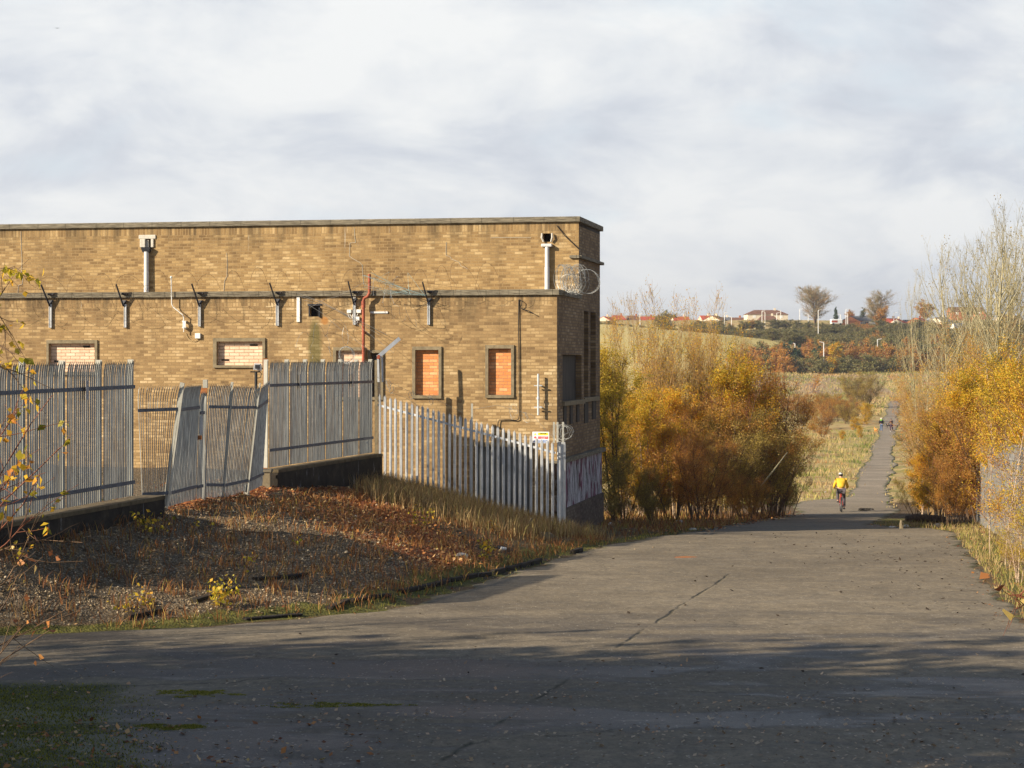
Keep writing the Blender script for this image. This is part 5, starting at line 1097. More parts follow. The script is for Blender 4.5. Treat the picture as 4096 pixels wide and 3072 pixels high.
V, Q_ = blades(rng, x, y_, z, .16, .06, .5); stuff('verge_grass', V, Q_, M['meadowgrass'], np.repeat(np.clip(rng.uniform(0, .8, len(x)), 0, 1), 6), 'ragged grass growing over both edges of the narrow far road', 'grass')
rng, x, y_, z = scatter(6, 40000, (2.5, 16), (55, 84), lambda x, y: (dl_(x, y) > .1) * .6 * patch(x, y, 2, 6, -.4, .3))
V, Q_ = blades(rng, x, y_, z, .22, .02, .4); stuff('undergrowth', V, Q_, M['weed'], np.repeat(rng.uniform(.1, 1, len(x)), 6), 'brown undergrowth below the scrub beside the building', 'undergrowth')
def flat_leaves(seed, n, xr_, yr_, fn, size, mat, label, name='fallen_leaves', lift=.02):
    rng, x, y_, z = scatter(seed, n, xr_, yr_, fn); n = len(x); d = unit(np.c_[rng.normal(size=(n, 2)), rng.normal(size=n) * .25]); e = unit(np.cross(d, np.c_[rng.normal(size=(n, 2)) * .35, np.ones(n)])); s_ = size * rng.uniform(.5, 1.3, (n, 1)); p = np.c_[x, y_, z + lift]
    V = np.stack([p, p + (d * .45 + e * .38) * s_, p + d * s_ + np.array([0, 0, .25]) * s_ * rng.uniform(0, 1, (n, 1)), p + (d * .45 - e * .38) * s_ + np.array([0, 0, .2]) * s_ * rng.uniform(0, 1, (n, 1))], 1).reshape(-1, 3)
    stuff(name, V, np.arange(4 * n).reshape(n, 4), mat, np.repeat(rng.uniform(0, 1, n), 4), label, 'leaves')
flat_leaves(10, 14000, (-6, 9), (15, 30), lambda x, y: sstep((27.5 - y) / 9) * (.08 + .75 * patch(x, y, 3.2, 9, -.1, .5) + .5 * sstep((x - .5) / 2) * sstep((23 - y) / 3)), .048, M['paleleaf'], 'small pale leaves scattered over the shaded near road', lift=.03)
flat_leaves(11, 50000, (-8, 3), (34, 52), lambda x, y: (dl_(x, y) > .5) * masks(x, y)['litter'], .075, M['dryleaf'], 'drift of russet fallen leaves on the mound and along the gate foot')
flat_leaves(12, 22000, (-9, 6), (26, 56), lambda x, y: (dl_(x, y) > -.2) * (.06 + .5 * np.clip(1 - np.abs(dl_(x, y) - .9) / .9, 0, 1) * patch(x, y, 1.5, 7, .0, .4)), .06, M['dryleaf'], 'orange fallen leaves caught in the grass of the left verge')
flat_leaves(13, 26000, (6, 16), (22, 64), lambda x, y: (dr_(x, y) > -.5) * (.1 + .6 * np.clip(1 - np.abs(dr_(x, y) - .3) / .7, 0, 1) * patch(x, y, 1.3, 5, -.1, .4)), .065, M['dryleaf'], 'orange fallen leaves along the right edge of the road')
flat_leaves(14, 16000, (3, 18), (56, 84), lambda x, y: (dl_(x, y) > -.6) * np.clip(1 - np.abs(dl_(x, y) - .6) / 2.2, 0, 1) * .7, .09, M['dryleaf'], 'russet leaves below the scrub at the shaded bend')
flat_leaves(15, 7000, (-6.5, -1.2), (16, 20.5), lambda x, y: .05 + .5 * patch(x, y, .9, 7, .1, .5) * sstep((-x - 2.4 + (19 - y) * .2) / 1.2), .06, M['dryleaf'], 'brown fallen leaves on the moss at the near left corner')
flat_leaves(16, 1500, (-3, 10.5), (22, 56), lambda x, y: (dl_(x, y) < -.4) * (.10 + .9 * sstep((x - 5.5) / 2.5)), .07, M['twiglitter'], 'dark twigs and clods scattered on the road, most of them near its right edge', name='twig_litter', lift=.02)
# gravel and small stones
def stones(seed, n, xr_, yr_, fn, size, mat, name, label):
    rng, x, y_, z = scatter(seed, n, xr_, yr_, fn); n = len(x); s_ = size * np.exp(rng.normal(size=(n, 1)) * .45)
    o_ = np.array([(1, 0, 0), (-1, 0, 0), (0, 1, 0), (0, -1, 0), (0, 0, .7), (0, 0, -.7)], float); f_ = np.array([(0, 2, 4), (2, 1, 4), (1, 3, 4), (3, 0, 4), (2, 0, 5), (1, 2, 5), (3, 1, 5), (0, 3, 5)])
    a = rng.uniform(0, 6.28, n); j = 1 + rng.uniform(-.35, .35, (n, 6, 1)); V = o_[None] * j * s_[:, None, :]; c, s2 = np.cos(a)[:, None], np.sin(a)[:, None]
    V = np.stack([V[..., 0] * c - V[..., 1] * s2, V[..., 0] * s2 + V[..., 1] * c, V[..., 2]], -1) + np.c_[x, y_, z + s_[:, 0] * .3][:, None, :]
    stuff(name, V.reshape(-1, 3), (np.arange(n)[:, None, None] * 6 + f_[None]).reshape(-1, 3), mat, np.repeat(rng.uniform(0, 1, n), 6), label, 'stones')
t = NT('gravel_stones'); t.col(t.ramp(t.attr('tint'), [(0, (.09, .062, .038)), (.4, (.21, .155, .093)), (.8, (.36, .28, .175)), (1, (.54, .45, .33))])).rough(.95); M['gravelstone'] = t.m
stones(20, 150000, (-9, 3), (27, 49), lambda x, y: masks(x, y)['gravel'] * (x > -8.4 + .22 * (y - 29)) * .55, .012, M['gravelstone'], 'gravel', 'loose grey-brown gravel covering the mound')
stones(21, 5000, (-9, 9), (15, 60), lambda x, y: (dl_(x, y) < .3) * (.05 + .8 * np.clip(1 - np.abs(dl_(x, y) + .4) / 1.6, 0, 1)), .012, M['gravelstone'], 'grit', 'loose grit scattered on the road near its left edge')
# leafy seedlings on the mound
def seedling(sx, D, h, n, mat, label, seed, leaf=.06, wide=.5):
    rng = np.random.default_rng(seed); p = P(sx, 2000, D); x, y_ = p.x, p.y; z = gz(x, y_); ns = 5
    T3 = bend(rng, np.c_[rng.normal(size=ns) * .08 * wide, rng.normal(size=ns) * .08 * wide, np.zeros(ns)], np.c_[rng.normal(size=(ns, 2)) * wide, np.ones(ns)], np.full(ns, h) * rng.uniform(.6, 1, ns), 5, .05, .1)
    v, q = tubes(T3, np.linspace(.006, .002, 5)[None].repeat(ns, 0), 4); root = empty('seedling', (x, y_, z), 0, label, 'plant', 'yellow-leaved seedlings on the mound')
    npmesh('stems', v, q, M['bark_brown'], parent=root); li = rng.integers(0, ns, n); pl_, _, _ = samp(T3, np.ones((ns, 5)), li, rng.uniform(.25, 1, n)); pl_ += rng.normal(size=(n, 3)) * .05
    v, q = leaves(rng, pl_, leaf, .5, .75); npmesh('leaves', v, q, mat, tint=np.repeat(rng.uniform(0, 1, n), 4), parent=root)
for i, (sx, D, h, n, mt, lab, lf) in enumerate([(880, 31.1, .50, 150, 'lf_yellow', 'broad yellow-leaved seedling clump on the gravel, the biggest one', .06), (585, 30.6, .38, 38, 'lf_yellow', 'small yellow-leaved seedling left of the biggest clump', .06), (490, 30.2, .34, 22, 'lf_yellow', 'thin yellow-leaved sprig left of the other seedlings', .055), (1000, 33.4, .42, 20, 'lf_yellow', 'thin yellow sprig right of the biggest clump', .055),
      (1930, 41.9, .50, 75, 'lf_green', 'bright green leafy weed at the kerb near the white fence', .075), (1690, 44.5, .62, 60, 'lf_yellow', 'yellow-leaved sapling in the russet drift', .06), (580, 34.6, .52, 46, 'lf_green', 'green-leaved sprout in the shaded gravel', .075), (640, 35.0, .35, 26, 'lf_green', 'second green sprout close to the first in the shaded gravel', .07), (800, 36.2, .3, 16, 'lf_green', 'small yellowish sprout on the shaded mound', .06), (1180, 36.5, .28, 10, 'lf_yellow', 'single yellow sprout high on the mound', .07),
      (80, 30.4, .4, 30, 'lf_yellow', 'yellow seedling at the left edge of the gravel', .06), (2130, 51.2, .35, 40, 'lf_green', 'green weed in the dead grass by the last spikes', .06), (1980, 47.0, .45, 50, 'lf_rust', 'reddish weed left of the flat stone slab', .05), (420, 36.0, 1.0, 60, 'lf_dkgreen', 'tall dark green weed against the low stone wall', .05)]):
    seedling(sx, D, h, n, M[mt], lab, 100 + i, lf)
# birch sprays reaching in at the near left edge, and one on the near right
def spray(name, label, roots, mat, D, seed, nl, leaf, bark_='bark_brown'):
    rng = np.random.default_rng(seed); o0 = P(*roots[0][0], D); root = empty(name, tuple(o0), 0, label, 'branch'); PL = []; RL = []
    for pts in roots:
        q = np.array([P(p[0], p[1], D + rng.uniform(-.15, .15)) - o0 for p in pts]); tt = np.linspace(0, 1, 10); s_ = np.linspace(0, 1, len(q)); PL.append(np.stack([np.interp(tt, s_, q[:, k]) for k in range(3)], 1)); RL.append(np.linspace(.0042, .0014, 10))
    PL = np.array(PL); RL = np.array(RL); v, q = tubes(PL, RL, 5); k = len(PL) * 5
    ii = rng.integers(0, len(PL), k); tt = rng.uniform(.2, .95, k); p, d, r = samp(PL, RL, ii, tt); TW = bend(rng, p, d + rng.normal(size=(k, 3)) * .45, rng.uniform(.10, .30, k), 5, .0, .12); v2, q2 = tubes(TW, np.linspace(.0016, .0008, 5)[None].repeat(k, 0), 4)
    npmesh('twigs', np.r_[v, v2], np.r_[q, q2 + len(v)], M[bark_], parent=root)
    li = rng.integers(0, k, nl); pl_, _, _ = samp(TW, np.ones((k, 5)), li, rng.uniform(.2, 1, nl)); pl_ += rng.normal(size=(nl, 3)) * .012
    v, q = leaves(rng, pl_, leaf, .8, .75); npmesh('leaves', v, q, mat, tint=np.repeat(rng.uniform(0, 1, nl), 4), parent=root)
spray('birch_branch', 'birch spray with small yellow leaves reaching in at the top left edge', [[(-120, 1130), (10, 1080), (60, 1065)], [(-140, 1300), (-20, 1220), (20, 1150)], [(-120, 1340), (0, 1380), (60, 1420)], [(-120, 1180), (-10, 1250), (40, 1330)], [(-100, 1450), (20, 1470), (70, 1520)]], M['lf_yellow'], 9.0, 41, 75, .034)
spray('birch_branch', 'birch twigs with orange and yellow leaves in front of the tall left fence', [[(-150, 2100), (0, 1900), (120, 1700), (210, 1580)], [(-140, 2200), (20, 2000), (150, 1880), (240, 1790)], [(-120, 1900), (-10, 1760), (70, 1640)], [(-150, 2300), (0, 2120), (90, 2020), (160, 1900)], [(-150, 2050), (-40, 2010), (60, 1890)], [(-120, 2250), (10, 2190), (130, 2060)]], M['lf_gold'], 8.0, 42, 120, .032, 'bark_red')
spray('birch_branch', 'bare dark twigs curving over the road edge at the lower left', [[(-150, 2900), (-20, 2640), (60, 2540), (170, 2430)], [(-120, 2800), (10, 2640), (90, 2590), (200, 2520)], [(-140, 2700), (0, 2580), (120, 2520), (260, 2440)], [(-120, 2420), (20, 2330), (90, 2210), (150, 2060)], [(-80, 2560), (30, 2400), (70, 2300)], [(-150, 2260), (60, 2180), (170, 2160), (330, 2170)]], M['dryleaf'], 8.0, 43, 22, .030)
spray('willow_twig', 'twig with large drooping brown leaves at the right edge', [[(4230, 2300), (4130, 2330), (4080, 2380), (4060, 2400)], [(4230, 2430), (4130, 2400), (4060, 2440)]], M['dryleaf'], 7.0, 44, 14, .065, 'bark_red')
# trees standing out of view to the left whose shade falls across the near road
for i, (x, y_, h, k, lab) in enumerate([(-13, 17.0, 8.2, 'farround', 'full dark tree outside the left of the view'), (-14.5, 14.0, 11, 'farround', 'tall dark tree just outside the left of the view'), (-19, 15.0, 10.5, 'farround', 'tall dark tree further outside the left of the view'), (-21, 11.5, 13, 'farround', 'tallest dark tree outside the left of the view'), (-15, 9.5, 12.5, 'farround', 'second tallest dark tree outside the left of the view'),
       (-26, 8, 14, 'farround', 'huge dark tree far outside the left of the view'), (-19, 5, 12, 'farround', 'dark tree behind the row outside the left of the view'), (-9.5, 12.5, 7, 'farround', 'small dark tree outside the left of the view'),
       (-15, 20.5, 8.0, 'poplar', 'bare poplar outside the left of the view'), (-22, 18.0, 11, 'poplar', 'tall bare poplar outside the left of the view'), (-18, 22.5, 9.5, 'poplar', 'slim bare poplar outside the left of the view'), (-28, 17.5, 13, 'poplar', 'farthest bare poplar outside the left of the view'), (-26, 21.5, 13, 'poplar', 'tall narrow bare poplar beyond the others outside the left of the view'), (-33, 20, 15, 'poplar', 'tallest narrow bare poplar outside the left of the view')]):
    tree(k, x, y_, h, lab, group='trees left of the view', var=i, wide=.55 if 'narrow' in lab else 1.15)
# ------------------------------------------------------------------ far hillside: trees, houses, lamps
def hit(sx, sy, d0=14., d1=1200.):
    """where the sight line of a photograph pixel meets the ground"""
    D = np.concatenate([np.arange(d0, 120, .05), np.arange(120, d1, 1.0)]); x = (sx - CX) / F * D; z = (HY - sy) / F * D
    k = np.argmax(z <= ground_z(x, D, False)); return Vector((x[k], D[k], gz(x[k], D[k])))
frt = random.Random(21)
WD = 'trees of the far wooded slope'
def far(kind, sx, D, sy, wd, lab, cat='tree'): tree_at(kind, sx, D, sy, lab, group=WD, wide=wd, var=frt.randrange(9), cat=cat)
for (k, sx, D, sy, wd, lab) in [('farpine', 3170, 585, 1371, 1.0, 'dark conifer on the far slope, left of a pair'), ('farpine', 3205, 590, 1385, 1.0, 'dark conifer on the far slope, right of a pair'), ('farpine', 3283, 600, 1388, 1.0, 'dark conifer hard against the tall lamp post'), ('farlarch', 3330, 590, 1372, 1.1, 'orange larch right of the lamp post, broad at the foot'),
      ('farorange', 3122, 560, 1378, 1.0, 'orange birch left of the dark conifers'), ('farorange', 3385, 600, 1372, 1.1, 'bright orange birch right of the larch'), ('farorange', 3440, 605, 1366, 1.2, 'dark orange birch above the pale olive bush'), ('farorange', 3545, 600, 1370, 1.1, 'brown birch with a white stem on the far slope'), ('farorange', 3610, 590, 1375, 1.2, 'orange birch at the right of the far tree belt'),
      ('farround', 3460, 575, 1415, 1.9, 'broad pale olive bush behind the heath'), ('farround', 3390, 580, 1425, 1.5, 'low green bush left of the pale olive bush'), ('farround', 3260, 580, 1415, 1.5, 'low green bush between larch and conifers'), ('farround', 3575, 580, 1420, 1.4, 'low brown bush right of the white-stemmed birch'),
      ('farorange', 3660, 580, 1400, 1.4, 'orange scrub behind the end of the heath'), ('farorange', 3230, 610, 1365, 1.2, 'orange birch rising behind the dark conifers'), ('farround', 3500, 610, 1385, 1.3, 'dark green tree behind the orange birches'),
      ('farorange', 3085, 570, 1392, 1.5, 'orange bush on the shoulder of the green field'), ('farround', 3110, 565, 1415, 1.6, 'green bush on the shoulder of the green field'), ('farorange', 3140, 560, 1430, 1.7, 'rusty bush at the foot of the green field'), ('farround', 3060, 590, 1375, 1.5, 'dark bush at the top right corner of the green field'), ('farround', 3180, 562, 1440, 1.8, 'low olive bush under the green field'), ('farorange', 3020, 580, 1385, 1.4, 'orange bush on the edge of the green field'),
      ('fargrey', 3262, 860, 1142, 1.6, 'tall feathery grey tree on the skyline, the biggest one'), ('fargrey', 3512, 860, 1162, 1.45, 'tall pale grey tree on the skyline right of the brick house'), ('farpine', 3344, 880, 1229, .8, 'small pointed conifer on the skyline'), ('farpine', 3448, 880, 1232, 1.1, 'stubby conifer on the skyline beside the pale grey tree'),
      ('farorange', 3520, 850, 1225, 1.3, 'brown tree in front of the pale grey skyline tree'), ('farorange', 3700, 900, 1200, 1.6, 'dark reddish tree on the skyline by the bare poplars'), ('farorange', 3400, 900, 1240, 1.9, 'reddish hedge tree behind the brick house'), ('farround', 2660, 800, 1245, 1.2, 'brown-green tree between the left-hand houses')]:
    far(k, sx, D, sy, wd, lab)
# the body of the wood: rows of crowns climbing the slope
def zone(sx):
    for lim, nm in ((2900, 'under the cream gable house'), (3010, 'under the big brown roof'), (3160, 'left of the tall grey skyline tree'), (3330, 'under the tall grey skyline tree'), (3450, 'under the long dark roof'), (3540, 'under the pale grey skyline tree'), (3640, 'under the bright red roof'), (3760, 'behind the leftmost bare poplar'), (3920, 'between the bare poplars')):
        if sx < lim: return nm
    return 'behind the birches at the right edge'
for (D, y0, x0, x1, step, kinds, rn) in [(600, 1392, 2960, 4300, 62, ('farorange', 'farround', 'farorange'), 'lowest row'), (635, 1370, 3060, 4300, 56, ('farround', 'farorange', 'farround'), 'second row'), (675, 1350, 3090, 4300, 50, ('farround', 'farround', 'farround', 'farorange'), 'third row'), (720, 1334, 3090, 4300, 52, ('farround', 'farround', 'farround', 'farorange'), 'middle rows'), (765, 1322, 2760, 4300, 48, ('farround',), 'middle rows'), (800, 1310, 2760, 4300, 42, ('farround', 'farround', 'farround'), 'upper row'), (835, 1303, 2790, 4300, 46, ('farround', 'farround', 'farround', 'farround', 'farorange'), 'top row')]:
    sx = x0
    while sx < x1:
        p = P(sx, y0 + frt.uniform(-12, 14), D + frt.uniform(-12, 12)); kd = kinds[frt.randrange(len(kinds))]; g_ = gz(p.x, p.y); h = min(max(p.z - g_, 4.2), 12)
        lab = {'farround': 'green', 'farorange': 'rusty'}[kd] + ' crown, %s of far wood, %s' % (rn, zone(sx))
        tree(kd, p.x, p.y, h, lab, group=('green' if kd == 'farround' else 'rusty') + ' crowns of the far wood', wide=frt.uniform(1.25, 1.7) * max(1, 6.5 / h)); sx += step * frt.uniform(.7, 1.3)
sx = 2400
while sx < 2790:
    p = P(sx, 0, 760 + frt.uniform(-15, 15)); tree('farround', p.x, p.y, frt.uniform(2, 3.2), 'low hedge bush in front of the left-hand houses', group='hedge bushes by the left houses', cat='bush', wide=2.0); sx += 34 * frt.uniform(.7, 1.4)
# houses
M['h_brick'] = simple('house_brick', (.42, .17, .08), .9, 0, .15, .8); M['h_cream'] = simple('house_render', (.70, .62, .48), .9, 0, .08, .5); M['h_orange'] = simple('house_orange_brick', (.62, .22, .09), .9, 0, .12, .8)
M['r_red'] = simple('red_roof_tiles', (.42, .085, .05), .9, 0, .15, .8); M['r_brown'] = simple('brown_roof_tiles', (.17, .085, .055), .9, 0, .2, .8); M['r_grey'] = simple('grey_slates', (.13, .135, .15), .8, 0, .2, .8); M['h_glass'] = simple('house_window', (.05, .06, .08), .2); M['h_white'] = simple('house_white', (.8, .8, .78), .7, 0, .05, .5)
def house(sx0, sx1, sy_ridge, sy_base, D, wall, roof, hip, rot, label, depth=8.0, gablew=None, nwin=3):
    c = P((sx0 + sx1) / 2, 0, D); w = (sx1 - sx0) / F * D / max(.55, abs(math.cos(rot))) * .92; zt = (HY - sy_ridge) / F * D; zb = min((HY - sy_base) / F * D, zt - 4.5); g0 = gz(c.x, D)
    root = empty('house', (c.x, D, zb), rot, label, 'house', 'houses of the far estate'); H = zt - zb; e = H * .55; hx, hy = w / 2, depth / 2
    MB().box(-hx, hx, -hy, hy, min(g0 - zb, 0) - 1, e).build('wall', M[wall], root)
    o = .35; m = MB(); ix = hx * .45 if hip else 0
    V = [(-hx - o, -hy - o, e - .05), (hx + o, -hy - o, e - .05), (hx + o, hy + o, e - .05), (-hx - o, hy + o, e - .05), (-hx - o + ix, 0, H), (hx + o - ix, 0, H)]
    m.add(V, [(0, 1, 5, 4), (2, 3, 4, 5), (1, 2, 5), (3, 0, 4), (3, 2, 1, 0)]); rf = m.build('roof', M[roof], root)
    if not hip:
        for s_ in (-1, 1): MB().add([(s_ * (hx + .36), -hy, e - .3), (s_ * (hx + .36), hy, e - .3), (s_ * (hx + .36), 0, H - .25)], [(0, 1, 2)]).build('gable', M[wall], root)
    MB().box(hx * .4, hx * .4 + .8, -.4, .4, H - 1, H + .9).build('chimney', M[wall], rf)
    for i in range(nwin):
        x = -hx + w * (i + .5) / nwin; MB().box(x - .7, x + .7, -hy - .06, -hy, e * .35, e * .8).build('window', M['h_glass'] if i % 2 else M['h_white'], root)
    MB().box(-hx * .1, hx * .1 + .5, -hy - .05, -hy - .001, 0, e * .3).build('door', M['h_white'], root)
    return root
for a in [(2405, 2445, 1266, 1292, 900, 'h_cream', 'r_red', False, 1.2, 'cream bungalow gable with a red roof, just past the brick building'), (2440, 2500, 1261, 1292, 905, 'h_brick', 'r_red', True, .1, 'red hipped-roof house, second from the brick building'), (2500, 2560, 1263, 1290, 910, 'h_brick', 'r_brown', True, .1, 'brown hipped-roof house behind the bare stems'), (2560, 2620, 1266, 1290, 910, 'h_brick', 'r_red', False, .15, 'long red-roofed house left of the goal'),
      (2690, 2754, 1266, 1290, 905, 'h_cream', 'r_red', False, .1, 'red-roofed cream bungalow right of the goal'), (2800, 2845, 1262, 1288, 900, 'h_cream', 'r_red', False, .2, 'red-roofed house with a bright cream front'), (2838, 2882, 1262, 1288, 897, 'h_cream', 'r_brown', False, 1.15, 'cream gable-end house beside the bright cream front'), (2882, 2916, 1268, 1286, 930, 'h_cream', 'r_grey', False, .1, 'low dark-roofed house between the gable end and the big roof'), (2916, 2975, 1270, 1290, 940, 'h_brick', 'r_brown', False, .1, 'low brown-roofed terrace left of the big roof'),
      (2975, 3152, 1240, 1280, 930, 'h_cream', 'r_brown', True, .1, 'big building with a wide brown hipped roof on the skyline'), (3030, 3110, 1262, 1284, 900, 'h_cream', 'r_brown', True, .0, 'lower cream building in front of the big brown roof'),
      (3410, 3500, 1264, 1298, 880, 'h_cream', 'r_grey', False, .15, 'long dark-roofed house below the pale grey tree'), (3390, 3425, 1264, 1300, 872, 'h_orange', 'r_grey', False, 1.25, 'orange brick gable at the left of the long dark roof'), (3530, 3590, 1273, 1308, 860, 'h_cream', 'r_red', False, .35, 'house with a bright red roof'), (3575, 3608, 1275, 1310, 858, 'h_cream', 'r_red', False, 1.2, 'cream gable beside the bright red roof'),
      (3612, 3672, 1279, 1308, 870, 'h_brick', 'r_grey', False, .3, 'grey slate-roofed house right of the bright red roof'), (3650, 3700, 1271, 1310, 866, 'h_orange', 'r_red', False, 1.1, 'orange gable house by the leftmost poplar'), (3688, 3735, 1281, 1308, 868, 'h_cream', 'r_grey', False, .2, 'grey-roofed house behind the leftmost poplar'), (3740, 3790, 1268, 1310, 880, 'h_cream', 'r_grey', False, .6, 'cream house glimpsed between the poplars'),
      (3790, 3935, 1228, 1262, 960, 'h_brick', 'r_brown', False, .05, 'long brown-roofed terrace on the skyline behind the poplars'), (3812, 3868, 1292, 1322, 830, 'h_white', 'r_grey', False, .1, 'white-walled house behind the middle poplars'), (3895, 3950, 1254, 1306, 860, 'h_orange', 'r_red', False, .3, 'red house behind the poplar trunks'), (3990, 4080, 1262, 1305, 870, 'h_cream', 'r_brown', False, .1, 'cream house at the right edge behind the birches')]:
    house(*a)
for i, (sx, y0, y1, D) in enumerate([(2898, 1252, 1285, 860), (2926, 1268, 1303, 820), (3048, 1244, 1278, 860), (3060, 1248, 1280, 862), (3107, 1252, 1280, 870), (3123, 1243, 1275, 870), (3199, 1237, 1285, 850), (3233, 1256, 1290, 850), (3273, 1241, 1306, 800), (3362, 1258, 1296, 850), (3384, 1238, 1298, 840), (3391, 1254, 1296, 850), (3575, 1252, 1284, 850), (2640, 1262, 1300, 840), (2560, 1255, 1296, 850), (3295, 1370, 1450, 585), (3510, 1358, 1400, 640), (3180, 1374, 1420, 640)]):
    p = P(sx, y1, D); h = (y1 - y0) / F * D; r = empty('street_lamp', tuple(p), 0, ('thin pale street lamp ' + zone(sx) if D > 700 and sx > 2800 else 'thin pale street lamp by the left-hand houses' if D > 700 else 'white street lamp among the far orange trees, ' + ('beside the orange larch' if i == 15 else 'right of the larch' if i == 16 else 'by the paired conifers')), 'street lamp', 'street lamps of the far estate' if D > 700 else 'street lamps in the far wood')
    MB().tube([(0, 0, -8), (0, 0, h)], [.17, .12], 5).build('pole', M['h_white'], r); MB().beam((0, 0, h), (-1.3 if i % 2 else 1.3, 0, h + .25), .22, .14).build('lamp_head', M['h_white'], r)
gp = empty('goal', tuple(P(2662, 1320, 560)), 0, 'white football goal frame at the top of the green field', 'goal'); gp.location.z = gz(gp.location.x, 560)
MB().tube([(-1.3, 0, 0), (-1.3, 0, 1.7), (1.3, 0, 1.7), (1.3, 0, 0)], .09, 5).build('frame', M['h_white'], gp); MB().box(-1.2, 1.2, .8, .85, 0, 1.5).build('net', simple('goal_net', (.45, .47, .5), .9), gp)
vn = empty('parked_van', tuple(P(3345, 1300, 820)), .2, 'tiny white and red van parked left of the orange brick gable', 'van')
MB().box(-2.4, 2.4, -1, 1, .4, 2.3).build('body', M['h_white'], vn, bevel=.3); MB().box(-2.42, .2, -1.03, -1.0, 1.0, 1.8).build('stripe_panel', M['r_red'], vn); MB().tube([(-1.5, -1.02, .4), (-1.5, -.8, .4)], .4, 12).build('wheel', M['blackplastic'], vn); MB().tube([(1.5, -1.02, .4), (1.5, -.8, .4)], .4, 12).build('wheel', M['blackplastic'], vn)

# ------------------------------------------------------------------ people, bicycle, dogs, bird
def skin(name, J, E, mat, parent, lvl=1, root=None):
    """J: {joint: (x,y,z,r)}; E: pairs of joints"""
    ks = list(J); me = bpy.data.meshes.new(name); me.from_pydata([J[k][:3] for k in ks], [(ks.index(a), ks.index(b)) for a, b in E], []); me.update()
    o = bpy.data.objects.new(name, me); col.objects.link(o); me.materials.append(mat)
    if parent: o.parent = parent
    sk = o.modifiers.new('skin', 'SKIN'); me.skin_vertices.new() if not me.skin_vertices else None
    for i, k in enumerate(ks):
        r = J[k][3]; sv = me.skin_vertices[0].data[i]; sv.radius = (r, r) if not hasattr(r, '__len__') else r; sv.use_root = (i == 0)
    sk.use_smooth_shade = True; s_ = o.modifiers.new('sub', 'SUBSURF'); s_.levels = s_.render_levels = lvl
    dg = bpy.context.evaluated_depsgraph_get(); m2 = bpy.data.meshes.new_from_object(o.evaluated_get(dg)); o.modifiers.clear(); o.data = m2; bpy.data.meshes.remove(me); m2.name = name
    if not m2.materials: m2.materials.append(mat)
    return o
def mir(J, names, d):
    for n in names: x, y_, z, r = d[n]; J[n + 'L'] = (-x, y_, z, r); J[n + 'R'] = (x, y_, z, r)
M['skin'] = simple('skin', (.55, .33, .23), .6, 0, .05); M['yellowjacket'] = simple('yellow_jacket', (.74, .46, .035), .8, 0, .10, 9); M['darktrousers'] = simple('dark_grey_trousers', (.075, .065, .075), .9, 0, .2, 12)
M['blackcloth'] = simple('black_cloth', (.02, .02, .023), .9, 0, .2, 12); M['jeans'] = simple('blue_jeans', (.10, .15, .26), .9, 0, .25, 14); M['lime'] = simple('lime_hood', (.25, .62, .10), .8); M['whitecap'] = simple('white_cap', (.82, .82, .76), .7); M['browncloth'] = simple('brown_cloth', (.09, .05, .045), .9, 0, .2, 12)
M['tyre'] = simple('tyre_rubber', (.02, .02, .02), .8); M['bikered'] = simple('red_frame', (.38, .04, .03), .35); M['hair'] = simple('dark_hair', (.05, .03, .02), .7); M['purple'] = simple('purple_trousers', (.09, .045, .08), .9)
cp_ = P(3364, 2050, 90); cx, cy = cp_.x, 90.0; cz = gz(cx, cy) + .01; cyh = -math.atan(.19) * 0 - .12
bk = empty('bicycle', (cx, cy, cz), cyh, 'mountain bike with a red frame ridden down the road', 'bicycle')
for (y0, nm) in ((-.52, 'rear'), (.53, 'front')):
    ty = MB(); n = 28; ty.tube([(0, y0 + .33 * math.cos(a * 2 * math.pi / n), .35 + .33 * math.sin(a * 2 * math.pi / n)) for a in range(n + 1)], .027, 8, cap=False); wt = ty.build('wheel', M['tyre'], bk, smooth=True)
    rm = MB(); rm.tube([(0, y0 + .295 * math.cos(a * 2 * math.pi / n), .35 + .295 * math.sin(a * 2 * math.pi / n)) for a in range(n + 1)], .010, 5, cap=False)
    for a in range(14): rm.tube([(0.015 * (-1) ** a, y0, .35), (0, y0 + .29 * math.cos(a * .4488), .35 + .29 * math.sin(a * .4488))], .002, 3, cap=False)
    rm.tube([(-.04, y0, .35), (.04, y0, .35)], .018, 8); rm.build('rim', M['galv'], wt)
fm = MB(); bb = (0, -.08, .30); st_ = (0, -.20, .80); hd = (0, .40, .86); hb = (0, .44, .70)
for a, b, r in ((bb, st_, .017), (st_, (0, -.22, .93), .014), (bb, hb, .021), (st_, hd, .018), (hd, hb, .02)): fm.tube([a, b], r, 8)
for s_ in (-1, 1):
    fm.tube([(s_ * .02, -.10, .30), (s_ * .065, -.52, .35)], .010, 6); fm.tube([(s_ * .015, -.19, .76), (s_ * .065, -.52, .35)], .009, 6); fm.tube([(s_ * .02, .44, .70), (s_ * .055, .53, .35)], .014, 6)
fm.build('frame', M['bikered'], bk); MB().tube([(0, .40, .86), (0, .38, 1.0)], .016, 8).tube([(-.31, .33, 1.03), (-.12, .38, 1.02), (0, .40, 1.0), (.12, .38, 1.02), (.31, .33, 1.03)], .013, 8).build('handlebar', M['blackplastic'], bk)
MB().ball((0, -.24, .95), (.075, .13, .035), 12, 8).ball((0, -.10, .955), (.03, .12, .022), 10, 6).build('saddle', M['blackplastic'], bk, smooth=True)
MB().tube([(-.06, -.08, .30), (-.09, -.03, .44)], .011, 6).box(-.19, -.09, -.07, .02, .43, .455).build('crank', M['darkmetal'], bk); MB().tube([(.06, -.08, .30), (.09, -.13, .155)], .011, 6).box(.09, .19, -.18, -.08, .145, .165).build('crank', M['darkmetal'], bk)
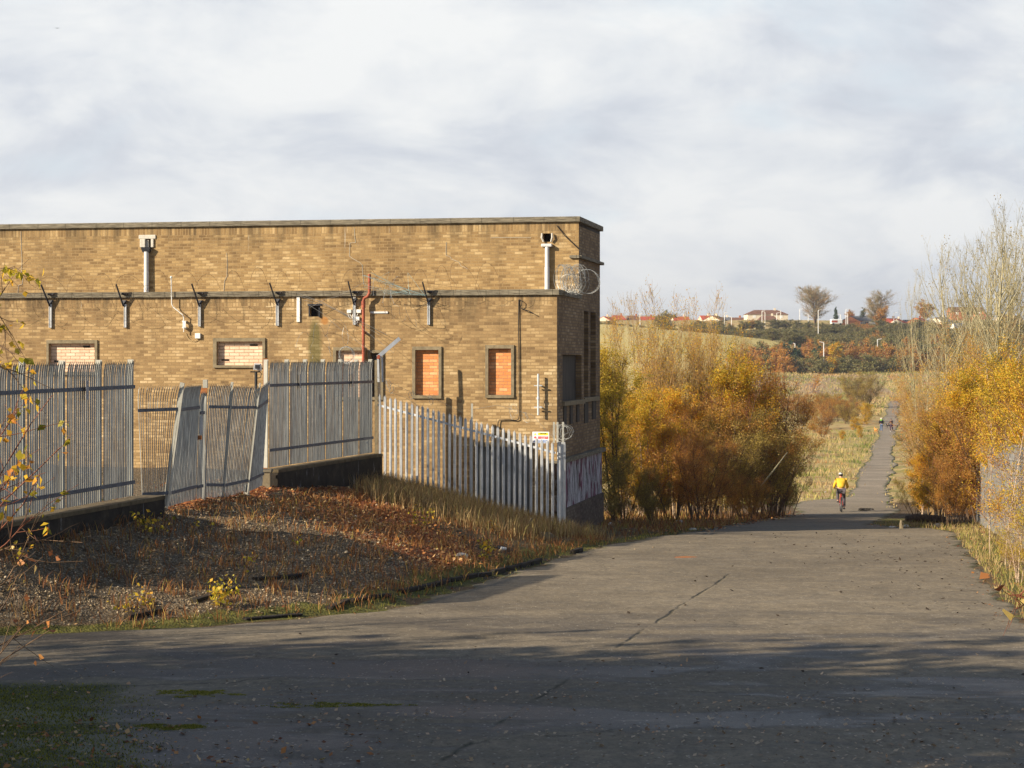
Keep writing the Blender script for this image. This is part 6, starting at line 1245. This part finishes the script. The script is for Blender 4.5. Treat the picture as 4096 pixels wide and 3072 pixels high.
MB().box(-.02, .02, -.275, -.255, .78, .83).build('rear_light', M['bikered'], bk)
rd = empty('person', (cx, cy, cz), cyh, 'cyclist seen from behind in a yellow jacket, dark trousers and white helmet', 'person')
J = {'pelvis': (0, -.20, 1.00, (.15, .12)), 'waist': (0, -.14, 1.12, (.145, .11)), 'chest': (0, .02, 1.33, (.165, .12)), 'neckb': (0, .12, 1.46, (.09, .08)), 'neck': (0, .16, 1.50, .055), 'head': (0, .20, 1.58, (.075, .09)), 'crown': (0, .22, 1.67, (.06, .08))}
mir(J, ('sh', 'el', 'wr', 'hp'), {'sh': (.19, .10, 1.40, .062), 'el': (.30, .12, 1.13, .045), 'wr': (.275, .29, 1.05, .030), 'hp': (.10, -.18, .96, .085)})
J['knL'] = (-.14, .24, .86, .058); J['anL'] = (-.135, -.02, .52, .038); J['toL'] = (-.14, .08, .48, .035); J['knR'] = (.135, .16, .60, .058); J['anR'] = (.135, -.16, .23, .038); J['toR'] = (.14, -.06, .20, .035)
E = [('pelvis', 'waist'), ('waist', 'chest'), ('chest', 'neckb'), ('neckb', 'neck'), ('neck', 'head'), ('head', 'crown')]
for s_ in 'LR': E += [('chest', 'sh' + s_), ('sh' + s_, 'el' + s_), ('el' + s_, 'wr' + s_), ('pelvis', 'hp' + s_), ('hp' + s_, 'kn' + s_), ('kn' + s_, 'an' + s_), ('an' + s_, 'to' + s_)]
body = skin('body', J, E, M['skin'], rd)
def sub(J, names, g): return {n: (*J[n][:3], tuple(v + g for v in J[n][3]) if hasattr(J[n][3], '__len__') else J[n][3] + g) for n in names}
ja = sub(J, ['pelvis', 'waist', 'chest', 'neckb', 'shL', 'shR', 'elL', 'elR', 'wrL', 'wrR'], .022); ja['pelvis'] = (0, -.21, 1.04, (.17, .14)); ja['waist'] = (0, -.15, 1.16, (.178, .14)); ja['chest'] = (0, .0, 1.34, (.20, .15))
skin('jacket', ja, [('pelvis', 'waist'), ('waist', 'chest'), ('chest', 'neckb'), ('chest', 'shL'), ('chest', 'shR'), ('shL', 'elL'), ('shR', 'elR'), ('elL', 'wrL'), ('elR', 'wrR')], M['yellowjacket'], body)
tr_ = sub(J, ['pelvis', 'hpL', 'hpR', 'knL', 'knR', 'anL', 'anR'], .02); tr_['pelvis'] = (0, -.20, .99, (.165, .13))
skin('trousers', tr_, [('pelvis', 'hpL'), ('pelvis', 'hpR'), ('hpL', 'knL'), ('hpR', 'knR'), ('knL', 'anL'), ('knR', 'anR')], M['darktrousers'], body)
for s_, an in ((-1, J['anL']), (1, J['anR'])): MB().ball((an[0], an[1] + .07, an[2] - .06), (.045, .135, .04), 10, 7).build('shoe', M['blackplastic'], body, smooth=True)
for s_ in (-1, 1):
    hm = MB(); hm.ball((s_ * .275, .315, 1.045), (.042, .035, .022), 8, 6)
    for f in range(4): fx = s_ * (.245 + .02 * f); hm.tube([(fx, .325, 1.055), (fx, .355, 1.058), (fx, .372, 1.035), (fx, .355, 1.012)], [.010, .010, .009, .008], 5)
    hm.tube([(s_ * .25, .31, 1.04), (s_ * .238, .33, 1.02), (s_ * .24, .35, 1.01)], [.011, .010, .008], 5); hm.build('glove', M['blackplastic'], body, smooth=True)
hm = MB(); hm.ball((0, .215, 1.665), (.092, .125, .085), 14, 10); hm.build('helmet', M['whitecap'], body, smooth=True)
hm = MB(); hm.ball((0, .165, 1.635), (.094, .095, .065), 12, 8); 
for x in (-.045, 0, .045): hm.box(x - .008, x + .008, .11, .30, 1.70, 1.752 - abs(x) * .35)
hm.build('helmet_shell', M['blackplastic'], body, smooth=True)
MB().ball((-.078, .21, 1.585), (.012, .02, .03), 6, 5).ball((.078, .21, 1.585), (.012, .02, .03), 6, 5).build('ears', M['skin'], body)
def walker(name_label, sx, sy, jacket, trousers, capm, h=1.75, face=0.0, hood=None, lean=0.0, armout=0.0, stride=.0):
    p = hit(sx, sy); k = h / 1.75; r = empty('person', tuple(p), face, name_label, 'person'); r.scale = (k, k, k)
    J = {'pelvis': (0, 0, .95, (.14, .10)), 'waist': (0, lean * .2, 1.10, (.13, .095)), 'chest': (0, lean * .6, 1.33, (.155, .11)), 'neckb': (0, lean * .9, 1.46, .07), 'neck': (0, lean, 1.50, .052), 'head': (0, lean * 1.15, 1.60, (.07, .085)), 'crown': (0, lean * 1.2, 1.70, (.055, .07))}
    mir(J, ('sh', 'el', 'wr', 'hp'), {'sh': (.185, lean * .8, 1.41, .058), 'el': (.25, lean + .02, 1.12, .042), 'wr': (.16, lean + .20, 1.0, .028), 'hp': (.09, 0, .90, .085)})
    if armout: J['elL'] = (-.30, lean + .05, 1.15, .042); J['wrL'] = (-.46, lean + .12, .98, .028)
    J['knL'] = (-.095, .03 + stride, .50, .055); J['anL'] = (-.10, stride * .8, .09, .038); J['toL'] = (-.105, .13 + stride * .8, .04, .035); J['knR'] = (.095, .03 - stride * .4, .50, .055); J['anR'] = (.10, -stride, .09, .038); J['toR'] = (.105, .13 - stride, .04, .035)
    b = skin('body', J, E, M['skin'], r)
    ja = sub(J, ['pelvis', 'waist', 'chest', 'neckb', 'shL', 'shR', 'elL', 'elR', 'wrL', 'wrR'], .03); ja['pelvis'] = (0, 0, .96, (.175, .13)); ja['waist'] = (0, lean * .2, 1.12, (.185, .14))
    skin('jacket', ja, [('pelvis', 'waist'), ('waist', 'chest'), ('chest', 'neckb'), ('chest', 'shL'), ('chest', 'shR'), ('shL', 'elL'), ('shR', 'elR'), ('elL', 'wrL'), ('elR', 'wrR')], M[jacket], b)
    t_ = sub(J, ['pelvis', 'hpL', 'hpR', 'knL', 'knR', 'anL', 'anR'], .022); skin('trousers', t_, [('pelvis', 'hpL'), ('pelvis', 'hpR'), ('hpL', 'knL'), ('hpR', 'knR'), ('knL', 'anL'), ('knR', 'anR')], M[trousers], b)
    for q in (J['anL'], J['anR']): MB().ball((q[0], q[1] + .06, .045), (.045, .13, .045), 8, 6).build('shoe', M['blackplastic'] if trousers == 'jeans' else M['whitecap'], b, smooth=True)
    MB().ball((0, J['head'][1] - .0, 1.665), (.092, .11, .095), 12, 8).build('cap' if capm == 'whitecap' else 'hair', M[capm], b, smooth=True)
    if hood: MB().ball((0, lean - .06, 1.46), (.15, .10, .085), 12, 8).build('hood', M[hood], b, smooth=True)
    MB().ball((0, J['head'][1] + .088, 1.60), (.014, .018, .02), 6, 5).build('nose', M['skin'], b)
    for w_ in ('wrL', 'wrR'):
        q = J[w_]; hm = MB(); hm.ball((q[0], q[1] + .04, q[2] - .04), (.035, .03, .045), 7, 5)
        for f in range(4): hm.tube([(q[0] - .027 + .018 * f, q[1] + .05, q[2] - .07), (q[0] - .027 + .018 * f, q[1] + .07, q[2] - .105), (q[0] - .027 + .018 * f, q[1] + .06, q[2] - .135 + .004 * f)], [.009, .008, .007], 4)
        hm.tube([(q[0] - .03, q[1] + .05, q[2] - .04), (q[0] - .05, q[1] + .07, q[2] - .07)], [.010, .008], 4); hm.build('hand', M['skin'], b)
    return r
w1 = walker('person in a black jacket with lime hood, white cap and blue jeans, walking away', 3525, 1728, 'blackcloth', 'jeans', 'whitecap', 1.76, -.19, 'lime', .04, 0, .06)
w2 = walker('person in dark brown clothes at the road edge, reaching down to a black dog', 3567, 1727, 'browncloth', 'purple', 'hair', 1.66, .5, None, .12, 1, .14)
def dog(sx, sy, h, face, mat, label):
    p = hit(sx, sy); r = empty('dog', tuple(p), face, label, 'dog'); k = h / .55; r.scale = (k, k, k)
    J = {'rump': (0, -.26, .46, (.085, .10)), 'belly': (0, -.06, .44, (.08, .085)), 'chest': (0, .18, .43, (.10, .13)), 'neck': (0, .30, .55, .065), 'head': (0, .36, .66, .062), 'muzz': (0, .48, .64, .032), 'tail': (0, -.36, .50, .022), 'tail2': (0, -.46, .62, .012)}
    E2 = [('rump', 'belly'), ('belly', 'chest'), ('chest', 'neck'), ('neck', 'head'), ('head', 'muzz'), ('rump', 'tail'), ('tail', 'tail2')]
    for s_, x in (('L', -.075), ('R', .075)):
        J['sh' + s_] = (x, .18, .34, .045); J['fk' + s_] = (x, .17, .18, .024); J['ff' + s_] = (x, .18, .02, .022); J['th' + s_] = (x, -.22, .34, .055); J['hk' + s_] = (x, -.33, .17, .022); J['hf' + s_] = (x, -.28, .02, .022)
        E2 += [('chest', 'sh' + s_), ('sh' + s_, 'fk' + s_), ('fk' + s_, 'ff' + s_), ('rump', 'th' + s_), ('th' + s_, 'hk' + s_), ('hk' + s_, 'hf' + s_)]
    b = skin('body', J, E2, mat, r); MB().add([(-.05, .34, .70), (-.02, .35, .72), (-.055, .33, .78)], [(0, 1, 2)]).add([(.05, .34, .70), (.02, .35, .72), (.055, .33, .78)], [(2, 1, 0)]).build('ears', mat, b)
    return r
dog(3503, 1733, .55, .25, simple('ginger_fur', (.68, .27, .06), .8, 0, .2, 12), 'ginger dog trotting on the road left of the walkers')
dog(3553, 1713, .50, .9, simple('black_fur', (.02, .018, .018), .8, 0, .2, 12), 'black dog between the two walkers')
bd = empty('flying_bird', tuple(P(229, 113, 300)), .3, 'tiny dark bird gliding in the upper left of the sky', 'bird')
bb_ = skin('body', {'b': (0, 0, 0, .045), 'h': (.12, 0, .01, .03), 't': (-.16, 0, 0, .02), 'wl': (.02, -.22, .06, (.03, .015)), 'wl2': (-.05, -.46, .02, (.012, .008)), 'wr': (.02, .22, .06, (.03, .015)), 'wr2': (-.05, .46, .02, (.012, .008))}, [('b', 'h'), ('b', 't'), ('b', 'wl'), ('wl', 'wl2'), ('b', 'wr'), ('wr', 'wr2')], M['blackcloth'], bd); bd.rotation_euler = (0, 0, 1.7)

# ------------------------------------------------------------------ kerbs, log, stones, litter
def kerb(sx0, sy0, sx1, sy1, lab, h=.055, grp='broken kerb stones at the left verge'):
    a = hit(sx0, sy0); b = hit(sx1, sy1); n = max(1, round((b - a).length / .92))
    for i in range(n):
        p = a.lerp(b, (i + .04) / n); q = a.lerp(b, (i + .93) / n); p.z = gz(p.x, p.y); q.z = gz(q.x, q.y); r = tag(MB().beam((0, 0, h * .3), (q - p) + Vector((0, 0, h * .3 + prt.uniform(-.02, .02))), .14, h * 1.3).build('kerb_stone', M['darkstone'], None, bevel=.02), lab, 'kerb', grp); r.location = p
kerb(502, 2480, 664, 2436, 'dark half-buried kerb stone, nearest one in the gravel'); kerb(766, 2413, 949, 2362, 'dark half-buried kerb stone under the biggest yellow seedling'); kerb(1017, 2339, 1230, 2300, 'dark half-buried kerb stone lying in the gravel')
kerb(963, 2480, 1220, 2458, 'low kerb stone at the near end of the left verge', .03); kerb(1310, 2440, 1560, 2385, 'low kerb stone in the middle of the left verge', .045); kerb(1600, 2372, 1960, 2298, 'low kerb stone in the left verge past the bend', .06); kerb(1965, 2296, 2160, 2250, 'kerb stone at the far end of the left verge', .09); kerb(2290, 2216, 2325, 2209, 'single dark kerb stone nearest the building corner', .10)
def rock(sx, sy, r, mat, name, lab, cat='stone', sq=.6, seed=0, group=None):
    p = hit(sx, sy); rg_ = random.Random(seed); me = bpy.data.meshes.new(name); bm = bmesh.new(); bmesh.ops.create_icosphere(bm, subdivisions=2, radius=1)
    for v in bm.verts: k = 1 + rg_.uniform(-.22, .22); v.co = Vector((v.co.x * r[0] * k, v.co.y * r[1] * k, v.co.z * r[2] * k + r[2] * .6))
    bm.to_mesh(me); bm.free(); me.materials.append(mat); o = bpy.data.objects.new(name, me); col.objects.link(o); o.location = p; o.rotation_euler = (0, 0, rg_.uniform(-.4, .4)); return tag(o, lab, cat, group)
lg = hit(3700, 2092); r_ = empty('fallen_log', tuple(lg), .06, 'dark mossy fallen log lying at the right edge of the road', 'log'); wd_ = bark('wet_bark', (.035, .022, .016), (.13, .08, .05))
MB().tube([(-.62, 0, .12), (-.3, .02, .15), (0, 0, .14), (.35, -.02, .13), (.66, .03, .10)], [.12, .14, .135, .125, .10], 12).build('trunk', wd_, r_, smooth=True); MB().tube([(.1, 0, .2), (.22, .02, .36)], [.04, .02], 6).build('snag', wd_, r_)
for a in [(3605, 2117, (.06, .06, .16), 'stone', 'small upright concrete stub at the corner of the road', 1), (3625, 2110, (.09, .08, .06), 'cement', 'pale stone beside the upright concrete stub', 2), (3755, 2108, (.16, .12, .07), 'cement', 'flat pale stone below the fallen log', 3), (3570, 2112, (.12, .1, .04), 'cement', 'small flat stone left of the upright concrete stub', 4), (3457, 2044, (.30, .18, .09), 'darkstone', 'low dark heap of debris on the road right of the cyclist', 5), (3480, 2042, (.16, .14, .06), 'darkstone', 'small dark clod beside the debris heap', 6),
          (2182, 2156, (.22, .15, .13), 'stone', 'rounded stone block at the foot of the last white spikes', 7), (1847, 2232, (.13, .10, .07), 'cement', 'pale stone slab at the end of the russet drift', 8), (2308, 2212, (.14, .10, .06), 'darkstone', 'black stone in the verge right of the last kerb', 9), (1995, 2190, (.20, .14, .05), 'darkstone', 'charred lump in the grass left of the white cup', 11), (3300, 1974, (.06, .06, .04), 'cement', 'tiny pale stone at the side track', 12), (2770, 2120, (.12, .08, .04), 'cement', 'pale flat stone on the shaded verge', 13), (2720, 2090, (.14, .08, .06), 'whiteplastic', 'pale scrap of litter at the foot of the scrub', 14), (2445, 2105, (.10, .08, .05), 'whiteplastic', 'pale litter beside the far corner of the building', 15)]:
    rock(a[0], a[1], a[2], M[a[3]], 'stone' if a[5] < 14 else 'litter', a[4], 'stone' if a[5] < 14 else 'litter', seed=a[5])
def stick(pts, r, mat, name, lab, cat='stick'):
    q = [P(*p) for p in pts]; o0 = q[0]; o = MB().tube([p - o0 for p in q], r, 7).build(name, mat, None, smooth=True); o.location = o0; return tag(o, lab, cat)
a = hit(2105, 2132); b = P(2126, 2072, a.y + .1); st = tag(MB().beam((0, 0, -.05), b - a, .07, .05).build('leaning_stake', M['stone']), 'short pale stake leaning against the last white spikes', 'stake'); st.location = a
stick([(3043, 1944, 72), (3095, 1880, 72.5), (3149, 1810, 73)], [.035, .03, .02], M['bark_pale'], 'dead_pole', 'pale dead pole leaning out of the scrub', 'branch')
a = hit(3014, 2050); stick([(3014, 2044, a.y), (3050, 2046, a.y), (3090, 2052, a.y), (3120, 2054, a.y)], [.03, .028, .022, .015], M['bark_pale'], 'fallen_branch', 'pale fallen branch lying along the shaded verge', 'branch')
a = hit(1996, 2320); stick([(1994, 2318, a.y), (2030, 2302, a.y + .4), (2066, 2290, a.y + .8)], [.012, .011, .008], M['bark_pale'], 'thin_stick', 'thin pale stick lying at the road edge', 'stick')
cu_ = hit(2015, 2200); c_ = empty('paper_cup', tuple(cu_ + Vector((0, 0, .045))), .4, 'white paper cup lying in front of the dead grass', 'cup'); MB().tube([(-.06, 0, 0), (.05, 0, 0)], [.045, .032], 12).build('cup_body', M['whiteplastic'], c_); MB().tube([(-.066, 0, 0), (-.058, 0, 0)], .048, 12).build('rim', M['whiteplastic'], c_)
dr = hit(2745, 2232); d_ = empty('drain_cover', tuple(dr + Vector((0, 0, .012))), .1, 'rusty round drain cover set in the road', 'drain cover'); MB().tube([(0, 0, 0), (0, 0, .004)], .30, 24).build('frame', M['darkstone'], d_); MB().tube([(0, 0, .004), (0, 0, .008)], .26, 24).build('lid', M['rust'], d_)
M['moss'] = simple('moss', (.07, .095, .015), .95, 0, .5, 25, .8)
def moss(sx, sy, rx, ry, lab, seed):
    p = hit(sx, sy); rg_ = np.random.default_rng(seed); n = 26000; a = rg_.uniform(-1, 1, (n, 2)) * np.array([rx, ry]) * 1.3; x = p.x + a[:, 0]; y_ = p.y + a[:, 1]
    k = (a[:, 0] / rx) ** 2 + (a[:, 1] / ry) ** 2 + 1.1 * wnoise(x, y_, .55, seed * 3) + .5 * wnoise(x, y_, .17, seed) < rg_.uniform(.1, .8, n); x = x[k]; y_ = y_[k]; n = len(x)
    z = ground_z(x, y_) + .012; V, Q_ = blades(rg_, x, y_, z, .020, .010, .5)
    stuff('moss', V, Q_, M['grassgreen'], np.repeat(rg_.uniform(0, .75, n), 6), lab, 'moss')
moss(1330, 2828, .8, .20, 'narrow strip of green moss on the near road', 1); moss(780, 2782, .5, .3, 'dark mossy tuft on the near road', 2); moss(690, 2915, .4, .2, 'small mossy tuft nearer the left corner', 3)
rng, x, y_, z = scatter(30, 140000, (-8, -1), (15.5, 24), lambda x, y: np.clip(((-4.0 + (22.3 - y) * .25) - x) / 1.0 + .4 * wnoise(x, y, 1.3, 3), 0, 1) * np.clip((23.4 - y) / .8, 0, 1))
V, Q_ = blades(rng, x, y_, z + .01, .03, .012, .5); stuff('moss', V, Q_, M['grassgreen'], np.repeat(rng.uniform(0, .7, len(x)), 6), 'thick green moss over the near left corner of the road', 'moss')
# far puddle
pd = hit(3640, 1588); me_ = MB().tube([(0, 0, 0), (0, 0, .03)], 1, 24).build('puddle', (lambda t: (t.col((.25, .27, .3)).rough(.08), t.m)[-1])(NT('puddle_water'))); me_.location = pd + Vector((0, 0, .05)); me_.scale = (5.5, 4, 1); tag(me_, kind='structure')

# ------------------------------------------------------------------ air
hzm = bpy.data.materials.new('haze_air'); hzm.use_nodes = True; ht = hzm.node_tree; ht.nodes.remove(ht.nodes['Principled BSDF'])
pv = ht.nodes.new('ShaderNodeVolumePrincipled'); pv.inputs['Color'].default_value = (.86, .90, 1.0, 1); pv.inputs['Density'].default_value = .00016; pv.inputs['Anisotropy'].default_value = .3
ht.links.new(pv.outputs[0], ht.nodes['Material Output'].inputs['Volume'])
hb_ = MB().box(-7600, 7600, -230, 6500, -14, 116).build('haze', hzm); tag(hb_, kind='stuff')
